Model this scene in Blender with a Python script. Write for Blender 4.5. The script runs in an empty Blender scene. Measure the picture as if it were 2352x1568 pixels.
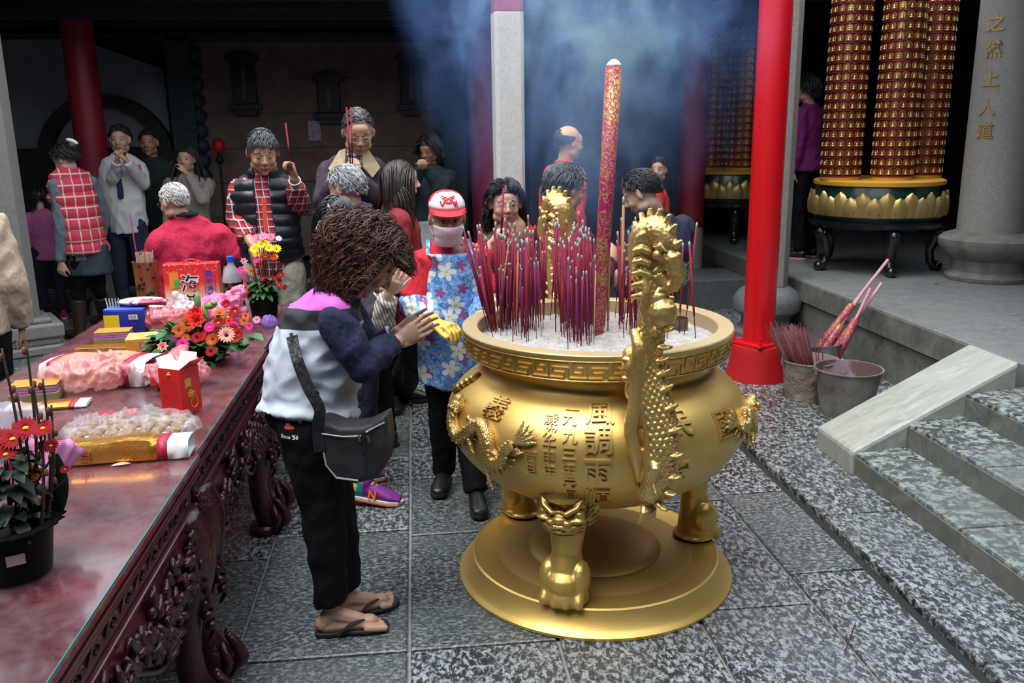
import bpy, bmesh, math, random
from mathutils import Vector as V, Matrix, Euler, noise
random.seed(7)
sc = bpy.context.scene
COL = sc.collection
R = math.radians
PI = math.pi

# ---------------------------------------------------------------- camera
CAM = V((0, 0, 1.70)); FPX = 2000.0
PITCH, ROLL, YAW = R(13.6), R(0.8), R(6.15)
cf = V((math.sin(YAW)*math.cos(PITCH), math.cos(YAW)*math.cos(PITCH), -math.sin(PITCH)))
_r = V((math.cos(YAW), -math.sin(YAW), 0)); _u = _r.cross(cf)
cr = _r*math.cos(ROLL) - _u*math.sin(ROLL); cu = cr.cross(cf)
cam_d = bpy.data.cameras.new('camera'); cam = bpy.data.objects.new('camera', cam_d); COL.objects.link(cam)
mw = Matrix((cr, cu, -cf)).transposed().to_4x4(); mw.translation = CAM
cam.matrix_world = mw
cam_d.sensor_width = 36; cam_d.lens = FPX/2352*36; cam_d.clip_start = .05; cam_d.clip_end = 100
cam_d.dof.use_dof = True; cam_d.dof.focus_distance = 3.0; cam_d.dof.aperture_fstop = 14.0
sc.camera = cam
# survey helpers: where the sight line through a photo pixel meets height z / depth y
def Pz(px, py, z=0.0):
    d = cf + cr*((px-1176)/FPX) - cu*((py-784)/FPX); return CAM + d*((z-CAM.z)/d.z)
def Py(px, py, y):
    d = cf + cr*((px-1176)/FPX) - cu*((py-784)/FPX); return CAM + d*(y/d.y)

# ---------------------------------------------------------------- world, light, exposure
world = bpy.data.worlds.new('overcast'); sc.world = world; world.use_nodes = True
bg = world.node_tree.nodes['Background']; bg.inputs[0].default_value = (.80, .89, 1.0, 1); bg.inputs[1].default_value = 2.6
sun_d = bpy.data.lights.new('soft_sun', 'SUN'); sun = bpy.data.objects.new('soft_sun', sun_d); COL.objects.link(sun)
sun_d.energy = 3.2; sun_d.angle = R(38); sun_d.color = (1.0, .97, .93)
sun.rotation_euler = V((.30, .22, -1.0)).to_track_quat('-Z', 'Y').to_euler()
sc.view_settings.view_transform = 'Standard'; sc.view_settings.look = 'None'
sc.view_settings.exposure = 0.0; sc.view_settings.gamma = 1.0; sc.view_settings.use_curve_mapping = False
sc.cycles.max_bounces = 6; sc.cycles.diffuse_bounces = 3; sc.cycles.glossy_bounces = 3
sc.cycles.transmission_bounces = 5; sc.cycles.transparent_max_bounces = 10; sc.cycles.volume_bounces = 0
sc.cycles.caustics_reflective = False; sc.cycles.caustics_refractive = False
sc.cycles.volume_step_rate = 2.0; sc.cycles.volume_max_steps = 64; sc.cycles.sample_clamp_indirect = 6

# ---------------------------------------------------------------- materials
MATS = {}
def nd(nt, typ, **kw):
    n = nt.nodes.new(typ)
    for k, v in kw.items(): setattr(n, k, v)
    return n
def new_mat(name):
    m = bpy.data.materials.new(name); m.use_nodes = True; MATS[name] = m
    nt = m.node_tree; b = nt.nodes['Principled BSDF']; return m, nt, b
def rgba(c): return (c[0], c[1], c[2], 1)
def coords(nt, scale=(1, 1, 1), kind='Object'):
    tc = nd(nt, 'ShaderNodeTexCoord'); mp = nd(nt, 'ShaderNodeMapping'); mp.inputs['Scale'].default_value = scale
    nt.links.new(tc.outputs[kind], mp.inputs[0]); return mp.outputs[0]
def tnoise(nt, co, scale, detail=4, rough=.6, dist=0):
    n = nd(nt, 'ShaderNodeTexNoise'); n.inputs['Scale'].default_value = scale; n.inputs['Detail'].default_value = detail
    n.inputs['Roughness'].default_value = rough; n.inputs['Distortion'].default_value = dist
    nt.links.new(co, n.inputs['Vector']); return n.outputs['Fac']
def ramp(nt, fac, stops):
    r = nd(nt, 'ShaderNodeValToRGB'); e = r.color_ramp.elements
    while len(e) < len(stops): e.new(.5)
    for i, (p, c) in enumerate(stops): e[i].position = p; e[i].color = rgba(c) if not isinstance(c, (int, float)) else (c, c, c, 1)
    nt.links.new(fac, r.inputs[0]); return r.outputs[0]
def mix(nt, a, b, fac, mode='MIX'):
    m = nd(nt, 'ShaderNodeMixRGB', blend_type=mode)
    for i, x in ((0, fac), (1, a), (2, b)):
        if hasattr(x, 'is_linked') or isinstance(x, bpy.types.NodeSocket): nt.links.new(x, m.inputs[i])
        elif i == 0: m.inputs[0].default_value = x
        else: m.inputs[i].default_value = rgba(x)
    return m.outputs[0]
def math_(nt, op, a, b=None, c=None):
    m = nd(nt, 'ShaderNodeMath', operation=op)
    for i, x in enumerate((a, b, c)):
        if x is None: continue
        if isinstance(x, bpy.types.NodeSocket): nt.links.new(x, m.inputs[i])
        else: m.inputs[i].default_value = x
    return m.outputs[0]
def bump(nt, b, h, strength=.3, dist=.01):
    n = nd(nt, 'ShaderNodeBump'); n.inputs['Strength'].default_value = strength; n.inputs['Distance'].default_value = dist
    nt.links.new(h, n.inputs['Height']); nt.links.new(n.outputs[0], b.inputs['Normal'])
def mat(name, col, rough=.6, metal=0.0, col2=None, vs=8, contrast=(.35, .65), bmp=0, bs=60, stretch=(1, 1, 1), spec=.5, coat=0, sheen=0, sss=0, trans=0, alpha=1, detail=4, bd=.01):
    if name in MATS: return MATS[name]
    m, nt, b = new_mat(name)
    b.inputs['Base Color'].default_value = rgba(col); b.inputs['Roughness'].default_value = rough
    b.inputs['Metallic'].default_value = metal; b.inputs['Specular IOR Level'].default_value = spec
    b.inputs['Coat Weight'].default_value = coat; b.inputs['Coat Roughness'].default_value = .12
    if sheen: b.inputs['Sheen Weight'].default_value = sheen
    if trans: b.inputs['Transmission Weight'].default_value = trans
    if alpha < 1: b.inputs['Alpha'].default_value = alpha
    if sss: b.inputs['Subsurface Weight'].default_value = sss; b.inputs['Subsurface Radius'].default_value = (.02, .008, .005); b.inputs['Subsurface Scale'].default_value = .5
    if col2 is not None or bmp:
        co = coords(nt, stretch)
        if col2 is not None:
            f = tnoise(nt, co, vs, detail); nt.links.new(ramp(nt, f, [(contrast[0], col), (contrast[1], col2)]), b.inputs['Base Color'])
        if bmp: bump(nt, b, tnoise(nt, co, bs, 3), bmp, bd)
    return m

# ---------------------------------------------------------------- mesh builder
def frame(d, up=V((0, 0, 1))):
    d = d.normalized()
    if abs(d.dot(up)) > .97: up = V((0, 1, 0)) if abs(d.y) < .9 else V((1, 0, 0))
    x = up.cross(d).normalized(); return x, d.cross(x).normalized(), d
class MB:
    def __init__(s): s.v = []; s.f = []; s.m = []
    def add(s, vs, fs, mi=0):
        o = len(s.v); s.v += [V(p) for p in vs]; s.f += [tuple(i+o for i in f) for f in fs]; s.m += [mi]*len(fs); return s
    def box(s, c, size, rot=None, mi=0):
        c = V(c); vs = []
        for k in (-.5, .5):
            for j in (-.5, .5):
                for i in (-.5, .5):
                    p = V((i*size[0], j*size[1], k*size[2])); vs.append(c+(rot @ p if rot else p))
        return s.add(vs, [(0, 2, 3, 1), (4, 5, 7, 6), (0, 1, 5, 4), (2, 6, 7, 3), (0, 4, 6, 2), (1, 3, 7, 5)], mi)
    def bb(s, x0, x1, y0, y1, z0, z1, mi=0): return s.box(((x0+x1)/2, (y0+y1)/2, (z0+z1)/2), (x1-x0, y1-y0, z1-z0), None, mi)
    def rings(s, rs, mi=0, close=True, caps=True):
        o = len(s.v); n = len(rs[0])
        for r in rs: s.v += [V(p) for p in r]
        for k in range(len(rs)-1):
            for i in range(n if close else n-1):
                a = o+k*n+i; b = o+k*n+(i+1) % n; s.f.append((a, b, b+n, a+n)); s.m.append(mi)
        if caps and close:
            s.f.append(tuple(o+i for i in range(n))[::-1]); s.m.append(mi)
            e = o+(len(rs)-1)*n; s.f.append(tuple(e+i for i in range(n))); s.m.append(mi)
        return s
    def tube(s, pts, rad, n=8, mi=0, caps=True, flat=1.0, up=None):
        pts = [V(p) for p in pts]; N = len(pts)
        if not hasattr(rad, '__len__'): rad = [rad]*N
        rs = []; x = None
        for i, p in enumerate(pts):
            t = (pts[min(i+1, N-1)]-pts[max(i-1, 0)])
            if t.length < 1e-9: t = V((0, 0, 1))
            t.normalize()
            if x is None: x, y, _ = frame(t, up or V((0, 0, 1)))
            else:
                x = x-t*x.dot(t)
                if x.length < 1e-6: x, y, _ = frame(t)
                x.normalize(); y = t.cross(x)
            rs.append([p+(x*math.cos(2*PI*k/n)+y*math.sin(2*PI*k/n)*flat)*rad[i] for k in range(n)])
        return s.rings(rs, mi, True, caps)
    def caps_(s, a, b, ra, rb, n=12, mi=0):          # capsule with two radii
        a = V(a); b = V(b); d = (b-a)
        if d.length < 1e-6: return s.ell(a, (ra,)*3, mi=mi)
        d.normalize(); pts = []; rad = []
        for t in (80, 55, 25): pts.append(a-d*ra*math.sin(R(t))); rad.append(ra*math.cos(R(t)))
        pts += [a, b]; rad += [ra, rb]
        for t in (25, 55, 80): pts.append(b+d*rb*math.sin(R(t))); rad.append(rb*math.cos(R(t)))
        return s.tube(pts, rad, n, mi)
    def lathe(s, prof, n=32, M=None, mi=0, caps=True):
        M = M or Matrix()
        return s.rings([[M @ V((r*math.cos(2*PI*k/n), r*math.sin(2*PI*k/n), z)) for k in range(n)] for r, z in prof], mi, True, caps)
    def ell(s, c, r, rot=None, seg=14, rg=8, mi=0):
        c = V(c); rs = []
        if not hasattr(r, '__len__'): r = (r, r, r)
        for j in range(rg+1):
            t = -PI/2+PI*(j+.02 if j == 0 else (j-.02 if j == rg else j))/rg
            ring = []
            for k in range(seg):
                p = V((r[0]*math.cos(t)*math.cos(2*PI*k/seg), r[1]*math.cos(t)*math.sin(2*PI*k/seg), r[2]*math.sin(t)))
                ring.append(c+(rot @ p if rot else p))
            rs.append(ring)
        return s.rings(rs, mi)
    def loft(s, secs, n=24, mi=0, pw=1.0):           # (centre, half-axis x vec, half-axis y vec)
        rs = []
        for c, a, b in secs:
            ring = []
            for k in range(n):
                t = 2*PI*k/n; ca, sa = math.cos(t), math.sin(t)
                ca = math.copysign(abs(ca)**pw, ca); sa = math.copysign(abs(sa)**pw, sa)
                ring.append(V(c)+V(a)*ca+V(b)*sa)
            rs.append(ring)
        return s.rings(rs, mi)
    def prism(s, poly, z0, z1, M=None, mi=0):
        M = M or Matrix(); n = len(poly)
        return s.add([M @ V((x, y, z0)) for x, y in poly]+[M @ V((x, y, z1)) for x, y in poly],
                     [tuple(range(n))[::-1], tuple(range(n, 2*n))]+[(i, (i+1) % n, (i+1) % n+n, i+n) for i in range(n)], mi)
    def xf(s, M):
        s.v = [M @ p for p in s.v]; return s
    def merge(s, o, M=None, mi=None):
        k = len(s.v); s.v += [M @ p if M else V(p) for p in o.v]; s.f += [tuple(i+k for i in f) for f in o.f]
        s.m += [mi if mi is not None else q for q in o.m]; return s
    def mesh(s, name, mats, smooth=True):
        me = bpy.data.meshes.new(name); me.from_pydata([tuple(p) for p in s.v], [], s.f)
        for m in (mats if isinstance(mats, (list, tuple)) else [mats]): me.materials.append(m)
        me.polygons.foreach_set('material_index', s.m)
        me.update(); b = bmesh.new(); b.from_mesh(me); bmesh.ops.recalc_face_normals(b, faces=b.faces); b.to_mesh(me); b.free()
        if smooth:
            me.polygons.foreach_set('use_smooth', [True]*len(me.polygons))
            if smooth != 'all': me.set_sharp_from_angle(angle=R(38))
        return me
    def build(s, name, mats, parent=None, smooth=True, bevel=0, origin=None, **tags):
        me = s.mesh(name, mats, smooth)
        if origin is not None: me.transform(Matrix.Translation(-V(origin)))
        o = bpy.data.objects.new(name, me); COL.objects.link(o)
        if origin is not None: o.location = origin
        if bevel:
            md = o.modifiers.new('bevel', 'BEVEL'); md.width = bevel; md.segments = 2; md.limit_method = 'ANGLE'; md.angle_limit = R(40)
        if parent is not None: adopt(o, parent)
        for k, v in tags.items(): o[k] = v
        return o
def adopt(o, p):
    o.parent = p; o.matrix_parent_inverse = worldm(p).inverted()
def worldm(p):
    m = Matrix.LocRotScale(p.location, p.rotation_euler, p.scale)
    return m if p.parent is None else worldm(p.parent) @ p.matrix_parent_inverse @ m
def empty(name, loc, label=None, category=None, group=None):
    o = bpy.data.objects.new(name, None); COL.objects.link(o); o.location = loc; o.empty_display_size = .1
    return tag(o, label, category, group)
def tag(o, label=None, category=None, group=None, kind=None):
    for k, v in (('label', label), ('category', category), ('group', group), ('kind', kind)):
        if v: o[k] = v
    return o
def remesh(mb, name, mats, vox=.01, sm=4, parent=None, fn=None, bevel=0, **tags):
    """one continuous skin over everything in mb; fn(p, n) may displace it"""
    me = bpy.data.meshes.new(name); me.from_pydata([tuple(p) for p in mb.v], [], mb.f)
    b = bmesh.new(); b.from_mesh(me); bmesh.ops.recalc_face_normals(b, faces=b.faces); b.to_mesh(me); b.free()
    o = bpy.data.objects.new(name, me); COL.objects.link(o)
    md = o.modifiers.new('r', 'REMESH'); md.mode = 'VOXEL'; md.voxel_size = vox
    if sm: sd = o.modifiers.new('s', 'SMOOTH'); sd.iterations = sm; sd.factor = .5
    dg = bpy.context.evaluated_depsgraph_get(); dg.update()
    m2 = bpy.data.meshes.new_from_object(o.evaluated_get(dg)); m2.name = name
    o.modifiers.clear(); o.data = m2; bpy.data.meshes.remove(me)
    for m in (mats if isinstance(mats, (list, tuple)) else [mats]): m2.materials.append(m)
    if fn:
        ns = [v.normal.copy() for v in m2.vertices]
        for v, n in zip(m2.vertices, ns): v.co = fn(v.co, n)
    m2.polygons.foreach_set('use_smooth', [True]*len(m2.polygons)); m2.update()
    if parent is not None: adopt(o, parent)
    for k, v in tags.items(): o[k] = v
    return o
def copy_tree(o, parent=None):
    c = o.copy(); COL.objects.link(c)
    if parent: c.parent = parent
    for ch in [x for x in KIDS.get(o.name, [])] or list(o.children): copy_tree(ch, c)
    return c
KIDS = {}
def arc(a, b, h, n=8):                                # points a->b bulging by vector h
    a, b, h = V(a), V(b), V(h); return [a.lerp(b, i/n)+h*math.sin(PI*i/n) for i in range(n+1)]
def spline(pts, n=6):                                 # catmull-rom through pts
    P = [V(p) for p in pts]; out = []
    for i in range(len(P)-1):
        a, b, c, d = P[max(i-1, 0)], P[i], P[i+1], P[min(i+2, len(P)-1)]
        for k in range(n):
            t = k/n; out.append(.5*((2*b)+(c-a)*t+(2*a-5*b+4*c-d)*t*t+(3*b-a-3*c+d)*t**3))
    return out+[P[-1]]
def lerpl(vals, n):                                   # resample a radius list to n values
    out = []
    for i in range(n):
        t = i/(n-1)*(len(vals)-1); k = min(int(t), len(vals)-2); out.append(vals[k]*(1-(t-k))+vals[k+1]*(t-k))
    return out
def text_mb(s, size, depth=.004, offset=0, sub=0):
    """lettering as a solid, centred on the origin in the XY plane"""
    cu_ = bpy.data.curves.new('t', 'FONT'); cu_.body = s; cu_.size = size; cu_.extrude = depth/2; cu_.offset = offset*size
    cu_.align_x = 'CENTER'; cu_.align_y = 'CENTER'; cu_.resolution_u = 3
    o = bpy.data.objects.new('t', cu_); COL.objects.link(o)
    dg = bpy.context.evaluated_depsgraph_get(); dg.update()
    me = bpy.data.meshes.new_from_object(o.evaluated_get(dg))
    b = bmesh.new(); b.from_mesh(me)
    if sub: 
        bmesh.ops.triangulate(b, faces=b.faces)
        bmesh.ops.subdivide_edges(b, edges=[e for e in b.edges if e.calc_length() > size/sub], cuts=1, use_grid_fill=False)
    m = MB(); b.verts.index_update()
    m.add([v.co.copy() for v in b.verts], [tuple(v.index for v in f.verts) for f in b.faces]); b.free()
    bpy.data.objects.remove(o); bpy.data.curves.remove(cu_); bpy.data.meshes.remove(me)
    if m.v:
        xs = [p.x for p in m.v]; ys = [p.y for p in m.v]; c = V(((min(xs)+max(xs))/2, (min(ys)+max(ys))/2, 0)); m.v = [p-c for p in m.v]
    return m
# ================================================================ setting
def stone(name, dark, light, vs=28, contrast=(.42, .62), rough=.55, bmp=.35, stretch=(1, 1, 1), wet=.0, speck=None, k=.75):
    m, nt, b = new_mat(name); co = coords(nt, stretch)
    f = tnoise(nt, co, vs, 6, .7, .6); big = tnoise(nt, co, 1.7, 3, .5)
    c = ramp(nt, f, [(contrast[0], dark), (contrast[1], light)])
    c = mix(nt, c, tuple((d*.6+l*.4) for d, l in zip(dark, light)), ramp(nt, big, [(.40, 0.0), (.68, k)]))
    if speck: c = mix(nt, c, speck, ramp(nt, tnoise(nt, co, vs*4, 2), [(.62, 0.0), (.70, .7)]))
    nt.links.new(c, b.inputs['Base Color'])
    nt.links.new(ramp(nt, tnoise(nt, co, 9, 4), [(.3, max(.12, rough-.25)), (.75, rough)]), b.inputs['Roughness'])
    b.inputs['Specular IOR Level'].default_value = .6; bump(nt, b, f, bmp, .006); return m
slab_m = stone('wet_paving_stone', (.016, .020, .022), (.33, .36, .375), 34, (.47, .58), .36, .6, (1.6, 1, 1), k=.35)
slab2_m = stone('worn_paving_stone', (.030, .038, .038), (.27, .30, .30), 52, (.48, .60), .40, .35, (1, 1.6, 1), k=.45)
joint_m = mat('pale_joint_mortar', (.20, .195, .19), .85, col2=(.30, .29, .28), vs=30, bmp=.4)
stair_m = stone('greenish_step_stone', (.035, .045, .042), (.30, .34, .33), 26, (.46, .58), .5, .4)
riser_m = stone('dull_riser_stone', (.07, .075, .06), (.20, .20, .17), 9, (.35, .7), .75, .4)  # duller, rougher stone used on the upright faces only
coping_m = stone('pale_coping_stone', (.25, .26, .23), (.42, .43, .39), 7, (.35, .7), .6, .3, (1, 3, 1))
plat_m = stone('platform_stone', (.13, .14, .14), (.24, .25, .25), 30, (.35, .7), .55, .25)
granite_m = stone('speckled_granite', (.20, .185, .165), (.36, .34, .31), 60, (.3, .7), .7, .3, speck=(.07, .06, .055))
dstone_m = stone('dark_granite', (.07, .075, .08), (.15, .16, .17), 30, (.3, .7), .65, .3)

# floor: every slab cut and set, mortar between
fl = MB(); fl.bb(-8, 9, -3, 14, -.12, -.018, 1)
rnd = random.Random(3)
colsx = [-7.6+.58*i for i in range(12)]+[-.66, -.08, .43, .95, 1.40, 1.715]
for i in range(len(colsx)-1):
    x0, x1 = colsx[i], colsx[i+1]
    if x1 - x0 < .2: continue
    ys = {-.66: [-3, -1.2, -.2, .75, 1.70, 2.64, 3.57, 4.45, 5.3], -.08: [-3, -.9, 0, .85, 1.75, 2.64, 3.51, 4.15, 4.9]}.get(x0)
    if ys is None: ys = [-3+rnd.random()*.5]
    while ys[-1] < 13.5: ys.append(ys[-1]+.75+rnd.random()*.35)
    for a, b_ in zip(ys, ys[1:]):
        g = .0065; t = [rnd.uniform(-.004, 0) for _ in range(4)]; mi = 0 if rnd.random() < .7 else 2
        q = [(x0+g, a+g), (x1-g, a+g), (x1-g, b_-g), (x0+g, b_-g)]
        fl.add([(x, y, -.05) for x, y in q]+[(x, y, t[k]-.004) for k, (x, y) in enumerate(q)]+[(x+(.005 if k in (0, 3) else -.005), y+(.005 if k < 2 else -.005), t[k]) for k, (x, y) in enumerate(q)],
               [(0, 1, 5, 4), (1, 2, 6, 5), (2, 3, 7, 6), (3, 0, 4, 7), (4, 5, 9, 8), (5, 6, 10, 9), (6, 7, 11, 10), (7, 4, 8, 11), (8, 9, 10, 11)], mi)
fl.bb(1.712, 1.762, -3, 13, -.019, -.0175, 3); fl.build('floor', [slab_m, joint_m, slab2_m, mat('groove_dark_strip', (.012, .012, .011), .8)], smooth=False, kind='structure')  # near-black strip laid along the bottom of the groove
# kerb strip beside the drain groove
kb = MB(); ys = [-3, -1.6, -.4, .75, 1.6, 2.30, 3.42, 4.42, 5.2, 6.1, 7.0, 8.2, 9.5, 11, 13]
for a, b_ in zip(ys, ys[1:]): kb.bb(1.755, 2.16, a+.004, b_-.004, -.06, .018)
for a, b_ in zip([4.4, 5.3, 6.3, 7.4, 8.6, 10], [5.3, 6.3, 7.4, 8.6, 10, 13]): kb.bb(2.168, 3.15, a+.005, b_-.005, -.06, .014)
kb.build('trim_kerb', slab_m, smooth=False, bevel=.012, kind='structure')
# steps up to the right hall
st = MB()
NOSE = [(2.12, .13), (2.41, .255), (2.74, .375)]
for k, (x, z) in enumerate(NOSE):
    z0 = 0 if k == 0 else NOSE[k-1][1]; ys = [-1.5, -.2, .9+.2*k, 2.1-.25*k, 3.0+.3*k, 3.90+.06*k]
    for a, b_ in zip(ys, ys[1:]): st.bb(x, 3.155, a+.003, b_-.003, z0-.03, z)
st.build('stone_steps', stair_m, smooth=False, bevel=.012, kind='structure')
rs = MB()
for k, (x, z) in enumerate(NOSE):
    z0 = 0 if k == 0 else NOSE[k-1][1]; rs.bb(x-.006, x+.01, -1.5, 3.90+.06*k, z0, z-.02)
rs.build('trim_risers', riser_m, smooth=False, kind='structure')
# sloping coping at the end of the steps
cp = MB(); a0, a1, b0, b1 = V((2.10, 3.84, .135)), V((2.10, 4.24, .135)), V((3.05, 4.00, .515)), V((3.05, 4.42, .515))
low = [V((p.x, p.y, 0)) for p in (a0, a1, b1, b0)]
cp.add([a0, a1, b1, b0]+low, [(0, 1, 2, 3), (7, 6, 5, 4), (0, 3, 7, 4), (3, 2, 6, 7), (2, 1, 5, 6), (1, 0, 4, 5)])
cp.build('stair_coping', coping_m, smooth=False, bevel=.02, kind='structure')
# platform of the right hall
pf = MB(); ys = [-1.5, .4, 1.9, 3.4, 4.9, 6.2, 7.6, 9.2, 11, 13]
for a, b_ in zip(ys, ys[1:]):
    pf.bb(3.15, 3.72, a+.004, b_-.004, .30, .47); pf.bb(3.17, 3.8, a+.6, b_+.6, 0, .295)
    for x in (3.725, 4.62, 5.6, 6.6): pf.bb(x, x+.89, a+.4, b_+.39, .30, .466)
pf.build('platform_floor', plat_m, smooth=False, bevel=.008, kind='structure')
pr = MB(); pr.bb(3.14, 3.152, 4.5, 13, .30, .455); pr.bb(3.162, 3.172, 4.5, 13, 0, .285)
pr.build('trim_platform_face', riser_m, smooth=False, kind='structure')
bs = MB(); b0_ = Pz(1585, 668, 0); bs.bb(2.55, 3.14, 7.9, 8.6, 0, .30); bs.bb(1.9, 3.14, 8.62, 9.3, 0, .16)
bs.build('stone_block_step', dstone_m, smooth=False, bevel=.01, kind='structure')

# roofs round the open court
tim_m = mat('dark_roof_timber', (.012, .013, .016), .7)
def roof(name, x0, x1, y0, y1, z):
    r = MB(); r.bb(x0, x1, y0, y1, z, z+.1)
    n = int((y1-y0)/.6)
    for i in range(n): r.bb(x0, x1, y0+.6*i+.2, y0+.6*i+.3, z-.12, z+.02)
    return r.build(name, tim_m, smooth=False, kind='structure')
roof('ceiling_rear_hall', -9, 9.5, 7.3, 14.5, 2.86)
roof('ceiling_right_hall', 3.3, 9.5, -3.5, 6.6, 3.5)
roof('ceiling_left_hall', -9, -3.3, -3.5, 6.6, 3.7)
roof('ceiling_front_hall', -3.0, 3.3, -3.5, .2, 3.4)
bm_ = MB(); bm_.bb(-9, 2.9, 8.3, 8.5, 2.70, 3.3); bm_.bb(-9, 2.9, 9.9, 10.1, 2.72, 3.4); bm_.bb(-9, 2.9, 7.25, 7.4, 2.76, 3.4)
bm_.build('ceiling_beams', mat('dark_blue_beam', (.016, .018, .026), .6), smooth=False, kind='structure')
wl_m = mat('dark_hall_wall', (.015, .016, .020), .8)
def wall(name, *a, m=wl_m):
    w = MB(); w.bb(*a); return w.build(name, m, smooth=False, kind='structure')
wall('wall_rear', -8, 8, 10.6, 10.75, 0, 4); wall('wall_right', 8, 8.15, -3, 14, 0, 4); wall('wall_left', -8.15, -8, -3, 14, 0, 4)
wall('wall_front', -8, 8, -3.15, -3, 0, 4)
# rear wall: plaster bay with round moon arch
plaster = mat('grey_plaster', (.30, .31, .33), .9, col2=(.24, .25, .27), vs=1.5)
w = MB()
prof = [(-5.8, 1.5), (-2.74, 1.5), (-2.74, 2.42), (-3.55, 2.72), (-5.8, 2.95)]  # sloping top edge follows a shadow line: shade built into the outline
w.prism(prof, 0, .06, Matrix(((1, 0, 0, 0), (0, 0, -1, 10.6), (0, 1, 0, 0), (0, 0, 0, 1))))
w.build('wall_rear_plaster', plaster, smooth=False, kind='structure')
ar = MB(); ac = V((-3.42, 10.5, 1.42))
for r0, r1, yy in ((.60, .74, .10),):
    rgs = []
    for i in range(41):
        t = PI*i/40; d = V((math.cos(t), 0, math.sin(t))); rgs.append([ac+d*r0+V((0, -yy, 0)), ac+d*r1+V((0, -yy, 0)), ac+d*r1+V((0, .1, 0)), ac+d*r0+V((0, .1, 0))])
    ar.rings(rgs)
ar.build('moon_arch', mat('dark_arch_stone', (.02, .019, .022), .6), smooth=False, kind='structure')
ar = MB(); ar.bb(-5.8, -2.74, 10.42, 10.6, 0, 1.58); ar.build('wall_rear_wainscot', mat('dark_wainscot', (.022, .014, .016), .7), smooth=False, kind='structure')
# relief stone screen inside a carved frame
m, nt, b = new_mat('brown_relief_stone'); co = coords(nt)
sx = nd(nt, 'ShaderNodeSeparateXYZ'); nt.links.new(co, sx.inputs[0])
crs = math_(nt, 'FRACT', math_(nt, 'MULTIPLY', sx.outputs[2], 2.6)); line = ramp(nt, crs, [(0, .35), (.04, 1.0)])
c = ramp(nt, tnoise(nt, co, 5, 6), [(.3, (.15, .095, .08)), (.7, (.24, .16, .13))]); nt.links.new(mix(nt, c, line, 1.0, 'MULTIPLY'), b.inputs['Base Color'])
b.inputs['Roughness'].default_value = .8; bump(nt, b, line, .6, .02)
wall('wall_rear_screen', -2.45, .45, 10.44, 10.6, .3, 2.75, m=m)
fr_m = mat('dark_teal_carving', (.018, .045, .05), .5, bmp=1, bs=40)
fr = MB(); fr.bb(-2.75, .80, 10.30, 10.52, 2.70, 2.98)
for sgn, xc in ((1, -2.52), (-1, .48)):
    fr.bb(xc-.13, xc+.13, 10.30, 10.55, 0, 2.75)
    for k in range(9): fr.ell((xc+sgn*.14, 10.40, 1.25+k*.165), (.10, .06, .09), seg=10, rg=6)
rr = random.Random(5)
for k in range(46): fr.ell((-2.7+k*.076, 10.30, 2.84+.06*math.sin(k*1.3)), (.05, .03, .045), seg=8, rg=5)
fr.build('trim_carved_frame', fr_m, kind='structure')
# panelled grey wall behind the smoke
gp = MB(); gp.bb(1.35, 3.25, 10.35, 10.6, 0, 3.1)
for z in (.95, 1.72, 1.95, 2.5): gp.bb(1.35, 3.25, 10.31, 10.36, z, z+.03)
gp.build('wall_rear_panel', mat('slate_panel', (.09, .10, .125), .7), smooth=False, kind='structure')
for i, (px, pt, pb, wd, hh) in enumerate(((555, 120, 240, .26, 1), (752, 168, 260, .25, 1), (940, 120, 240, .24, 1))):
    t_, bt = Py(px, pt, 10.4), Py(px, pb, 10.4); o = empty('wall_plaque', (t_.x, 10.44, bt.z), ('leftmost dark hanging plaque on the brown stone screen', 'middle dark plaque set lower on the brown stone screen', 'rightmost dark hanging plaque on the brown stone screen, nearest the smoke')[i], 'plaque')
    q = MB(); q.bb(t_.x-wd/2, t_.x+wd/2, 10.38, 10.44, bt.z, t_.z-.08); q.build('board', mat('black_board', (.012, .012, .014), .5), o, False, .01)
    q = MB(); q.prism([(-wd*.75, 0), (wd*.75, 0), (wd*.6, .06), (wd*.2, .10), (-wd*.2, .10), (-wd*.6, .06)], 0, .07, Matrix(((1, 0, 0, t_.x), (0, 0, -1, 10.44), (0, 1, 0, t_.z-.09), (0, 0, 0, 1))))
    q.build('roof_crest', mat('black_board', 0), o, False, .005)
    q = MB(); q.bb(t_.x-wd*.7, t_.x+wd*.7, 10.34, 10.44, bt.z-.06, bt.z); q.bb(t_.x-wd*.5, t_.x+wd*.5, 10.36, 10.44, bt.z-.12, bt.z-.06); q.build('ledge', mat('black_board', 0), o, False, .005)
    q = MB(); q.bb(t_.x-.02, t_.x+.02, 10.372, 10.38, bt.z+.05, t_.z-.16); q.build('inscription_strip', mat('dull_gilt', (.10, .07, .04), .5), o, False)

# ---- columns
def sqcol(name, c, w, z0, z1, m, yaw=0, fillet=.15, parent=None, kind=None):
    q = MB(); h = w/2; f = w*fillet; poly = [(-h+f, -h), (h-f, -h), (h, -h+f), (h, h-f), (h-f, h), (-h+f, h), (-h, h-f), (-h, -h+f)]
    M = Matrix.Translation((c[0], c[1], 0)) @ Matrix.Rotation(yaw, 4, 'Z'); q.prism(poly, z0, z1, M)
    return q.build(name, m, parent, False, .006, **({'kind': kind} if kind else {}))
red_d = mat('old_red_lacquer', (.22, .008, .022), .5, col2=(.30, .012, .03), vs=3)
purple_d = mat('faded_red_lacquer', (.26, .02, .06), .5)
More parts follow.
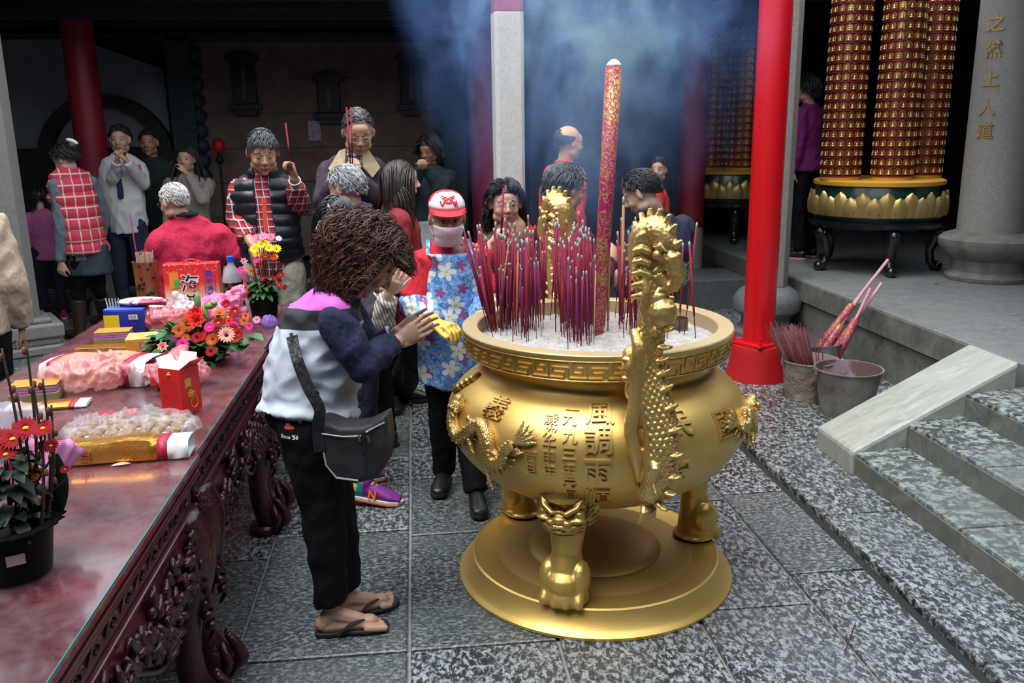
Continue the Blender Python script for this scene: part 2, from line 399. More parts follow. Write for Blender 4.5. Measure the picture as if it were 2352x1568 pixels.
# front left stone column
cx = Py(60, 700, 7.35); L = empty('stone_column', (cx.x-.08, 7.35, 0), 'grey square stone column on a stepped base by the left edge', 'column')
sqcol('shaft', (cx.x-.09, 7.35), .33, .26, 3.8, granite_m, R(30), .22, L)
q = MB()
for k, (w_, z0, z1) in enumerate(((.62, 0, .07), (.52, .07, .13), (.58, .13, .24), (.44, .24, .28))): q.box((cx.x-.08, 7.35, (z0+z1)/2), (w_, w_, z1-z0), Matrix.Rotation(R(30), 3, 'Z'))
q.build('base', granite_m, L, False, .015)
# dark red column further back
a_, b_ = Py(262, 560, 8.9), Py(190, 100, 8.9); L = empty('red_column', (b_.x, 8.9, 0), 'dark red lacquered column on a grey stone foot behind the red quilted vest', 'column')
q = MB(); q.lathe([(.142, .62), (.142, 3.8)], 28, Matrix.Translation((a_.x-.1, 8.9, 0))); q.build('shaft', red_d, L)
q = MB(); q.lathe([(.2, 0), (.19, .1), (.148, .16), (.142, .62)], 28, Matrix.Translation((a_.x-.1, 8.9, 0))); q.build('stone_foot', granite_m, L)
# centre stone column with red top
CY = 7.0; c_ = Py(1168, 300, CY); L = empty('stone_column', (c_.x, CY, 0), 'pale square stone column in the centre, painted red at its top', 'column')
sqcol('shaft', (c_.x, CY), .228, .2, 2.57, mat('pale_granite', (.50, .49, .47), .8, col2=(.60, .585, .56), vs=40, bmp=.2), R(3), .12, L)
sqcol('painted_top', (c_.x, CY), .224, 2.57, 3.8, mat('pinkish_red_paint', (.35, .04, .07), .5), R(3), .12, L)
q = MB()
for w_, z0, z1 in ((.5, 0, .1), (.4, .1, .2)): q.box((c_.x, CY, (z0+z1)/2), (w_, w_, z1-z0))
q.build('base', granite_m, L, False, .015)
# round red column just behind it
c_ = Py(1112, 300, 8.6); L = empty('red_column', (c_.x, 8.6, 0), 'round red column in the smoke just behind the pale stone column', 'column')
q = MB(); q.lathe([(.16, .5), (.16, 3.8)], 28, Matrix.Translation((c_.x+.03, 8.6, 0))); q.build('shaft', purple_d, L)
q = MB(); q.lathe([(.2, 0), (.19, .1), (.165, .5)], 28, Matrix.Translation((c_.x+.03, 8.6, 0))); q.build('stone_foot', granite_m, L)
# dark red column right of the smoke
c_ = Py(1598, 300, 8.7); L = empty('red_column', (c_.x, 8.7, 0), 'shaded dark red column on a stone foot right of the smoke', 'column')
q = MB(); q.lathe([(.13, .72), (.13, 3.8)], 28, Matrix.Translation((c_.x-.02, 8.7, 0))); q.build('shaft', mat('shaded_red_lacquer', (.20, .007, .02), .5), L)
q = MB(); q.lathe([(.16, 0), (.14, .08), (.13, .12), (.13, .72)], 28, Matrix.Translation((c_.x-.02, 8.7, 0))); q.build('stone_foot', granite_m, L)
# stone column behind the bright pole
c_ = Py(1772, 500, 6.9); L = empty('stone_column', (c_.x, 6.9, 0), 'grey stone column on a bulging round base hidden behind the bright red pole', 'column')
sqcol('shaft', (c_.x, 6.9), .285, .42, 3.7, granite_m, R(0), .25, L)
q = MB(); q.lathe([(.30, 0), (.30, .05), (.22, .07), (.20, .13), (.20, .16), (.27, .22), (.28, .30), (.24, .37), (.17, .42)], 8 if 0 else 32, Matrix.Translation((c_.x, 6.9, 0))); q.build('base', dstone_m, L)
# bright red steel pole
rp = mat('bright_red_gloss_paint', (.60, .004, .010), .34, coat=.3, spec=.5)
pc = Py(1752, 700, 5.62); pc = V((pc.x-.02, 5.62, 0)); L = empty('red_pole', pc, 'bright red round steel pole bolted to a red footing beside the buckets', 'pole')
T = Matrix.Translation(pc)
q = MB(); q.lathe([(.105, .27), (.105, 3.9)], 40, T); q.build('shaft', rp, L)
q = MB(); q.lathe([(.215, 0), (.212, .02), (.185, .14), (.178, .22), (.17, .25)], 48, T); q.build('footing', mat('red_concrete_paint', (.46, .006, .012), .5, bmp=.3, bs=90), L)
q = MB(); q.box(pc+V((0, 0, .262)), (.27, .27, .02), Matrix.Rotation(R(28), 3, 'Z')); q.build('flange', rp, L, False, .004)
for k in range(4):
    p = pc+Matrix.Rotation(R(28+45+90*k), 3, 'Z') @ V((.160, 0, 0)); q = MB(); q.lathe([(.016, .27), (.016, .29)], 6, Matrix.Translation(p)); q.lathe([(.009, .28), (.009, .325), (.004, .328)], 10, Matrix.Translation(p)); q.build('bolt', rp, L)
# right round column with gilt writing
cc = Py(2268, 600, 6.62); cc = V((cc.x, 6.62, .47)); L = empty('stone_column', cc, 'thick round stone column with gilt calligraphy at the right edge', 'column')
T = Matrix.Translation(cc)
q = MB(); q.lathe([(.255, .38), (.25, 3.3)], 48, T); q.build('shaft', granite_m, L)
q = MB(); q.lathe([(.31, 0), (.315, .03), (.29, .05), (.27, .07), (.275, .16), (.34, .21), (.385, .28), (.385, .33), (.35, .36), (.30, .375), (.26, .39)], 48, T); q.build('lotus_base', mat('carved_base_stone', (.20, .19, .165), .7, col2=(.12, .115, .10), vs=9, bmp=.5, bs=30), L)
gild = mat('gilt_lettering', (.50, .33, .10), .4, .6)
for ch, px, py in (('之', 2251, 48), ('然', 2246, 110), ('上', 2240, 178), ('人', 2230, 245), ('道', 2226, 300)):
    a_ = Py(px, py, 6.42); th = math.atan2(-.21, a_.x-cc.x); tm = text_mb(ch, .135, .01, .012)
    th = math.atan2(-1, (a_.x-cc.x)/.21)
    out = V((math.cos(th), math.sin(th), 0)); sd = V((-math.sin(th), math.cos(th), 0))
    tm.v = [V((cc.x, cc.y, a_.z))+out*(.254+p.z)+sd*p.x+V((0, 0, p.y)) for p in tm.v]; tm.build('gilt_character', gild, L)
# ================================================================ incense burner
def gold(name, c1=(.74, .47, .12), c2=(.80, .54, .17), rough=.40, metal=.72, scales=0, bmp=.12):
    m, nt, b = new_mat(name); co = coords(nt)
    nt.links.new(ramp(nt, tnoise(nt, co, 2.5, 4), [(.35, c1), (.65, c2)]), b.inputs['Base Color'])
    b.inputs['Metallic'].default_value = metal; b.inputs['Roughness'].default_value = rough
    if scales:
        v = nd(nt, 'ShaderNodeTexVoronoi'); v.inputs['Scale'].default_value = scales; nt.links.new(co, v.inputs['Vector'])
        bump(nt, b, v.outputs['Distance'], .5, .005)
    else: bump(nt, b, tnoise(nt, co, 140, 2), bmp, .0015)
    return m
gold_m = gold('gold_paint'); goldr_m = gold('gold_relief', (.58, .37, .11), (.74, .50, .18), .34, .7, 0, .3)
golds_m = gold('gold_scales', (.56, .36, .11), (.76, .52, .20), .36, .7, 170)
goldb_m = gold('dusty_gold_base', (.50, .30, .09), (.55, .35, .13), .50, .45)
rimtop_m = mat('heat_stained_gilt_rim', (.55, .38, .15), .45, .35, col2=(.50, .42, .27), vs=7)
ash_m = mat('incense_ash', (.40, .37, .34), .95, col2=(.56, .53, .50), vs=30, bmp=1, bs=55, bd=.02)
BC = V((.655, 3.13, 0)); T0 = Matrix.Translation(BC)
BR = empty('incense_burner', BC, 'large golden tripod incense burner full of burning sticks in the courtyard', 'incense burner')
q = MB(); q.lathe([(.535, 0), (.537, .012), (.525, .022), (.515, .03), (.488, .075), (.484, .088), (.477, .092), (.468, .086)], 128, T0); q.build('base_ring', gold_m, BR)
q = MB(); q.lathe([(.47, .03), (.47, .084), (.30, .088), (.0, .09)], 96, T0); q.build('base_plate', goldb_m, BR)
q = MB(); q.lathe([(.262, .086), (.262, .094), (.255, .102), (.215, .118), (.12, .134), (.01, .138)], 96, T0); q.build('base_dome', goldb_m, BR)
# bowl
PROF = [(.02, .345), (.14, .350), (.27, .375), (.37, .415), (.455, .470), (.520, .540), (.555, .605), (.566, .660), (.556, .715), (.525, .765), (.478, .805), (.440, .830), (.425, .855), (.428, .88), (.445, .905)]
PS = spline([(r, 0, z) for r, z in PROF], 5)
def rad_at(z):
    pts = [p for p in PS if p.z >= .35]
    for a, b in zip(pts, pts[1:]):
        if a.z <= z <= b.z: return a.x+(b.x-a.x)*(z-a.z)/max(1e-6, b.z-a.z)
    return .4
q = MB(); q.lathe([(p.x, p.z) for p in PS]+[(.445, .92), (.43, .92), (.415, .86), (.30, .80), (.01, .78)], 160, T0); q.build('bowl', gold_m, BR, 'all')
q = MB(); q.lathe([(.44, .905), (.482, .905), (.487, .912), (.497, .975), (.502, .982), (.502, .996)], 160, T0, caps=False); q.build('rim_band', gold_m, BR)
q = MB(); q.lathe([(.502, .996), (.499, 1.0), (.447, 1.0), (.443, .996), (.443, .90)], 160, T0, caps=False); q.build('rim_top', rimtop_m, BR)
# key fret band on the rim
kf = MB(); NK = 24; zb, zt = .918, .970; R0 = .4915
def rb(t0, t1, z0, z1):
    rr_ = lambda z: .4875+(z-.912)/.063*.0095
    n = max(2, int(abs(t1-t0)/.03)); rgs = []
    for i in range(n+1):
        t = t0+(t1-t0)*i/n; d = V((math.cos(t), math.sin(t), 0))
        rgs.append([BC+d*(rr_(z0)-.002)+V((0, 0, z0)), BC+d*(rr_(z0)+.0035)+V((0, 0, z0)), BC+d*(rr_(z1)+.0035)+V((0, 0, z1)), BC+d*(rr_(z1)-.002)+V((0, 0, z1))])
    kf.rings(rgs)
w_ = .0034; U = 2*PI/NK; dt = w_/.49
for k in range(NK):
    a = k*U
    for (u0, v0, u1, v1) in ((0, 1, .52, 1), (0, 0, 0, 1), (0, 0, .40, 0), (.40, 0, .40, .36), (.12, .36, .40, .36), (.12, .36, .12, .68), (.12, .68, .52, .68), (.52, .0, .52, .68), (.52, 0, 1, 0), (.64, .34, .88, .34), (.64, .34, .64, 1), (.64, 1, 1, 1), (.88, .34, .88, .68), (.76, .68, .88, .68)):
        z0, z1 = zb+v0*(zt-zb), zb+v1*(zt-zb)
        if u0 == u1: rb(a+u0*U-dt/2, a+u0*U+dt/2, z0, z1)
        else: rb(a+u0*U, a+u1*U, z0-w_/2, z0+w_/2)
kf.build('key_fret', goldr_m, BR)
q = MB()
for z, rr_ in ((.978, .4985), (.910, .4875)): q.tube([BC+V((math.cos(t)*rr_, math.sin(t)*rr_, z)) for t in [2*PI*i/120 for i in range(121)]], .0038, 6, caps=False)
q.build('rim_bead', goldr_m, BR)
# ash bed
q = MB(); rg = []
rr = random.Random(2)
for i in range(26):
    r = .01+.436*i/25; ring = []
    for k in range(96):
        t = 2*PI*k/96; x, y = r*math.cos(t), r*math.sin(t)
        z = .945+.012*noise.noise(V((x*7, y*7, 0)))+.010*noise.noise(V((x*24, y*24, 3)))+.006*noise.noise(V((x*60, y*60, 5)))+.012*max(0, 1-r/.40)
        ring.append(BC+V((x, y, z)))
    rg.append(ring)
q.rings(rg, caps=False); q.build('ash_bed', ash_m, BR, 'all')
# relief lettering that follows the bowl
def on_bowl(th, z, h=0):
    r = rad_at(z); e = .004; dr = (rad_at(z+e)-rad_at(z-e))/(2*e); n = V((1, 0, -dr)).normalized()
    return BC+V((math.cos(th)*(r+n.x*h), math.sin(th)*(r+n.x*h), z+n.z*h))
TH0 = math.atan2(-BC.y, -BC.x)
def relief(ch, th, z, size, depth=.012, off=.012):
    tm = text_mb(ch, size, depth, off, 7); r = rad_at(z)
    # march down the profile by arc length
    out = []
    for p in tm.v:
        zz = z; left = abs(p.y); sg = 1 if p.y > 0 else -1
        while left > 0:
            s_ = min(.004, left); dr = (rad_at(zz+.003)-rad_at(zz-.003))/.006; zz += sg*s_/math.sqrt(1+dr*dr); zz = max(.352, min(.9, zz)); left -= s_
        out.append(on_bowl(th+p.x/max(.2, rad_at(zz)), zz, p.z+depth*.3))
    tm.v = out; return tm.build('relief_character', goldr_m, BR, bevel=0, label='raised gold character')
def pix_bowl(px, py):
    d = cf + cr*((px-1176)/FPX) - cu*((py-784)/FPX)
    best = None; t = 2.0
    while t < 4.2:
        p = CAM+d*t; q_ = p-BC; r = math.hypot(q_.x, q_.y)
        if .35 < p.z < .9 and r < rad_at(p.z): return math.atan2(q_.y, q_.x), p.z
        t += .002
    return None
for ch, px, py, sz in (('風', 1378, 950, .098), ('調', 1374, 1010, .098), ('雨', 1372, 1082, .096), ('順', 1372, 1138, .092),
                       ('一', 1315, 942, .050), ('九', 1310, 963, .052), ('九', 1310, 1002, .052), ('三', 1307, 1042, .050), ('年', 1306, 1076, .052), ('元', 1308, 1108, .050), ('月', 1310, 1134, .048),
                       ('歲', 1268, 962, .050), ('次', 1264, 992, .050), ('壬', 1262, 1022, .050), ('申', 1262, 1048, .050), ('年', 1262, 1078, .050),
                       ('吉', 1220, 1046, .046), ('旦', 1221, 1076, .046), ('義', 1142, 936, .098),
                       ('民', 1560, 972, .105), ('安', 1556, 1080, .10), ('國', 1662, 972, .105)):
    hit = pix_bowl(px, py)
    if hit: relief(ch, hit[0], hit[1], sz, .011 if sz > .06 else .007, .006 if sz > .06 else 0)
# relief dragon on the left flank and one on the right
def relief_dragon(pp, name='relief_dragon', flip=1):
    q = MB(); path = spline([on_bowl(a, z, .012) for a, z in pp], 7); n = len(path)
    q.tube(path, lerpl([.012, .02, .024, .025, .024, .02, .015, .008], n), 10)
    for i in range(3, n-3):
        p = path[i]; t = (path[i+1]-path[i-1]).normalized(); nrm = V((p.x-BC.x, p.y-BC.y, 0)).normalized(); s_ = t.cross(nrm).normalized()*flip
        if i % 2 == 0: q.tube([p+s_*.018, p+s_*.036+t*.006, p+s_*.050+t*.016], [.007, .005, .001], 5)
        if i % 1 == 0:
            for k in (-1, 0, 1): q.ell(p+nrm*.020+s_*(k*.012+(.006 if i % 2 else 0)), (.007, .007, .006), seg=6, rg=4)
    hd = path[0]; nrm = V((hd.x-BC.x, hd.y-BC.y, 0)).normalized(); t = (path[0]-path[2]).normalized(); s_ = t.cross(nrm)
    q.ell(hd, .030); q.ell(hd+t*.03+nrm*.006, (.02, .022, .016)); q.ell(hd+nrm*.028+s_*.012, .009); q.ell(hd+nrm*.028-s_*.012, .009)
    for k in range(7):
        a = -1.3+.42*k; d = -t*math.cos(a)+s_*math.sin(a); q.tube([hd+d*.02+nrm*.01, hd+d*.045+nrm*.018, hd+d*.062+t*.012+nrm*.01], [.009, .006, .001], 6)
    for f_, sg in ((.30, 1), (.36, -1), (.68, 1), (.74, -1)):
        i = int(f_*n); p = path[i]; nrm = V((p.x-BC.x, p.y-BC.y, 0)).normalized(); t = (path[i+1]-path[i-1]).normalized(); s_ = t.cross(nrm)*sg
        e = p+s_*.045+nrm*.01; q.tube([p, e, e+V((0, 0, -.03))+t*.015], [.014, .010, .008], 8)
        for k in (-1, 0, 1): q.tube([e+V((0, 0, -.03))+t*.015, e+V((0, 0, -.045))+t*(.015+k*.018)+nrm*.004], [.006, .003], 5)
    tl = path[-1]; t = (path[-1]-path[-3]).normalized(); nrm = V((tl.x-BC.x, tl.y-BC.y, 0)).normalized(); s_ = t.cross(nrm)
    for k in range(5):
        a = (k-2)*.32; d = t*math.cos(a)+s_*math.sin(a); q.tube([tl-t*.01, tl+d*.04+nrm*.004, tl+d*.075+V((0, 0, .008))], [.012, .010, .001], 6)
    return remesh(q, name, golds_m, .0032, 1, BR)
def PB(*pts): return [h for h in (pix_bowl(*p) for p in pts) if h]
relief_dragon(PB((1058, 935), (1050, 965), (1062, 1000), (1090, 985), (1112, 975), (1128, 1010), (1135, 1050), (1158, 1055), (1172, 1025), (1192, 1012)))
relief_dragon([(h[0]+2.0, h[1]) for h in PB((1180, 1020), (1150, 1050), (1120, 1020), (1100, 975), (1075, 985), (1062, 960))], flip=-1)
for side_ in (0, 1):
    q = MB()
    for k in range(4):
        a = TH0+1.42+.04*k if side_ else TH0-1.32-.015*k; z = .46+.020*k if side_ else .79-.012*k
        q.tube([on_bowl(a, z, .006), on_bowl(a+.07, z+.02, .010), on_bowl(a+.04, z+.04, .004)], [.012, .014, .008], 8)
    remesh(q, 'relief_cloud', goldr_m, .004, 2, BR)
# three lion legs
def lion_leg(foot, yaw):
    """foot at plate height; yaw = outward direction"""
    M = Matrix.Translation(foot) @ Matrix.Rotation(yaw-PI/2, 4, 'Z') @ Matrix.Diagonal((1.14, 1.14, .97, 1))      # local +Y outward
    q = MB()
    q.tube([V(p) for p in ((0, -.045, .36), (0, -.03, .27), (0, -.012, .20), (0, -.008, .14), (0, 0, .10), (0, .008, .05), (0, .008, .012))], [.085, .075, .056, .046, .056, .068, .070], 18)
    q.ell((0, .028, .070), (.060, .058, .036)); q.ell((0, .012, .03), (.074, .074, .034))
    for sx_ in (-1, 1): q.ell((sx_*.050, .012, .075), (.030, .048, .050))
    for k in range(4):
        x = (k-1.5)*.034; y = .062-.010*abs(k-1.5); q.caps_((x, y-.02, .055), (x*1.08, y+.014, .022), .019, .016, 8)
    q.ell((0, .0, .012), (.076, .08, .014))
    q.v = [V((p.x, p.y, p.z*1.36)) for p in q.v]; q.xf(M); leg = remesh(q, 'leg', gold_m, .0045, 4, BR)
    q = MB()
    q.ell((0, .018, .315), (.072, .058, .060)); q.ell((0, -.02, .27), (.086, .07, .085))
    for sx_ in (-1, 1):
        q.tube([(0, .070, .262), (sx_*.020, .078, .258), (sx_*.048, .062, .278), (sx_*.066, .034, .315), (sx_*.070, .012, .345)], [.006, .010, .011, .009, .005], 8)
        q.ell((sx_*.052, .050, .248), .019); q.ell((sx_*.046, .058, .228), (.03, .02, .012))
        q.ell((sx_*.024, .076, .222), (.015, .014, .012)); q.ell((sx_*.092, -.015, .27), (.012, .03, .04))
        q.tube([(0, .082, .205), (sx_*.03, .076, .200), (sx_*.055, .055, .205), (sx_*.078, .025, .225)], [.009, .010, .009, .006], 8)
        for k in range(6):
            zz = .30-.022*k; q.tube([(sx_*.070, .02, zz), (sx_*.088, -.005, zz+.012), (sx_*.094, -.035, zz+.004)], [.010, .008, .002], 6)
    q.ell((0, .075, .232), (.022, .018, .017))
    q.tube([(-.062, .042, .188), (-.03, .070, .182), (0, .076, .180), (.03, .070, .182), (.062, .042, .188)], .009, 8)
    q.tube([(-.058, .030, .168), (-.03, .058, .162), (0, .064, .160), (.03, .058, .162), (.058, .030, .168)], .009, 8)
    q.ell((0, .0, .185), (.062, .062, .03))
    q.v = [V((p.x*1.02, p.y*1.05, p.z*.90+.148)) for p in q.v]; q.xf(M); remesh(q, 'lion_head', goldr_m, .0035, 2, leg)
    return leg
fr_ = Pz(1290, 1380, .09)
for k in range(3):
    th = TH0-.23+k*2*PI/3; f_ = BC+V((math.cos(th)*.425, math.sin(th)*.425, .086)); lion_leg(f_, th)
# dragon handles
def handle(th):
    d = V((math.cos(th), math.sin(th), 0)); sd = V((-math.sin(th), math.cos(th), 0)); P = lambda r, z, s_=0: BC+d*r+V((0, 0, z))+sd*s_
    q = MB()
    key = [(.548, .535), (.580, .575), (.600, .64), (.605, .74), (.585, .84), (.560, .92), (.545, 1.0), (.555, 1.08), (.560, 1.16), (.545, 1.24), (.525, 1.32), (.535, 1.385), (.575, 1.40), (.605, 1.365), (.615, 1.315)]
    path = spline([P(r, z) for r, z in key], 6); n = len(path)
    rl = lerpl([.026, .040, .050, .054, .054, .052, .046, .042, .040, .042, .046, .046, .040, .030, .016], n); q.tube(path, rl, 18)
    for i in range(4, n-6):
        p = path[i]; t = (path[i+1]-path[i-1]).normalized(); o = sd.cross(t).normalized()
        if o.dot(d) < 0: o = -o
        if 4 <= i < n-22 and i % 4 == 0: q.tube([p+o*.035, p+o*.066+t*.004, p+o*.084+t*.012], [.021, .019, .013], 6, flat=.45)
        for k in range(-4, 5):
            a = k*.36+(.18 if i % 2 else 0); q.ell(p+(sd*math.sin(a)+o*math.cos(a))*rl[i]*.98, (.0095, .0095, .0095), seg=7, rg=5)
    # second coil: slim body that winds against the main one, with the grip at the rim
    c2 = spline([P(.55, .60, -.03), P(.56, .68, -.055), P(.54, .78, -.062), P(.55, .88, -.05), P(.55, .97, -.048), P(.56, 1.04, -.055), P(.53, 1.10, -.045)], 5)
    q.tube(c2, lerpl([.010, .020, .024, .026, .028, .024, .014], len(c2)), 10)
    q.ell(P(.515, .955), (.055, .055, .058)); q.ell(P(.53, .90, -.03), (.035, .035, .04)); q.ell(P(.52, 1.01, -.035), (.032, .034, .036))
    for sg in (-1, 1):
        q.ell(P(.53, .98, sg*.052), (.026, .026, .034)); 
        for k in range(3): q.caps_(P(.545+.0*k, 1.0-.03*k, sg*.05), P(.515, 1.005-.03*k, sg*.068), .012, .010, 8)
        q.tube([P(.60, .70, sg*.03), P(.63, .67, sg*.055), P(.62, .63, sg*.06)], [.02, .016, .014], 8)
        for k in range(3): q.tube([P(.62, .63, sg*.06), P(.635+.008*k, .605-.006*k, sg*(.05+.012*k))], [.007, .003], 6)
    # tail tuft at the foot
    for k in range(6):
        a = -1.1+.44*k; q.tube([P(.556, .52), P(.560+.02*math.cos(a), .49, .03*math.sin(a)), P(.545+.035*math.cos(a), .455+.01*(k % 2), .05*math.sin(a))], [.016, .012, .003], 6)
    # head: mane crest, brow, horned beak, pearl
    for k in range(6):
        a = R(150-24*k); c_ = P(.565+.045*math.cos(a), 1.36+.045*math.sin(a)); q.tube([c_, c_+d*.03*math.cos(a)+V((0, 0, .03*math.sin(a)+.012)), c_+d*.042*math.cos(a)+V((0, 0, .046*math.sin(a)+.02))], [.019, .016, .010], 8, flat=.55)
    for sg in (-1, 1):
        for k in range(5):
            z = 1.34-.035*k; q.tube([P(.575, z, sg*.030), P(.555, z+.012, sg*.052), P(.532, z+.004, sg*.055), P(.52, z-.02, sg*.046)], [.011, .011, .009, .002], 6)
        q.ell(P(.602, 1.335, sg*.032), (.016, .016, .016)); q.tube([P(.585, 1.36, sg*.028), P(.612, 1.362, sg*.038), P(.632, 1.345, sg*.030)], [.008, .010, .004], 6)
        q.tube([P(.56, 1.28, sg*.04), P(.575, 1.22, sg*.050), P(.56, 1.17, sg*.046), P(.575, 1.12, sg*.04)], [.008, .010, .012, .004], 8)
    q.tube([P(.60, 1.33), P(.635, 1.32), P(.650, 1.27), P(.640, 1.225)], [.034, .030, .022, .012], 10)
    q.tube([P(.60, 1.36), P(.645, 1.365), P(.665, 1.380)], [.018, .014, .004], 8)
    q.tube([P(.59, 1.27), P(.615, 1.24), P(.625, 1.215)], [.022, .016, .008], 8)
    q.ell(P(.600, 1.155), (.046, .046, .050)); q.ell(P(.585, 1.20), (.034, .034, .03))
    for k in range(5): q.tube([P(.56, 1.19-.03*k, .03-.015*k), P(.605, 1.19-.02*k, .055-.022*k)], [.012, .008], 6)
    def fn(p, n_):
        return p+n_*(.0009*noise.noise(p*70)+.0008*noise.noise(p*140))
    piv = BC+d*.575; Rz = Matrix.Rotation(R(34), 3, 'Z'); q.v = [(lambda w: piv+Rz @ (w+sd*(w.dot(sd)*.06)))(p-piv) for p in q.v]
    return remesh(q, 'dragon_handle', golds2_m, .0036, 1, BR, fn)
golds2_m = gold('gold_handle', (.62, .41, .13), (.78, .55, .22), .31, .7, 0, .25)
HT = math.atan2(2.60-BC.y, .715-BC.x)
handle(HT); handle(HT+PI)
# tin can sunk in the ash
c_ = Pz(1556, 752, .955); L = empty('tin_can', V((c_.x, c_.y, .93)), 'short empty metal can sunk in the ash at the right of the burner', 'can')
q = MB(); T = Matrix.Translation((c_.x, c_.y, .955)); q.lathe([(.040, -.02), (.040, .038), (.0385, .038), (.0385, -.01), (.001, -.01)], 36, T); q.build('can_body', mat('scorched_tin', (.24, .20, .15), .45, .6, col2=(.10, .08, .06), vs=18), L)

# ---- incense sticks
stick_r = mat('magenta_incense', (.23, .006, .030), .75); stick_p = mat('purple_incense', (.15, .006, .060), .75); stick_b = mat('tan_incense', (.42, .22, .09), .8)
tip_m = mat('grey_ash_tip', (.48, .47, .46), .9)
def make_stick(name, L_, r, m, tipl=.022, blunt=False):
    q = MB(); q.tube([(0, 0, 0), (0, 0, L_*.28), (0, 0, L_*.285), (0, 0, L_-tipl)], [r*.45, r*.45, r, r], 6)
    o = q.build(name, m, None, 'all'); q = MB(); q.tube([(0, 0, L_-tipl), (0, 0, L_-.004), (0, 0, L_)], [r*1.03, r*.98, r*.5], 6); t = q.build('ash_tip', tip_m, o, 'all'); o['_l'] = L_
    return o, t
protos = [make_stick('incense_stick', .42, .0040, stick_r), make_stick('incense_stick', .37, .0036, stick_p), make_stick('incense_stick', .40, .0042, stick_r), make_stick('incense_stick', .32, .0026, stick_p), make_stick('incense_stick', .44, .0038, stick_r)]
used = set(); rr = random.Random(11)
def put_stick(i, base, lean, scale=1.0, label=None, group=None, cat='incense stick'):
    o, t = protos[i]
    if i in used: o2 = o.copy(); t2 = t.copy(); COL.objects.link(o2); COL.objects.link(t2); t2.parent = o2; o = o2
    used.add(i); o.location = base; d = V((lean[0], lean[1], 1)).normalized(); o.rotation_euler = d.to_track_quat('Z', 'Y').to_euler(); o.scale = (1, 1, scale)
    tag(o, label, cat, group); return o
LB = 'thin magenta incense stick burning upright in the ash of the golden burner'
cnt = 0
clus = [(rr.uniform(1105, 1180), rr.uniform(735, 758)) for _ in range(14)]+[(rr.uniform(1110, 1330), rr.uniform(690, 790)) for _ in range(26)]+[(rr.uniform(1300, 1470), rr.uniform(705, 790)) for _ in range(12)]
while cnt < 288:
    if cnt < 14: px, py = 1128+rr.uniform(-12, 14), 757+rr.uniform(-8, 6)
    else: cx_, cy_ = rr.choice(clus); px, py = cx_+rr.gauss(0, 13), cy_+rr.gauss(0, 8)
    if cnt > 276: px, py = rr.uniform(1500, 1600), rr.uniform(745, 790)
    b_ = Pz(px, py, .945)
    if (b_-BC).to_2d().length > .415: continue
    i = rr.randrange(5); fan = -.16 if px < 1145 else rr.uniform(-.06, .06)
    sc_ = rr.uniform(.62, 1.0) if rr.random() < .45 else rr.uniform(.88, 1.05)
    if cnt < 14: fan = -.10-.018*cnt*.8; sc_ = 1.0
    put_stick(i, V((b_.x, b_.y, .925)), (fan+rr.gauss(0, .025), rr.gauss(.0, .05)), sc_, LB, 'magenta incense sticks in the burner'); cnt += 1
for i, (o, t) in enumerate(protos):
    if i not in used: bpy.data.objects.remove(t); bpy.data.objects.remove(o)
# fat tan sticks and slanting thin ones
for px, py, top, r, lab in ((1396, 765, 488, .0055, 'fat tan incense stick standing left of the giant one'), (1428, 740, 470, .0055, 'fat tan incense stick with a white tip, right of the giant one'), (1364, 795, 620, .0024, 'thin tan incense stick at the front of the ash bed'), (1140, 760, 560, .002, 'thin tan incense stick slanting right among the left sticks'), (1186, 770, 575, .002, 'thin tan stick standing in the thick of the magenta ones')):
    b_ = Pz(px, py, .95); t_ = Py(px+(28 if 'slanting' in lab else 4), top, b_.y); d = t_-b_
    q = MB(); q.tube([b_-V((0, 0, .02)), b_+d*.1, b_+d*.11, t_], [r*.5, r*.5, r, r], 10); o = q.build('incense_stick', stick_b, None, 'all', origin=b_); tag(o, lab, 'incense stick')
    q = MB(); q.tube([t_, t_+d*.05, t_+d*.07], [r, r*.9, r*.3], 10); q.build('ash_tip', tip_m, o, 'all')
# giant gilded incense stick
m, nt, b = new_mat('gilded_magenta_paper'); co = coords(nt)
f = tnoise(nt, co, 34, 2, .5, 2.5); vn = nd(nt, 'ShaderNodeTexVoronoi', feature='DISTANCE_TO_EDGE'); vn.inputs['Scale'].default_value = 62; nt.links.new(co, vn.inputs['Vector'])
msk = math_(nt, 'MAXIMUM', ramp(nt, f, [(.50, 0.0), (.53, 1.0), (.58, 1.0), (.61, 0.0)]), math_(nt, 'MULTIPLY', ramp(nt, vn.outputs[0], [(.10, 0.0), (.16, 1.0)]), ramp(nt, tnoise(nt, co, 6, 1), [(.52, 0.0), (.56, 1.0)])))
nt.links.new(mix(nt, (.34, .012, .085), (.46, .32, .10), msk), b.inputs['Base Color']); b.inputs['Roughness'].default_value = .5; nt.links.new(math_(nt, 'MULTIPLY', msk, .6), b.inputs['Metallic']); bump(nt, b, msk, .5, .003)
g0 = V((.662, 3.13, .94)); g1 = Py(1410, 152, 3.13); d = g1-g0
o = empty('giant_incense_stick', g0, 'giant magenta incense stick with gilt dragon relief, towering over the burner', 'incense stick')
q = MB(); q.tube([g0-V((0, 0, .03)), g0+d*.04, g0+d*.05, g0+d*.5, g1], [.020, .020, .0245, .027, .0295], 32); q.build('gilded_shaft', m, o, 'all')
q = MB(); q.tube([g1, g1+V((0, 0, .006)), g1+V((0, 0, .016)), g1+V((0, 0, .024))], [.028, .026, .018, .006], 20); q.build('ash_cap', mat('white_ash', (.75, .76, .78), .9, bmp=.8, bs=90), o, 'all')
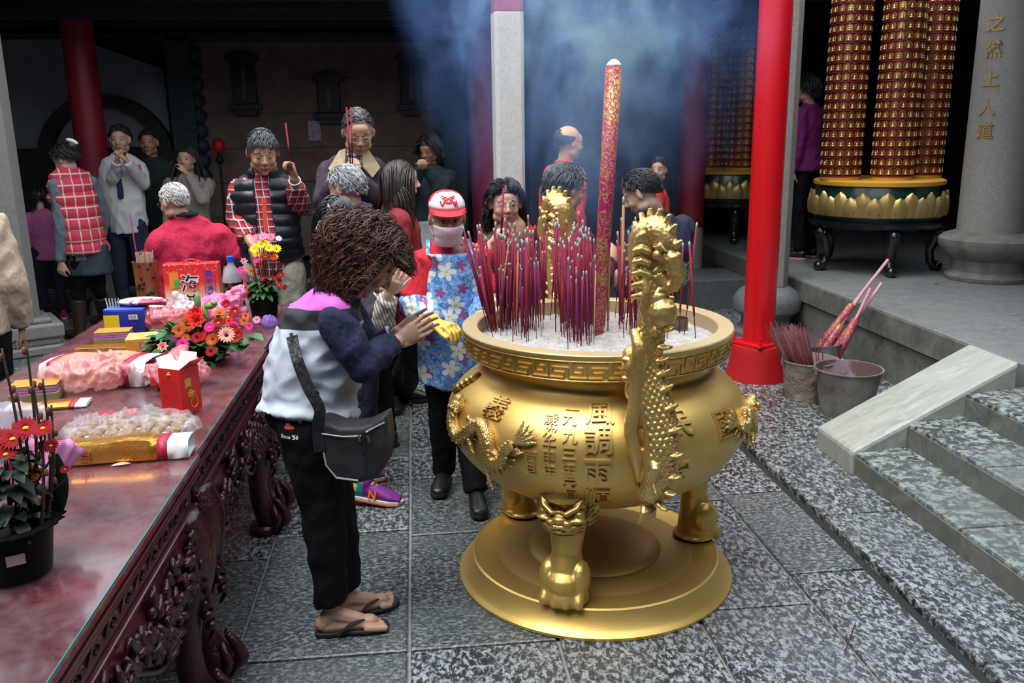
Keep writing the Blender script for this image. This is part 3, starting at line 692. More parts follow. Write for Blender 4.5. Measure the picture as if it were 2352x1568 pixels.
# ================================================================ altar tables
m, nt, b = new_mat('maroon_lacquer_top'); co = coords(nt)
c = ramp(nt, tnoise(nt, co, 2.2, 4), [(.35, (.10, .007, .014)), (.65, (.25, .012, .026))])
c = mix(nt, c, (.34, .27, .30), math_(nt, 'MULTIPLY', ramp(nt, tnoise(nt, co, 7, 7, .75, 1.2), [(.45, 0.0), (.72, 1.0)]), .30))
nt.links.new(c, b.inputs['Base Color']); nt.links.new(ramp(nt, tnoise(nt, co, 9, 5), [(.35, .16), (.7, .5)]), b.inputs['Roughness']); lac_top = m
lac = mat('maroon_lacquer', (.055, .006, .013), .28, col2=(.095, .010, .020), vs=4, coat=.4)
carve = mat('carved_maroon_lacquer', (.050, .008, .014), .30, coat=.35, bmp=.5, bs=70)
m, nt, b = new_mat('sheet_glass'); nt.nodes.remove(b); o_ = nt.nodes['Material Output']
tr = nd(nt, 'ShaderNodeBsdfTransparent'); tr.inputs[0].default_value = (.93, .97, .95, 1); gl = nd(nt, 'ShaderNodeBsdfGlossy'); gl.inputs['Roughness'].default_value = .07
fz = nd(nt, 'ShaderNodeFresnel'); fz.inputs[0].default_value = 1.5; mx = nd(nt, 'ShaderNodeMixShader')
geo = nd(nt, 'ShaderNodeNewGeometry'); nt.links.new(math_(nt, 'MULTIPLY', fz.outputs[0], math_(nt, 'SUBTRACT', 1.0, geo.outputs['Backfacing'])), mx.inputs[0]); nt.links.new(tr.outputs[0], mx.inputs[1]); nt.links.new(gl.outputs[0], mx.inputs[2]); 
df = nd(nt, 'ShaderNodeBsdfDiffuse'); df.inputs[0].default_value = (.50, .38, .42, 1); m3 = nd(nt, 'ShaderNodeMixShader'); gc = coords(nt)
dus = math_(nt, 'MULTIPLY_ADD', ramp(nt, tnoise(nt, gc, 6, 8, .78, 1.5), [(.42, 0.0), (.72, 1.0)]), .11, .01)
nt.links.new(ramp(nt, tnoise(nt, gc, 5, 4), [(.35, .07), (.7, .18)]), gl.inputs['Roughness'])
nt.links.new(dus, m3.inputs[0]); nt.links.new(mx.outputs[0], m3.inputs[1]); nt.links.new(df.outputs[0], m3.inputs[2]); nt.links.new(m3.outputs[0], o_.inputs[0]); glass_m = m
TX0, TX1, TZ = -1.60, -.652, .794
def table(y0, y1, lab, dx=0, carved=True):
    o = empty('altar_table', ((TX0+TX1)/2, (y0+y1)/2, 0), lab, 'table'); x0, x1 = TX0, TX1+dx
    q = MB(); q.bb(x0, x1, y0, y1, .772, TZ); q.build('table_top', lac_top, o, False, .006)
    q = MB(); q.bb(x0+.012, x1-.012, y0+.012, y1-.012, .755, .772); q.bb(x0+.004, x1-.004, y0+.004, y1-.004, .735, .755); q.bb(x0+.03, x1-.03, y0+.03, y1-.03, .655, .735); q.bb(x0+.015, x1-.015, y0+.015, y1-.015, .64, .655); q.build('edge_moulding', lac, o, False, .005)
    # frieze scrolls
    q = MB(); n = int((y1-y0-.2)/.09)
    for i in range(n):
        y = y0+.12+i*(y1-y0-.24)/max(1, n-1)
        q.tube(spline([(x1-.030, y-.04, .68), (x1-.024, y-.015, .715), (x1-.022, y+.012, .70), (x1-.022, y, .685), (x1-.026, y-.008, .695)], 3), .0055, 5)
        q.ell((x1-.028, y+.03, .697), (.008, .016, .010), seg=8, rg=5)
    q.build('frieze_carving', carve, o)
    # carved apron with scalloped hem
    q = MB(); N = 60; zs = []
    for i in range(N+1):
        t = i/N; u = abs(t-.5)*2; z = .44+.07*math.cos(u*PI*2.2)*(1-u*.6)-(.12*max(0, u-.72)/.28); zs.append(max(.30, z))
    rg = []
    for i in range(N+1):
        y = y0+.06+(y1-y0-.12)*i/N; zt_ = .642; zb_ = zs[i]; col = []
        for k in range(7):
            f = k/6; z = zt_+(zb_-zt_)*f; x = x1-.03+.028*math.sin(f*PI)*.9-.004*f; col.append(V((x, y, z)))
        for k in range(7): p = col[6-k]; col.append(V((p.x-.022, p.y, p.z)))
        rg.append(col)
    q.rings(rg)
    q.tube([V((x1-.028, y0+.06+(y1-y0-.12)*i/N, zs[i])) for i in range(N+1)], .009, 6)
    ap = q.build('apron', lac, o, 'all')
    rr = random.Random(int(y0*10)); q = MB()
    for k in range(150 if carved else 50):
        y = rr.uniform(y0+.12, y1-.12); i = int((y-y0-.06)/(y1-y0-.12)*N); zb_ = zs[min(N, max(0, i))]
        z = rr.uniform(zb_+.03, .615); f = (.642-z)/(.642-zb_); x = x1-.03+.028*math.sin(f*PI)*.9+.004
        a = rr.uniform(0, 2*PI); L_ = rr.uniform(.02, .045); c2 = rr.uniform(-1, 1)*.02
        q.tube([(x, y, z), (x+.012, y+math.cos(a)*L_*.5, z+math.sin(a)*L_*.5), (x+.010, y+math.cos(a)*L_+c2, z+math.sin(a)*L_+abs(c2)), (x+.002, y+math.cos(a)*L_*1.1+c2*2, z+math.sin(a)*L_*.8)], [.009, .012, .008, .002], 6)
        if k % 3 == 0: q.ell((x+.008, y, z), (.012, .016, .016), seg=8, rg=6)
    q.build('apron_carving', carve, ap, 'all')
    for sx_, sy_ in ((1, 0), (1, 1), (0, 0), (0, 1)):
        lx = (x1-.055) if sx_ else x0+.055; ly = y0+.10 if not sy_ else y1-.10; ox = 1 if sx_ else -1; oy = -1 if not sy_ else 1
        q = MB(); q.tube(spline([(lx, ly, .645), (lx+ox*.022, ly+oy*.01, .56), (lx+ox*.02, ly+oy*.008, .46), (lx-ox*.005, ly, .34), (lx-ox*.012, ly, .22), (lx-ox*.002, ly, .12), (lx+ox*.022, ly+oy*.010, .055), (lx+ox*.030, ly+oy*.012, .012)], 4),
               lerpl([.062, .072, .064, .048, .040, .044, .056, .046], 29), 10)
        q.tube([(lx, ly, .035), (lx, ly, 0)], [.06, .07], 10)
        if sx_:
            for k in range(9): a = k*.7; q.tube([(lx+.055+.01*math.cos(a), ly+.03*math.sin(a), .60-.045*k*.8), (lx+.068, ly+.035*math.cos(a*1.3), .57-.045*k*.8), (lx+.045, ly+.01, .53-.045*k*.8)], [.015, .012, .003], 6)
            q.tube(spline([(lx+.06, ly, .14), (lx+.085, ly, .10), (lx+.10, ly, .055), (lx+.075, ly, .03), (lx+.055, ly, .055)], 4), lerpl([.012, .02, .024, .02, .014], 17), 8)
            for k in (-1, 1): q.tube([(lx+.05, ly+k*.035, .13), (lx+.072, ly+k*.055, .07), (lx+.05, ly+k*.05, .02)], [.01, .016, .010], 6)
        q.build('leg', carve, o, 'all')
    return o
table(1.12, 2.478, 'nearest maroon carved table, carrying the pot with willow twigs')
table(2.492, 3.742, 'middle maroon carved table, carrying the open red box', -.010)
table(3.756, 4.78, 'farthest maroon carved table, carrying the seaweed gift box', -.022, False)
for y0, y1, dx, lab in ((1.13, 2.468, 0, 'glass sheet covering the nearest carved table'), (2.50, 3.735, -.01, 'glass sheet covering the middle carved table under the paper bag'), (3.765, 4.77, -.022, 'glass sheet covering the farthest carved table')):
    q = MB(); q.bb(TX0+.005, TX1-.004+dx, y0, y1, TZ+.0005, TZ+.006); o = q.build('glass_sheet', glass_m, None, False); tag(o, lab, 'glass sheet')
    q = MB(); q.bb(TX1-.0042+dx, TX1-.0022+dx, y0, y1, TZ+.0005, TZ+.006); q.build('polished_edge', mat('green_glass_edge', (.05, .26, .22), .2), o, False)
ZT = TZ+.006
# ---------------------------------------------------------------- flowers
leaf_m = mat('green_leaf', (.022, .10, .022), .42, col2=(.06, .19, .05), vs=20); leafd_m = mat('dark_leaf', (.004, .014, .008), .5, col2=(.009, .032, .014), vs=20)
bud_m = mat('lily_bud', (.20, .30, .09), .45); twig_m = mat('willow_twig', (.045, .028, .018), .7, col2=(.09, .06, .03), vs=30)
pot_m = mat('black_plastic_pot', (.003, .0035, .004), .5, spec=.15)
def petal_col(n, c): return mat('petal_'+n, c, .6, spec=.15)
PINK, RED, CRIM, YEL, ORG, PEACH, MAG, WHT, RUST = [petal_col(*x) for x in (('pink', (.80, .22, .42)), ('red', (.70, .02, .015)), ('crimson', (.30, .003, .012)), ('yellow', (.85, .55, .02)), ('orange', (.75, .16, .03)), ('peach', (.80, .33, .24)), ('magenta', (.70, .02, .22)), ('white', (.8, .8, .78)), ('rust', (.45, .09, .02)))]
EYE_Y = petal_col('disc_yellow', (.80, .50, .02)); EYE_D = petal_col('disc_dark', (.03, .01, .01))
def flower(c, n, r, m, parent, eye=EYE_Y, petals=18, layers=2, cup=.25, name='flower_head'):
    c = V(c); n = V(n).normalized(); x, y, _ = frame(n); q = MB()
    for L_ in range(layers):
        rl = r*(1-.28*L_)
        for k in range(petals):
            a = 2*PI*(k+.5*L_)/petals; d = x*math.cos(a)+y*math.sin(a); s_ = n.cross(d); up = n*(cup*rl*(1+L_*.7)+random.uniform(-.05, .05)*r)
            w = r*min(.34, 4.4/petals); b0 = c+d*r*.14; m1 = c+d*rl*.62+up*.75; e = c+d*rl+up*.7
            q.add([b0-s_*w*.25, b0+s_*w*.25, m1+s_*w*.6, e, m1-s_*w*.6, m1+n*r*.04], [(0, 1, 5), (1, 2, 5), (2, 3, 5), (3, 4, 5), (4, 0, 5)])
    o = q.build(name, m, parent, 'all')
    if eye: q = MB(); q.ell(c+n*r*.12, (r*.22, r*.22, r*.14), seg=10, rg=6); q.build('disc', eye, o)
    return o
def leaf(q, base, d, L_, w, droop=.3, n=6, mi=0):
    base, d = V(base), V(d).normalized(); s_ = d.cross(V((0, 0, 1)))
    if s_.length < .1: s_ = V((1, 0, 0))
    s_.normalize(); up = s_.cross(d); rg = []
    for i in range(n+1):
        t = i/n; p = base+d*L_*t-V((0, 0, 1))*droop*L_*t*t; ww = w*math.sin(PI*min(1, t*.93+.05))**.8*.5
        rg.append([p-s_*ww+up*ww*.3, p, p+s_*ww+up*ww*.3])
    q.rings(rg, mi, False, False)
def pot(parent, c, r0, r1, h, scallop=0):
    q = MB(); T = Matrix.Translation(c); q.lathe([(r0, 0), (r1, h), (r1-.005, h), (r0-.006, .01), (.001, .01)], 40, T); q.lathe([(r1-.02, h*.8), (.001, h*.84)], 24, T)
    if scallop:
        rg = []
        for k in range(96): a = 2*PI*k/96; d = V((math.cos(a), math.sin(a), 0)); w = r1+.018+.008*math.sin(a*scallop); z = h+.003*math.sin(a*scallop); rg.append([V(c)+d*(r1-.003)+V((0, 0, h-.003)), V(c)+d*w+V((0, 0, z-.003)), V(c)+d*w+V((0, 0, z)), V(c)+d*(r1-.003)+V((0, 0, h))])
        rg.append(rg[0]); q.rings(rg, caps=False)
    return q.build('pot', pot_m, parent)
random.seed(21)
# near pot with willow twigs
c = V((-.875, 1.80, ZT)); FP = empty('flower_pot', c, 'black scalloped pot of red chrysanthemums and tall willow twigs at the near left corner', 'flower pot')
pt = pot(FP, c, .068, .083, .115, 22)
q = MB(); lb = Pz(80, 1315, .85); d = (V((CAM.x, CAM.y, 0))-V((c.x, c.y, 0))).normalized(); s_ = V((-d.y, d.x, 0)); p0 = c+d*.083+V((0, 0, .062)); q.box(p0, (.035, .002, .022), Matrix((s_, d, V((0, 0, 1)))).transposed()); q.build('label_sticker', mat('pinkish_label', (.45, .36, .38), .6), pt, False)
q = MB()
for k in range(110):
    a = random.uniform(0, 2*PI); leaf(q, c+V((math.cos(a)*.03, math.sin(a)*.03, .10+random.random()*.17)), (math.cos(a), math.sin(a), random.uniform(-.2, .6)), random.uniform(.035, .065), .030, .5)
q.build('foliage', leafd_m, FP, 'all', kind='stuff')
q = MB(); lp = Py(135, 1190, 1.85); rg = []
for i in range(9):
    t = i/8; p = Py(128+8*math.sin(t*3), 1200-160*t, 1.85); w = .020*math.sin(PI*min(1, t*.95+.03))**.7; rg.append([p-V((w, 0, 0)), p+V((0, -.006, 0)), p+V((w, 0, 0))])
q.rings(rg, 0, False, False); q.build('broad_leaf', leafd_m, FP, 'all')
for k, (bx, tx, ty, dy) in enumerate(((60, 4, 800, 0), (70, 38, 900, .02), (78, 60, 785, .03), (95, 75, 880, -.01), (100, 118, 930, .02), (108, 98, 870, .04))):
    b0 = Py(bx, 1230, 1.80+dy); t0 = Py(tx, ty, 1.80+dy); mid = b0.lerp(t0, .5)+V((.012, 0, 0)); pth = spline([b0, mid, t0], 6)
    q = MB(); q.tube(pth, lerpl([.0045, .0035, .0022], len(pth)), 6); o = q.build('twig', twig_m, FP, 'all')
    for i in range(3, len(pth), 2): q = MB(); sg = 1 if i % 4 == 1 else -1; q.ell(pth[i]+V((sg*.006, 0, .004)), (.005, .005, .009), seg=8, rg=6); q.build('bud', mat('willow_bud', (.22, .12, .05), .5, col2=(.25, .07, .05), vs=40), o)
for px, py, r, m in ((30, 1010, .030, CRIM), (60, 985, .030, CRIM), (100, 985, .024, CRIM), (14, 1045, .026, CRIM), (18, 1085, .022, RED), (48, 1078, .020, RUST), (118, 1025, .020, CRIM), (85, 1090, .018, RUST), (150, 1078, .012, CRIM), (5, 1010, .03, CRIM)):
    p = Py(px, py, 1.80+random.uniform(-.02, .03)); q = MB(); q.tube([c+V((0, 0, .1)), p-V((0, 0, .02)), p], .0022, 5)
    f = flower(p, (random.uniform(-.2, .3), -.6, .8), r, m, FP, EYE_Y, 20, 3); q.build('stem', leafd_m, f)
# sheets of pink paper and clear wrap behind the near pot
def sheet(name, pts, m, lab, cat, thick=.0012, fold=.01, parent=None, nu=12, seed=0):
    """crumpled quad sheet from four corner points"""
    a, b_, c_, d_ = [V(p) for p in pts]; nrm = (b_-a).cross(d_-a).normalized(); rows = []
    for i in range(nu+1):
        u = i/nu; rows.append([a.lerp(b_, u).lerp(d_.lerp(c_, u), j/nu)+nrm*(noise.noise(V((u*4, j/nu*4, seed)))*fold*1.6+noise.noise(V((u*11, j/nu*11, seed+4)))*fold*.7) for j in range(nu+1)])
    q = MB()
    q.rings(rows, 0, False, False); o = q.build(name, m, parent, 'all'); md = o.modifiers.new('t', 'SOLIDIFY'); md.thickness = thick; md.offset = 0
    if lab: tag(o, lab, cat)
    return o
pinkp = mat('pink_wrapping_paper', (.72, .26, .52), .5); 
wrap = mat('clear_wrap', (.75, .70, .82), .12, alpha=.32, spec=.9)
def cone_wrap(name, tip, opn, r, m, lab, cat, fr=.25, seed=1, parent=None):
    tip, opn = V(tip), V(opn); d = opn-tip; x, y, _ = frame(d); rg = []
    for i in range(9):
        t = i/8; ring = []
        for k in range(40): a = 2*PI*k/40; rr_ = r*(.10+.90*t)*(1+fr*t*noise.noise(V((math.cos(a)*2.2, math.sin(a)*2.2, seed+t)))+.08*t*math.sin(a*9)); ring.append(tip+d*(t+.12*t*noise.noise(V((math.cos(a)*3, math.sin(a)*3, seed+9))))+(x*math.cos(a)+y*math.sin(a))*rr_)
        rg.append(ring)
    q = MB(); q.rings(rg, caps=False); o = q.build(name, m, parent, 'all'); md = o.modifiers.new('t', 'SOLIDIFY'); md.thickness = .0012
    if lab: tag(o, lab, cat)
    return o
cone_wrap('pink_paper_wrap', Py(95, 1150, 1.98), Py(128, 1020, 2.06), .055, pinkp, 'pink florist paper cone behind the near black pot', 'wrapping paper', .5)
cone_wrap('clear_flower_wrap', Py(-10, 1120, 2.12), Py(20, 930, 2.16), .085, wrap, 'crinkled clear florist wrap at the left edge behind the red flowers', 'wrapping', .4, 5)
# centre arrangement
c = V((-.93, 3.62, ZT)); FA = empty('flower_arrangement', c, 'low bowl of red, pink and orange flowers with glossy leaves on the middle table', 'flower arrangement')
q = MB(); q.lathe([(.11, 0), (.15, .06), (.145, .06), (.10, .01), (.001, .01)], 36, Matrix.Translation(c)); q.build('bowl', pot_m, FA)
q = MB(); q.ell(c+V((0, 0, .07)), (.155, .13, .07)); q.build('floral_foam', leafd_m, FA)
q = MB()
for k in range(130):
    a = random.uniform(0, 2*PI); e = random.uniform(-.1, 1.2); d = V((math.cos(a)*math.cos(e), math.sin(a)*math.cos(e), math.sin(e))); leaf(q, c+V((0, 0, .06))+V((d.x*.13, d.y*.10, d.z*.06)), d, random.uniform(.05, .095), random.uniform(.04, .06), .25, 5)
q.build('foliage', leaf_m, FA, 'all', kind='stuff')
for px, py, r, w_ in ((440, 790, .045, .06), (560, 800, .05, .07), (585, 775, .05, .06), (530, 815, .05, .07), (400, 770, .045, .05), (515, 735, .05, .05), (480, 835, .05, .05)):
    q = MB(); p = Py(px, py, 3.50); x_ = .5
    leaf(q, p-V((r*.5, 0, -.01)), (random.uniform(-.3, 1), -.5, random.uniform(-.3, .4)), r*1.5, w_, .2, 8); leaf(q, p, (random.uniform(-1, .3), -.6, random.uniform(-.2, .5)), r*1.3, w_*.8, .2, 8); q.build('broad_leaf', leaf_m, FA, 'all')
for px, py, r, m, ey, y_, ln in ((432, 745, .045, RUST, None, 3.55, 34), (412, 760, .035, RUST, None, 3.52, 30), (505, 722, .030, ORG, None, 3.62, 30), (455, 740, .042, RED, None, 3.48, 7), (452, 722, .036, RED, None, 3.50, 7), (520, 770, .036, PEACH, EYE_D, 3.42, 16),
                            (482, 752, .026, MAG, EYE_Y, 3.44, 20), (502, 742, .028, CRIM, EYE_Y, 3.46, 20), (547, 768, .028, CRIM, None, 3.44, 26), (453, 776, .026, CRIM, None, 3.42, 26), (420, 792, .028, MAG, None, 3.40, 18), (388, 820, .028, CRIM, EYE_Y, 3.36, 20), (573, 750, .02, MAG, None, 3.50, 14),
                            (540, 715, .026, CRIM, EYE_Y, 3.60, 20), (520, 698, .024, CRIM, None, 3.66, 18), (485, 808, .024, CRIM, None, 3.36, 20), (590, 735, .02, PINK, None, 3.58, 10), (480, 705, .024, ORG, None, 3.66, 26), (565, 728, .018, ORG, None, 3.56, 8), (374, 798, .024, PEACH, None, 3.40, 7)):
    flower(Py(px, py, y_), (random.uniform(-.3, .3), -.8, .55), r, m, FA, ey, ln, 3 if ln > 16 else 2, .3 if ln > 8 else .8)
rf_ = random.Random(8)
for k in range(22):
    a = 2*PI*k/22+.2; e = .35+.6*rf_.random(); px, py = 492+92*math.cos(a)*e, 752+48*math.sin(a)*e
    flower(Py(px, py, 3.62-.25*math.sin(a)*e+rf_.uniform(-.02, .02)), (rf_.uniform(-.4, .4), -.7, .6), rf_.uniform(.022, .032), (CRIM, RED, RUST, MAG, CRIM, ORG)[k % 6], FA, EYE_Y if k % 3 == 0 else None, 18+k % 8, 3)
for px, py, tx, ty in ((455, 710, 452, 670), (478, 740, 466, 700), (490, 700, 492, 690), (470, 705, 500, 698)):
    p, t_ = Py(px, py, 3.52), Py(tx, ty, 3.52); q = MB(); q.tube([p, p.lerp(t_, .3), p.lerp(t_, .7), t_], [.006, .014, .012, .002], 8); q.build('lily_bud', bud_m, FA, 'all')
# back pot
c = V((-.785, 4.46, ZT)); FB = empty('flower_pot', c, 'black pot of yellow, pink and dark red daisies at the far table corner', 'flower pot')
pot(FB, c, .062, .075, .105, 0)
q = MB()
for k in range(70):
    a = random.uniform(0, 2*PI); leaf(q, c+V((math.cos(a)*.03, math.sin(a)*.03, .09+random.random()*.10)), (math.cos(a), math.sin(a), random.uniform(-.2, .8)), random.uniform(.05, .08), .03, .4)
for k in range(6): leaf(q, c+V((.02, 0, .12)), (random.uniform(.2, .6), 0, 1), random.uniform(.15, .24), .03, .1)
q.build('foliage', leaf_m, FB, 'all', kind='stuff')
q = MB()
for k in range(22): a = random.uniform(0, 2*PI); q.tube([c+V((math.cos(a)*.02, math.sin(a)*.02, .09)), c+V((math.cos(a)*.04-.01, math.sin(a)*.04, random.uniform(.25, .42)))], .0018, 4)
q.build('stems', twig_m, FB, 'all', kind='stuff')
FL = [(585, 572, .028, YEL, 12), (600, 562, .028, YEL, 12), (618, 570, .028, YEL, 12), (635, 572, .028, YEL, 12), (592, 583, .026, YEL, 12), (612, 558, .02, YEL, 12), (590, 548, .026, PINK, 14), (605, 543, .026, PINK, 14), (622, 545, .024, PINK, 14), (640, 548, .018, WHT, 12), (610, 590, .022, RED, 14), (590, 597, .022, MAG, 14), (628, 592, .02, RED, 14),
      (578, 625, .034, ORG, 28), (565, 663, .030, ORG, 26), (572, 680, .028, ORG, 26), (604, 640, .018, CRIM, 14), (618, 640, .018, CRIM, 14), (632, 640, .018, CRIM, 14), (645, 632, .022, CRIM, 14), (607, 660, .020, CRIM, 14), (622, 657, .018, CRIM, 14), (642, 655, .018, CRIM, 14), (655, 660, .016, CRIM, 14), (585, 655, .018, CRIM, 14), (553, 620, .022, MAG, 16), (560, 600, .022, PINK, 6), (632, 590, .018, YEL, 10), (600, 610, .02, RED, 12)]
for px, py, r, m, n in FL: flower(Py(px, py, 4.45+random.uniform(-.05, .05)), (random.uniform(-.3, .3), -.7, .6), r, m, FB, EYE_Y if n == 14 else None, n, 3 if n > 20 else 2)
q = MB(); p, t_ = Py(572, 655, 4.44), Py(553, 615, 4.44); q.tube([p, p.lerp(t_, .4), p.lerp(t_, .8), t_], [.006, .02, .018, .002], 8); q.build('lily', PINK, FB, 'all')
q = MB(); p, t_ = Py(585, 645, 4.42), Py(558, 612, 4.42); q.tube([p, p.lerp(t_, .5), t_], [.003, .014, .001], 8, flat=.5); q.build('lily_bud', bud_m, FB, 'all')
a_, b_ = Py(600, 455, 4.46), Py(616, 532, 4.46); q = MB(); q.bb(a_.x, b_.x, 4.458, 4.462, b_.z, a_.z); o = q.build('paper_slip', mat('orange_red_paper', (.80, .09, .04), .6), FB, False); 
q = MB(); q.tube([V(((a_.x+b_.x)/2, 4.464, a_.z-.01)), c+V((0, 0, .1))], .002, 5); q.build('slip_stick', twig_m, FB)

# ---------------------------------------------------------------- offerings
def box_thing(name, c, size, yaw, mats, lab, cat, bevel=.003):
    """mats: side, top"""
    q = MB(); q.box(V((0, 0, size[2]/2)), size); q.m = [1 if f == (4, 5, 7, 6) else 0 for f in q.f]
    o = q.build(name, mats, None, False, bevel); o.location = c; o.rotation_euler = (0, 0, R(yaw)); return tag(o, lab, cat)
def face_mb(o, mb, name, m, face='front', size=None, off=(0, 0), parent=None):
    """lay a flat mesh (XY plane) on a face of a box thing whose origin is at its base centre"""
    sx_, sy_, sz_ = size; M = Matrix(((1, 0, 0, off[0]), (0, 0, -1, -sy_/2-.0012), (0, 1, 0, sz_/2+off[1]), (0, 0, 0, 1))) if face == 'front' else (Matrix(((0, 0, 1, sx_/2+.0012), (1, 0, 0, off[0]), (0, 1, 0, sz_/2+off[1]), (0, 0, 0, 1))) if face == 'right' else Matrix(((1, 0, 0, off[0]), (0, 1, 0, off[1]), (0, 0, 1, sz_+.0012), (0, 0, 0, 1))))
    mb.xf(M); c_ = mb.build(name, m, None, False); c_.parent = o; return c_
def rect(w, h, c=(0, 0), t=.0008): q = MB(); q.bb(c[0]-w/2, c[0]+w/2, c[1]-h/2, c[1]+h/2, -t, t); return q
# seaweed gift box
m, nt, b = new_mat('red_white_gift_card'); co = coords(nt); s = nd(nt, 'ShaderNodeSeparateXYZ'); nt.links.new(co, s.inputs[0])
c1 = ramp(nt, math_(nt, 'MULTIPLY_ADD', s.outputs[2], 1/.255, 0), [(.10, (.85, .83, .80)), (.45, (.85, .30, .15)), (.62, (.80, .035, .02)), (1, (.75, .02, .02))])
sp = ramp(nt, tnoise(nt, co, 90, 2), [(.60, 0.0), (.66, 1.0)]); top = ramp(nt, math_(nt, 'MULTIPLY', s.outputs[2], 1/.255), [(.72, 0.0), (.95, 1.0)])
nt.links.new(mix(nt, c1, (.85, .6, .55), math_(nt, 'MULTIPLY', sp, top)), b.inputs['Base Color']); b.inputs['Roughness'].default_value = .4; giftm = m
S = (.275, .09, .255); bc = V((-1.17, 4.66, ZT)); o = box_thing('gift_box', bc, S, 4, [giftm, giftm], 'red and white seaweed gift box with black brush characters, standing upright', 'gift box')
blk = mat('black_ink', (.01, .01, .012), .5); whm = mat('white_print', (.85, .85, .85), .5); blu = mat('blue_print', (.03, .06, .45), .5)
for ch, z in (('海', .028), ('苔', -.075)):
    face_mb(o, text_mb(ch, .098, .0008, .045), 'character_outline', whm, 'front', S, (-.01, z)); face_mb(o, text_mb(ch, .095, .0022, .01), 'printed_character', blk, 'front', S, (-.01, z))
for k, ch in enumerate('韓味海苔'): face_mb(o, text_mb(ch, .036, .001, .02), 'printed_character', blu, 'front', S, (.088, .075-.039*k))
face_mb(o, rect(.046, .085), 'price_sticker', mat('orange_label', (.85, .25, .03), .5), 'front', S, (-.086, .045)); face_mb(o, rect(.024, .042, (0, 0), .0016), 'green_seal', mat('green_label', (.03, .42, .10), .5), 'front', S, (-.076, .025))
for x in (.064, .114): face_mb(o, rect(.003, .12), 'printed_line', blu, 'front', S, (x, .03))
q = MB(); q.tube(arc((-.05, 0, S[2]), (.05, 0, S[2]), (0, 0, .018)), .005, 6); h = q.build('carry_handle', mat('red_cord', (.6, .02, .03), .5)); h.parent = o
# bamboo holder with sticks
c = V((-1.405, 4.66, ZT)); BH = empty('incense_holder', c, 'brown glazed bamboo-shaped holder full of plain sticks, left of the gift box', 'incense holder')
q = MB(); q.lathe([(.060, 0), (.057, .02), (.054, .13), (.057, .14), (.055, .15), (.059, .255), (.062, .27), (.056, .27), (.052, .05), (.001, .05)], 32, Matrix.Translation(c)); q.build('holder', mat('orange_brown_glaze', (.30, .085, .02), .25, col2=(.20, .05, .015), vs=6, coat=.4), BH)
q = MB(); 
for k in range(14): a = random.uniform(-2.1, -.6); z = random.uniform(.10, .26); p = c+V((.056*math.cos(a), .056*math.sin(a), z)); q.ell(p, (.008, .006, .012), seg=8, rg=5)
q.build('painted_blossom', blk, BH)
hs = mat('plain_stick', (.16, .09, .07), .8, col2=(.24, .15, .11), vs=30)
def stickling(name, a, b_, r, m, lab, grp, protos_={}):
    key = (name, m.name, r)
    L_ = (V(b_)-V(a)).length
    if key not in protos_: q = MB(); q.tube([(0, 0, 0), (0, 0, 1)], r, 5); o = q.build(name, m, None, 'all'); protos_[key] = o
    else: o = protos_[key].copy(); COL.objects.link(o)
    o.location = a; o.rotation_euler = (V(b_)-V(a)).to_track_quat('Z', 'Y').to_euler(); o.scale = (1, 1, L_); tag(o, lab, 'stick', grp); return o
for k in range(42):
    a = random.uniform(0, 2*PI); r_ = .044*math.sqrt(random.random()); stickling('joss_stick', c+V((r_*math.cos(a)*.8, r_*math.sin(a)*.8, .052)), c+V((r_*math.cos(a)*1.1, r_*math.sin(a)*1.1, random.uniform(.30, .325))), .0030, hs, 'thin brown stick packed in the bamboo-shaped holder', 'plain sticks in the holder')
stickling('joss_stick', c+V((-.03, .03, .052)), Py(298, 492, 4.70), .0035, stick_p, 'single long magenta stick leaning out of the bamboo-shaped holder', None)
# cola bottle
c = V((-.965, 4.62, ZT)); BO = empty('drink_bottle', c, 'dark cola bottle with a bright blue cap behind the gift box', 'bottle'); T = Matrix.Translation(c)
q = MB(); q.lathe([(.044, 0), (.048, .01), (.048, .07), (.044, .085), (.048, .10), (.047, .155)], 28, T); q.build('cola', mat('cola', (.012, .004, .004), .1, coat=.6), BO)
q = MB(); q.lathe([(.048, .155), (.044, .19), (.03, .225), (.016, .25), (.015, .265)], 28, T, caps=False); q.build('clear_neck', mat('clear_plastic', (.6, .65, .7), .08, alpha=.45), BO)
q = MB(); q.lathe([(.0485, .075), (.0485, .10)], 28, T, caps=False); q.build('label_band', mat('blue_white_label', (.10, .18, .5), .4), BO)
q = MB(); q.lathe([(.019, .262), (.019, .288), (.016, .29), (.001, .29)], 24, T); q.build('cap', mat('blue_cap', (.01, .08, .60), .4), BO)
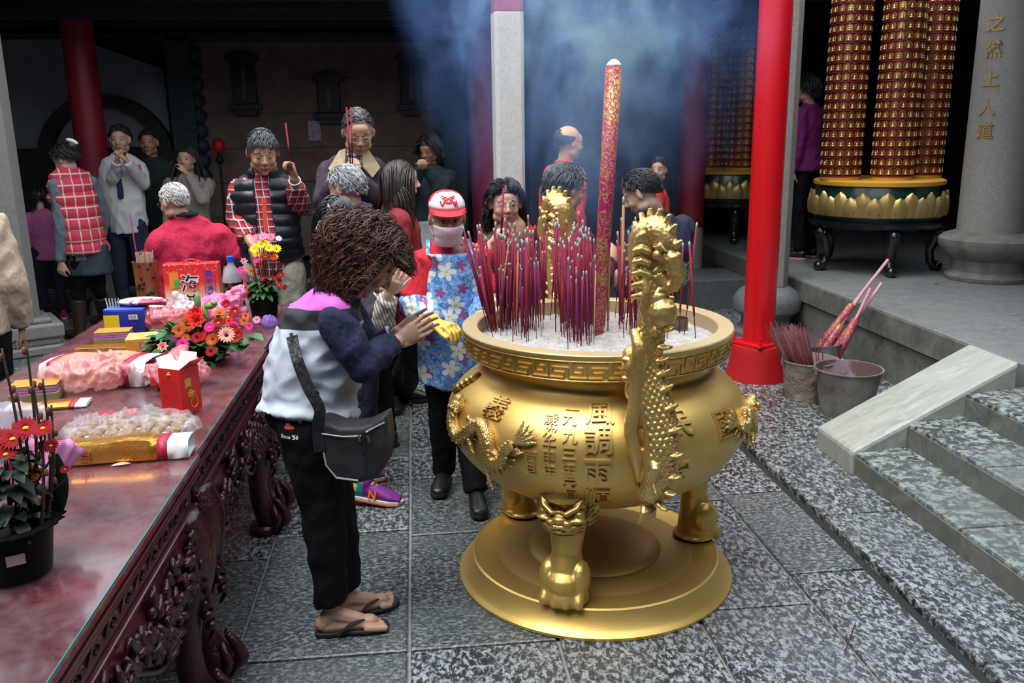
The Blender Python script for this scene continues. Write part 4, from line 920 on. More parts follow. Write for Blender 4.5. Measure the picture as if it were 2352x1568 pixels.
# plastic bags
pink_bag = mat('pink_plastic_film', (.85, .32, .34), .14, alpha=.5, spec=.8); redbag = mat('red_plastic_film', (.80, .14, .16), .16, alpha=.6, spec=.8); whbag = mat('white_plastic_film', (.80, .72, .74), .2, alpha=.6, spec=.8); fuch = mat('fuchsia_tissue', (.80, .16, .38), .45)
def bag(c, size, m, lab, ears=(), seed=0, yaw=0, crease=.35, content=None, knot=None):
    c = V(c); q = MB(); rot = Matrix.Rotation(R(yaw), 3, 'Z'); sx_, sy_, sz_ = size
    q.ell(c+V((0, 0, sz_*.5)), (sx_/2, sy_/2, sz_/2), rot, 20, 12)
    if knot: k_ = V(knot); q.tube([c+V((0, 0, sz_*.5)), c.lerp(k_, .5)+V((0, 0, sz_*.3)), k_], [min(sx_, sy_)*.45, min(sx_, sy_)*.28, .008], 14)
    for e in ears: q.tube([c+V((0, 0, sz_*.8)), V(e).lerp(c+V((0, 0, sz_)), .5), V(e)], [.03, .018, .006], 8, flat=.4)
    def fn(p, n):
        u = (p-c); k = noise.noise(V((u.x*22, u.y*22, u.z*9))+V((seed, 0, 0))); k2 = 1-abs(noise.noise(u*26+V((seed+5, 0, 0))))*3; k3 = 1-abs(noise.noise(V((u.x*50, u.y*18, u.z*40))+V((seed, 3, 0))))*3
        q_ = p+n*(k*.012+k2*.007+k3*.004)*crease*2; q_.z = max(c.z+.0015, q_.z); return q_
    o = remesh(q, 'plastic_bag', m, .005, 1, None, fn); tag(o, lab, 'bag'); return o
c1 = Pz(425, 880, ZT); bag((-.90, 3.22, ZT), (.24, .15, .10), pink_bag, 'pink-tinted knotted plastic bag beside the open red box', seed=2, yaw=10, knot=Py(418, 795, 3.30), crease=.6)
q = MB(); q.box((0, 0, .02), (.16, .10, .04)); o = q.build('snack_packet', mat('red_snack_pack', (.65, .03, .02), .4, col2=(.7, .55, .4), vs=14, contrast=(.5, .6)), None, False, .01, ); o.location = (-.90, 3.20, ZT+.012); tag(o, 'red snack packet inside the knotted pink bag', 'packet')
bag((-1.20, 4.20, ZT), (.20, .15, .11), redbag, 'crumpled red plastic bag behind the flower bowl', seed=7, crease=.6)
bag((-1.13, 4.33, ZT), (.17, .13, .11), whbag, 'milky plastic bag with two upright handles behind the flower bowl', ears=(Py(402, 672, 4.33), Py(430, 690, 4.33)), seed=9, crease=.5, knot=Py(402, 674, 4.33))
bag((-.94, 4.27, ZT), (.22, .17, .11), mat('hot_pink_film', (.85, .20, .38), .2, alpha=.8, spec=.8), 'billowing hot pink bag between the flower bowl and the back pot', seed=12, crease=.6, knot=Py(560, 655, 4.30))
bag((-1.02, 4.48, ZT), (.22, .11, .11), fuch, 'pale pink plastic bundle in front of the gift box', seed=19, crease=.6)
bag((-.72, 4.20, ZT), (.07, .10, .05), mat('violet_film', (.40, .22, .70), .2, alpha=.5), 'small violet cellophane scrap left of the back pot', seed=15, crease=.4)
# paper bag with pink plastic on the middle table
def printed_sheet_bag(c, L_, W_, H_, yaw, m_body, lab, bands=True):
    o = empty('joss_paper_bag', c, lab, 'paper bag'); rot = Matrix.Rotation(R(yaw), 4, 'Z'); M = Matrix.Translation(c) @ rot
    rg = []
    for i in range(15):
        t = i/14; x = (t-.5)*L_; w = W_/2*(1+.04*math.sin(t*9)); h = H_*(.9+.25*math.sin(t*2.4+.3)+.05*math.sin(t*13))
        rg.append([V((x, -w, .002)), V((x, -w*1.0, h*.55)), V((x, -w*.75, h)), V((x, 0, h*1.04)), V((x, w*.8, h*.95)), V((x, w, h*.4)), V((x, w, .002))])
    def part(i0, i1, nm, m):
        q = MB(); q.rings([[M @ p for p in r] for r in rg[i0:i1+1]], 0, True, False); p = q.build(nm, m, o, True); md = p.modifiers.new('s', 'SOLIDIFY'); md.thickness = .0015
    white = mat('white_card', (.85, .85, .84), .5); band = mat('crimson_band', (.45, .02, .06), .45)
    part(0, 1, 'white_end', white); part(1, 2, 'crimson_band', band); part(2, 11, 'printed_wrapper', m_body); part(11, 12, 'crimson_band', band); part(12, 14, 'white_end', white); return o
foil = mat('gold_foil_print', (.72, .30, .03), .22, .75, col2=(.80, .42, .08), vs=9, bmp=.3, bs=25)
sal = mat('salmon_print', (.80, .36, .24), .45, col2=(.75, .25, .12), vs=12)
printed_sheet_bag(V((-1.20, 3.34, ZT)), .40, .20, .085, -8, sal, 'salmon paper bag with white ends lying open on the middle table')
bag((-1.22, 3.22, ZT+.004), (.30, .16, .11), mat('thin_pink_film', (.85, .45, .45), .2, alpha=.5, spec=.8), 'thin pink plastic bag crumpled over the salmon paper bag', seed=30, crease=.8, ears=(V((-1.10, 3.26, ZT+.12)), V((-1.02, 3.20, ZT+.07))))
printed_sheet_bag(V((-.875, 2.475, ZT+.001)), .40, .10, .05, 3, foil, 'gold foil joss-paper wrapper with crimson ends at the front of the cookies')
o = printed_sheet_bag(V((-1.28, 3.02, ZT)), .26, .09, .012, 6, foil, 'flat gold and white wrapper under the yellow paper bundle')
# gold-foil wrapper print
q = MB()
for k in range(6): q.box((-.995+.006*k, 2.4195, ZT+.024), (.0025, .001, .034))
for k in range(4): q.box((-.955, 2.4195, ZT+.010+.010*k), (.026, .001, .003)); q.box((-.935-.02*(k % 2), 2.4195, ZT+.018+.008*k), (.003, .001, .012))
for k in range(8): a = 2*PI*k/8; q.box((-.83+.016*math.cos(a), 2.4195, ZT+.025+.016*math.sin(a)), (.006, .001, .003))
o = q.build('sheet_print', mat('crimson_ink', (.35, .03, .03), .5)); adopt(o, [x for x in COL.objects if x.name.startswith('joss_paper_bag')][1])
# bag of cookies
cb = V((-.90, 2.67, ZT)); o = bag(cb, (.40, .23, .055), mat('clear_cookie_film', (.80, .78, .78), .08, alpha=.16, spec=1), 'clear bag of wrapped brown crackers with red characters', seed=40, crease=.8)
CK = empty('cracker_tray', cb, 'layer of knobbly brown crackers inside the clear bag', 'crackers')
q = MB(); q.bb(cb.x-.15, cb.x+.15, cb.y-.08, cb.y+.08, ZT+.003, ZT+.010); q.build('white_tray', mat('white_card', 0), CK, False)
ckm = mat('brown_cracker', (.24, .10, .025), .8, col2=(.48, .30, .14), vs=60, bmp=1, bs=120)
for j in range(3):
    for i in range(7): q = MB(); p = V((cb.x-.135+.045*i+random.uniform(-.005, .005), cb.y-.055+.055*j, ZT+.024)); q.ell(p, (.021, .024, .012), Euler((random.uniform(-.3, .3), random.uniform(-.3, .3), random.random())).to_matrix(), 10, 6); q.build('cracker', ckm, CK)
for k, ch in enumerate('四米'):
    tm = text_mb(ch, .05, .001, .03); tm.xf(Matrix.Translation((cb.x-.09+.075*k, cb.y+.055, ZT+.0585))); tm.build('red_character', mat('red_print', (.65, .01, .02), .5), CK)
tm = rect(.03, .008); tm.xf(Matrix.Translation((cb.x+.055, cb.y+.03, ZT+.0585))); tm.build('green_tag', mat('green_label', 0), CK, False)
# open red box
c = V((-.805, 2.90, ZT)); RB = empty('open_box', c, 'tall red card box with gold print and its lid flaps open', 'box'); rot = Matrix.Rotation(R(-28), 4, 'Z'); M = Matrix.Translation(c) @ rot
redc = mat('red_card', (.62, .012, .012), .4); inc = mat('white_card_inside', (.78, .76, .72), .6); w_, h_ = .088, .155
q = MB()
for bx in ((-w_/2, w_/2, -w_/2-.001, -w_/2), (-w_/2, w_/2, w_/2, w_/2+.001), (-w_/2-.001, -w_/2, -w_/2, w_/2), (w_/2, w_/2+.001, -w_/2, w_/2)): q.bb(*bx, 0, h_)
q.bb(-w_/2, w_/2, -w_/2, w_/2, 0, .001); q.xf(M); body = q.build('carton', redc, RB, False)
q = MB()
for bx in ((-w_/2+.001, w_/2-.001, -w_/2+.0003, -w_/2+.001), (-w_/2+.001, w_/2-.001, w_/2-.001, w_/2-.0003), (-w_/2+.0003, -w_/2+.001, -w_/2+.001, w_/2-.001), (w_/2-.001, w_/2-.0003, -w_/2+.001, w_/2-.001)): q.bb(*bx, .002, h_)
q.xf(M); q.build('carton_lining', inc, RB, False)
def flap(edge, out, L_, ang, w, m1, m2):
    for dz, m in ((0, m1), (.0012, m2)):
        q = MB(); o_ = V(out).normalized(); d = o_*math.cos(R(ang))+V((0, 0, 1))*math.sin(R(ang)); s_ = V((-o_.y, o_.x, 0)); n_ = s_.cross(d)*(-1)
        e = V(edge)+n_*dz; q.add([e-s_*w/2, e+s_*w/2, e+s_*w*.42+d*L_, e-s_*w*.42+d*L_, e-s_*w/2+n_*.001, e+s_*w/2+n_*.001, e+s_*w*.42+d*L_+n_*.001, e-s_*w*.42+d*L_+n_*.001], [(0, 1, 2, 3), (4, 5, 6, 7), (0, 1, 5, 4), (2, 3, 7, 6), (1, 2, 6, 5), (0, 3, 7, 4)]); q.xf(M); q.build('flap' if dz else 'flap_lining', m, RB, False)
flap((0, -w_/2, h_), (0, 1, 0), .06, 12, w_*.98, redc, inc); flap((w_/2, 0, h_), (1, 0, 0), .05, 38, w_*.9, redc, redc); flap((-w_/2, 0, h_), (-1, 0, 0), .035, 62, w_*.9, inc, inc); flap((0, w_/2, h_), (0, 1, 0), .04, 70, w_*.9, inc, inc)
gpr = mat('gold_print', (.75, .45, .03), .35, .5)
def side_txt(s_, size, u, v, right=False, m=gpr):
    tm = text_mb(s_, size, .001, .02); A = Matrix(((0, 0, 1, w_/2+.0016), (1, 0, 0, u), (0, 1, 0, v), (0, 0, 0, 1))) if right else Matrix(((1, 0, 0, u), (0, 0, -1, -w_/2-.0016), (0, 1, 0, v), (0, 0, 0, 1)))
    tm.xf(M @ A); tm.build('gold_character', m, body)
for k, ch in enumerate('黄金'): side_txt(ch, .034, -.012+.010*k, .105-.040*k, True)
q = MB(); q.tube([M @ V((w_/2+.001, .01+.016*math.cos(t), .035+.020*math.sin(t))) for t in [2.6+.3*i for i in range(16)]], .0022, 5); q.tube([M @ V((w_/2+.001, .012+.007*math.cos(t), .045+.025*math.sin(t))) for t in [.3*i for i in range(12)]], .0018, 5); q.build('gold_flourish', gpr, body)
q = MB(); q.ell(M @ V((0, -w_/2-.001, h_-.018)), (.010, .004, .004)); q.ell(M @ V((0, -w_/2-.001, h_-.013)), (.005, .003, .005)); q.build('gold_ingot_print', gpr, body)
q = MB()
for k in range(9): q.box(M @ V((-.032+.008*k, -w_/2-.0008, .075)), (.002, .001, .085), rot.to_3x3())
q.build('small_print', mat('dark_red_ink', (.35, .01, .01), .5), body)
# joss-paper bundles, boxes and packs on the middle/far tables
def bundle(c, yaw, lab, s=1.0):
    o = empty('joss_paper_bundle', c, lab, 'paper bundle'); M = Matrix.Translation(c) @ Matrix.Rotation(R(yaw), 4, 'Z')
    for nm, z0, z1, w, d_, m in (('kraft_layer', 0, .030, .16, .105, mat('kraft_sheets', (.50, .38, .18), .8, bmp=1, bs=200, stretch=(.1, .1, 6))), ('violet_layer', .030, .040, .15, .10, mat('violet_sheets', (.42, .08, .45), .7)), ('pink_layer', .040, .056, .15, .098, mat('pink_sheets', (.70, .42, .48), .8, bmp=1, bs=200, stretch=(.1, .1, 6))), ('gold_sheet', .056, .0585, .155, .10, mat('orange_gold_sheet', (.80, .36, .05), .4, .3))):
        q = MB(); q.bb(-w/2*s, w/2*s, -d_/2*s, d_/2*s, z0*s, z1*s); q.xf(M); q.build(nm, m, o, False, .003)
    q = MB(); q.bb(-.001, .001, -.054*s, .054*s, 0, .060*s); q.xf(M); q.build('rubber_band', mat('tan_band', (.55, .30, .12), .6), o, False); return o
bundle(V((-1.36, 3.13, ZT)), 8, 'yellow and violet joss-paper bundle nearest the willow twigs')
bundle(V((-1.37, 3.99, ZT)), 5, 'yellow and violet joss-paper bundle in front of the blue pack', .95)
q = MB(); q.bb(-1.50, -1.22, 3.86, 3.94, ZT, ZT+.004); o = q.build('gold_wrapper', foil, None, False, .002); tag(o, 'flat gold wrapper lying under the far paper bundle', 'wrapper')
S = (.20, .14, .055); o = box_thing('cracker_box', (-1.17, 3.86, ZT), S, 10, [mat('orange_box_side', (.75, .30, .04), .45), mat('orange_box_top', (.85, .42, .10), .4, col2=(.80, .60, .40), vs=16, contrast=(.5, .6))], 'flat orange cracker carton with red side panel left of the flower bowl', 'carton')
face_mb(o, rect(.135, .036), 'side_panel', mat('dark_red_panel', (.38, .03, .03), .5, col2=(.55, .3, .2), vs=60), 'front', S, (.025, 0))
S = (.19, .09, .12); o = box_thing('biscuit_pack', (-1.37, 4.19, ZT), S, -3, [mat('blue_pack', (.02, .05, .45), .3, col2=(.015, .02, .16), vs=6), mat('blue_pack_top', (.04, .12, .6), .3)], 'blue plastic biscuit pack with a yellow panel and barcode', 'packet', .012)
face_mb(o, rect(.07, .085), 'yellow_panel', mat('yellow_print', (.85, .60, .02), .4), 'front', S, (-.055, -.012)); face_mb(o, rect(.04, .022, (0, 0), .0016), 'barcode', whm, 'front', S, (.045, .02))
q = MB(); 
for k in range(7): q.box((.031+.0045*k, -S[1]/2-.0035, S[2]/2+.02), (.0016, .0006, .018))
h = q.build('barcode_bars', blk, None, False); h.parent = o
q = MB(); q.ell((0, 0, .018), (.12, .055, .020)); o = q.build('white_packet', mat('white_maroon_pack', (.78, .74, .76), .3, col2=(.35, .02, .06), vs=9, contrast=(.5, .56)), None); o.location = (-1.30, 4.22, ZT+.122); tag(o, 'white and maroon snack packet lying on the blue pack', 'packet')
q = MB()
for k in range(5): q.tube([(-.02+.012*k, 0, 0), (-.03+.014*k, .01, .045)], [.004, .003], 6, flat=.4)
o = q.build('foil_crimp', mat('silver_foil', (.6, .6, .62), .3, .7)); o.location = (-1.43, 4.19, ZT+.118); adopt(o, [x for x in COL.objects if x.name == 'biscuit_pack'][0])
for k, (px, py, yy) in enumerate(((385, 660, 4.56), (378, 680, 4.48))):
    p = Pz(px, py+22, ZT); q = MB(); q.tube([(-.10, 0, 0), (-.085, 0, 0), (.09, 0, 0), (.105, 0, 0)], [.012, .026, .026, .012], 14); o = q.build('rice_cracker_roll', mat('white_print_film', (.75, .73, .78), .3, col2=(.45, .12, .12), vs=22, contrast=(.60, .66)), None); o.location = (-1.30+.02*k, yy, ZT+.026); o.rotation_euler = (0, 0, R(-20)); tag(o, ('white printed snack roll at the back, below the gift box', 'white printed snack roll lying in front of the other one')[k], 'snack roll')
q = MB(); q.ell((0, 0, .02), (.07, .04, .02)); o = q.build('green_snack_packet', mat('green_white_pack', (.10, .50, .08), .35, col2=(.75, .78, .75), vs=12, contrast=(.45, .5)), None); o.location = (-1.33, 4.42, ZT); tag(o, 'small green and white snack packet left of the milky bag', 'packet')
q = MB(); p = Pz(275, 1069, ZT); leaf(q, p-V((.022, 0, -.001)), (1, .25, 0), .05, .022, 0); o = q.build('fallen_petal', mat('cream_petal', (.62, .50, .36), .6), None, 'all'); md = o.modifiers.new('s', 'SOLIDIFY'); md.thickness = .0012; tag(o, 'cream fallen leaf on the glass in front of the gold wrapper', 'leaf')
# wall notice and red lamp on the dark rear wall
a_ = Py(722, 300, 10.42); q = MB(); q.bb(-.07, .07, -.003, .003, -.11, .11); o = q.build('paper_notice', mat('pale_notice', (.50, .42, .52), .7, col2=(.30, .22, .32), vs=25, contrast=(.5, .6)), None, False); o.location = (a_.x, 10.432, a_.z); tag(o, 'pale printed notice pinned to the brown stone screen', 'notice')
rl = Py(502, 335, 10.0); o = empty('temple_lamp', (rl.x, 10.0, 0), 'round red lamp on a thin dark stand before the brown stone screen', 'lamp'); q = MB(); q.ell((rl.x, 10.0, rl.z), (.07, .07, .085)); q.build('lamp_shade', mat('red_lamp_shade', (.6, .01, .01), .5), o); q = MB(); q.lathe([(.12, 0), (.10, .03), (.015, .05), (.015, rl.z-.2), (.05, rl.z-.16), (.015, rl.z-.08)], 16, Matrix.Translation((rl.x, 10.0, 0))); q.build('stand', mat('black_board', 0), o)
# ================================================================ people
def skin_mat(name, c, lips=(.45, .12, .11)):
    return [mat('skin_'+name, c, .48, col2=tuple(x*.86 for x in c), vs=9, sss=.12, bmp=.12, bs=160), mat('lips_'+name, lips, .4), mat('nail_'+name, (.55, .16, .18), .25)]
SK = {'fair': skin_mat('fair', (.68, .42, .31)), 'tan': skin_mat('tan', (.54, .30, .195)), 'mid': skin_mat('mid', (.60, .35, .245)), 'brown': skin_mat('brown', (.42, .22, .135))}
BLACKH = mat('black_hair', (.010, .009, .010), .38, col2=(.025, .022, .022), vs=40); GREYH = mat('grey_hair', (.16, .17, .18), .5, col2=(.48, .49, .50), vs=55, contrast=(.42, .6)); WHITEH = mat('white_hair', (.50, .49, .46), .55, col2=(.66, .65, .62), vs=40)
BROWNH = mat('auburn_hair', (.030, .010, .008), .36, col2=(.135, .048, .030), vs=26, contrast=(.4, .68)); SALT = mat('salt_pepper_hair', (.05, .05, .055), .45, col2=(.22, .22, .23), vs=60)
eye_w = mat('eye_white', (.62, .60, .57), .2); eye_d = mat('dark_iris', (.012, .007, .005), .1); lash_m = mat('dark_lash', (.012, .008, .007), .6)
def headframe(c, yaw, pitch, roll=0):
    """local x right, y forward, z up; pitch positive looks down"""
    return Matrix.Translation(c) @ Matrix.Rotation(R(yaw), 4, 'Z') @ Matrix.Rotation(R(-pitch), 4, 'X') @ Matrix.Rotation(R(roll), 4, 'Y')
def add_head(q, M, s=1.0, fat=1.0):
    h = MB()
    h.ell((0, -.018, .035), (.074*fat, .095, .088), seg=20, rg=14); h.ell((0, .018, -.010), (.066*fat, .072, .085), seg=18, rg=12)
    h.ell((0, .030, -.055), (.052*fat, .052, .045), seg=16, rg=10); h.ell((0, .058, -.088), (.024, .022, .020)); h.ell((0, .058, .048), (.050, .030, .034))
    for k in (-1, 1):
        h.ell((k*.036*fat, .058, -.022), (.024, .024, .026)); h.caps_((k*.012, .082, .030), (k*.046, .068, .034), .010, .008)
        h.ell((k*.030, .074, .012), (.0135, .011, .0095)); h.ell((k*.012, .094, -.022), (.0085, .011, .008))
        h.ell((k*.077*fat, -.008, .002), (.010, .020, .032), Euler((0, 0, k*R(-22))).to_matrix()); h.ell((k*.048*fat, .010, -.062), (.022, .035, .026))
    h.caps_((0, .083, .022), (0, .104, -.014), .0075, .011); h.ell((0, .104, -.018), (.011, .012, .010))
    h.caps_((-.018, .080, -.050), (.018, .080, -.050), .006, .006, 8); h.ell((0, .090, -.0485), (.020, .007, .0045)); h.ell((0, .088, -.0565), (.017, .008, .0055)); 
    q.merge(h, M @ Matrix.Scale(s, 4))
def face_bits(M, parent, s=1.0, closed=False, brow=lash_m, look=(0, 0)):
    S = M @ Matrix.Scale(s, 4)
    for k in (-1, 1):
        if closed: q = MB(); q.tube([(k*.020, .0825, .009), (k*.030, .0855, .006), (k*.040, .0800, .009)], [.0012, .0018, .001], 6); q.xf(S); q.build('eyelid', lash_m, parent)
        else:
            q = MB(); q.ell((k*.030, .0775, .011), (.0105, .0095, .0058), seg=12, rg=8); q.xf(S); e = q.build('eye', eye_w, parent)
            q = MB(); q.ell((k*.030+look[0], .0845, .0105+look[1]), (.0052, .004, .0050), seg=10, rg=6); q.xf(S); q.build('iris', eye_d, e)
            q = MB(); q.tube([(k*.018, .0835, .013), (k*.030, .0885, .0178), (k*.043, .081, .0135)], [.001, .0018, .0012], 6); q.xf(S); q.build('eyelash', lash_m, e)
        q = MB(); q.tube([(k*.015, .086, .034), (k*.028, .0845, .039), (k*.046, .072, .035)], [.0022, .0036, .0015], 6, flat=.6); q.xf(S); q.build('eyebrow', brow, parent)
def add_hand(q, w, d, n, side, s=1.0, curl=25, thumb=35, spread=4, tip=1.0):
    """w wrist, d along the hand, n out of the palm, side +1: thumb on d x n"""
    w, d, n = V(w), V(d).normalized(), V(n); n = (n-d*n.dot(d)).normalized(); x = d.cross(n)*side
    q.loft([(w, x*.024*s, n*.017*s), (w+d*.03*s, x*.032*s, n*.017*s), (w+d*.065*s, x*.040*s, n*.015*s), (w+d*.088*s, x*.038*s, n*.012*s)], 14)
    tips = []
    for i, (o, L_) in enumerate(((.030, .074), (.010, .083), (-.0100, .077), (-.0295, .060))):
        a = R((1.5-i)*spread); dd = (d*math.cos(a)+x*math.sin(a)).normalized(); p = w+d*.082*s+x*o*s; pts = [p-d*.012*s, p]; ang = 0; rr_ = [.0084*s, .0084*s]
        for j, fr_ in enumerate((.44, .31, .25)):
            ang += R(curl*(1, 1.15, .8)[j]*(1+.07*i)); p = p+(dd*math.cos(ang)+n*math.sin(ang))*L_*fr_*s*tip; pts.append(p); rr_.append((.0079-.0009*j)*s)
        for a_, b_, ra, rb in zip(pts, pts[1:], rr_, rr_[1:]): q.caps_(a_, b_, ra, rb, 8)
        tips.append((pts[-1], dd, n))
    a = R(thumb); t0 = w+d*.022*s+x*.024*s; td = (d*math.cos(a)+x*math.sin(a)*.8+n*.35).normalized(); t1 = t0+td*.040*s; t2 = t1+(td+d*.35+n*.15).normalized()*.030*s; t3 = t2+(td+d*.7+n*.1).normalized()*.024*s
    q.caps_(t0, t1, .016*s, .0115*s, 8); q.caps_(t1, t2, .0112*s, .0098*s, 8); q.caps_(t2, t3, .0098*s, .008*s, 8); tips.append((t3, td, n)); return tips
def ik(a, b, l1, l2, pole):
    a, b = V(a), V(b); d = b-a; L_ = min(d.length, (l1+l2)*.999); d.normalize(); b = a+d*L_
    x = (l1*l1-l2*l2+L_*L_)/(2*L_); h = math.sqrt(max(0, l1*l1-x*x)); p = V(pole)-d*V(pole).dot(d)
    if p.length < 1e-4: p = V((0, 0, -1))
    return a+d*x+p.normalized()*h, b
def skeleton(base, yaw, H=1.68, lean=0, twist=0, W=None, side=0, head=(0, 0), stride=.0, foot_out=8):
    """world joints. W overrides any joint by world position"""
    s = H/1.68; base = V(base); M = Matrix.Translation(base) @ Matrix.Rotation(R(yaw), 4, 'Z')
    J = {'hip': V((0, 0, .92)), 'waist': V((0, .005, 1.06)), 'chest': V((0, 0, 1.25)), 'neck': V((0, -.012, 1.40)), 'head': V((0, .022, 1.555)),
         'shL': V((-.182, -.005, 1.332)), 'shR': V((.182, -.005, 1.332)), 'elL': V((-.235, -.02, 1.07)), 'elR': V((.235, -.02, 1.07)), 'wrL': V((-.235, .05, .84)), 'wrR': V((.235, .05, .84))}
    P0 = V((0, 0, .95)); Rl = Matrix.Rotation(R(-lean), 3, 'X') @ Matrix.Rotation(R(side), 3, 'Y') @ Matrix.Rotation(R(twist), 3, 'Z'); Rh = Matrix.Rotation(R(-lean*.35), 3, 'X')
    for k in J:
        if k == 'hip': continue
        if k == 'waist': J[k] = P0+Rh @ (J[k]-P0)
        else: J[k] = P0+Rl @ (J[k]-P0)
    J.update({'hiL': V((-.095, 0, .90)), 'hiR': V((.095, 0, .90)), 'knL': V((-.10, .015+stride*.5, .49)), 'knR': V((.10, .015-stride*.3, .49)), 'anL': V((-.105, -.02+stride, .085)), 'anR': V((.105, -.02-stride, .085))})
    J = {k: M @ (v*s) for k, v in J.items()}
    if W:
        if 'shL' not in W and ('neck' in W or 'head' in W):
            dl = V(W['neck'])-J['neck'] if 'neck' in W else V(W['head'])-J['head']
            for k, f_ in (('neck', 1), ('shL', 1), ('shR', 1), ('elL', 1), ('elR', 1), ('wrL', .9), ('wrR', .9), ('chest', .75), ('waist', .4)): J[k] = J[k]+dl*f_
        for k, v in W.items(): J[k] = V(v)
        if 'chest' in W or 'neck' in W or 'hip' in W:
            pass
        for sd_ in 'LR':
            if 'wr'+sd_ in W and 'el'+sd_ not in W:
                pole = M.to_3x3() @ V((-.5 if sd_ == 'L' else .5, -.3, -1)); J['el'+sd_], J['wr'+sd_] = ik(J['sh'+sd_], J['wr'+sd_], .285*s, .25*s, pole)
            elif 'wr'+sd_ not in W and 'el'+sd_ in W: J['wr'+sd_] = J['el'+sd_]+V((0, 0, -.24*s))
    J['s'] = s; J['yaw'] = yaw; J['hyaw'] = yaw+head[0]; J['hpit'] = head[1]; J['fo'] = foot_out; J['M'] = M
    return J
def axes(J):
    """body right/forward axes at hips and shoulders"""
    f = J['M'].to_3x3() @ V((0, 1, 0)); xs = (J['shR']-J['shL']).normalized(); xh = (J['hiR']-J['hiL']).normalized(); up = (J['neck']-J['hip']).normalized()
    return xh, xs, up, f
def body(J, parent, skin='mid', hands=None, vox=.0075, fat=1.0, hs=1.0, bare_arm=True, nails=False):
    """continuous skin: head, neck, trunk core, arms, hands, legs"""
    s = J['s']; q = MB(); HM = headframe(J['head'], J['hyaw'], J['hpit'], J.get('hrol', 0)); add_head(q, HM, s*hs, fat)
    hb = HM @ V((0, -.02, -.06)); q.caps_(hb, J['neck'], .050*s, .056*s, 12); q.caps_(J['neck'], J['chest'], .06*s, .09*s, 12); q.caps_(J['chest'], J['hip'], .09*s, .085*s, 12)
    tips = []
    for sd_ in 'LR':
        sh, el, wr = J['sh'+sd_], J['el'+sd_], J['wr'+sd_]; q.caps_(J['neck'].lerp(J['chest'], .35), sh, .045*s, .042*s, 10)
        q.caps_(sh, el, .040*s, .036*s, 10); q.caps_(el, wr, .037*s, .025*s, 10)
        kw = (hands or {}).get(sd_)
        if kw is None: kw = {}
        if kw is not False:
            d = kw.get('d', (wr-el).normalized()); nn = kw.get('n'); 
            if nn is None: nn = V((1, 0, 0)) if sd_ == 'L' else V((-1, 0, 0)); nn = J['M'].to_3x3() @ nn
            tips += add_hand(q, wr, d, nn, kw.get('side', 1 if sd_ == 'L' else -1), s*kw.get('s', 1.0), kw.get('curl', 25), kw.get('thumb', 35), kw.get('spread', 4))
        q.caps_(J['hip'], J['hi'+sd_], .075*s, .07*s, 10); q.caps_(J['hi'+sd_], J['kn'+sd_], .066*s, .046*s, 10); q.caps_(J['kn'+sd_], J['an'+sd_], .044*s, .030*s, 10)
        if J.get('bare_feet'):
            a = J['an'+sd_]; t_ = J['toe'+sd_]; d = (t_-a); d.z = 0; d.normalize(); g = V((a.x, a.y, .022)); x = d.cross(V((0, 0, 1)))
            q.caps_(a, g-d*.03+V((0, 0, .018)), .030, .030, 10); q.caps_(a-V((0, 0, .01)), g+d*.09+V((0, 0, .018)), .030, .026, 10); q.caps_(g-d*.02+V((0, 0, .01)), g+d*.13+V((0, 0, .006)), .030, .028, 10)
            for k in range(5): o = (k-2)*.0165; L_ = (.178, .176, .170, .160, .148)[k if sd_ == 'L' else k]; q.caps_(g+d*.12+x*o*(1 if sd_ == 'R' else -1)*-1, g+d*L_+x*o*(1 if sd_ == 'R' else -1)*-1.05+V((0, 0, -.004)), .0125 if k else .015, .0095 if k else .013, 8)
    o = remesh(q, 'body', SK[skin], vox, 2, parent)
    inv = HM.inverted(); me = o.data; k = s*hs
    for f in me.polygons:
        p = inv @ f.center
        if abs(p.x) < .021*k and -.062*k < p.z < -.0445*k and p.y > .0845*k: f.material_index = 1
    if nails:
        for f in me.polygons:
            for (tp, d, n) in tips:
                if (f.center-tp).length < .0085 and f.normal.dot(-n) > .55: f.material_index = 2; break
    J['HM'] = HM; J['ks'] = k; J['tips'] = tips; return o
def fold_fn(seed, amp, sc_=(9, 9, 5)):
    def fn(p, n):
        u = V((p.x*sc_[0], p.y*sc_[1], p.z*sc_[2]))+V((seed, seed, 0)); return p+n*amp*(noise.noise(u)+.6*noise.noise(u*2.3)+.9*(.6-2*abs(noise.noise(u*1.5+V((0, 0, 4))))))
    return fn
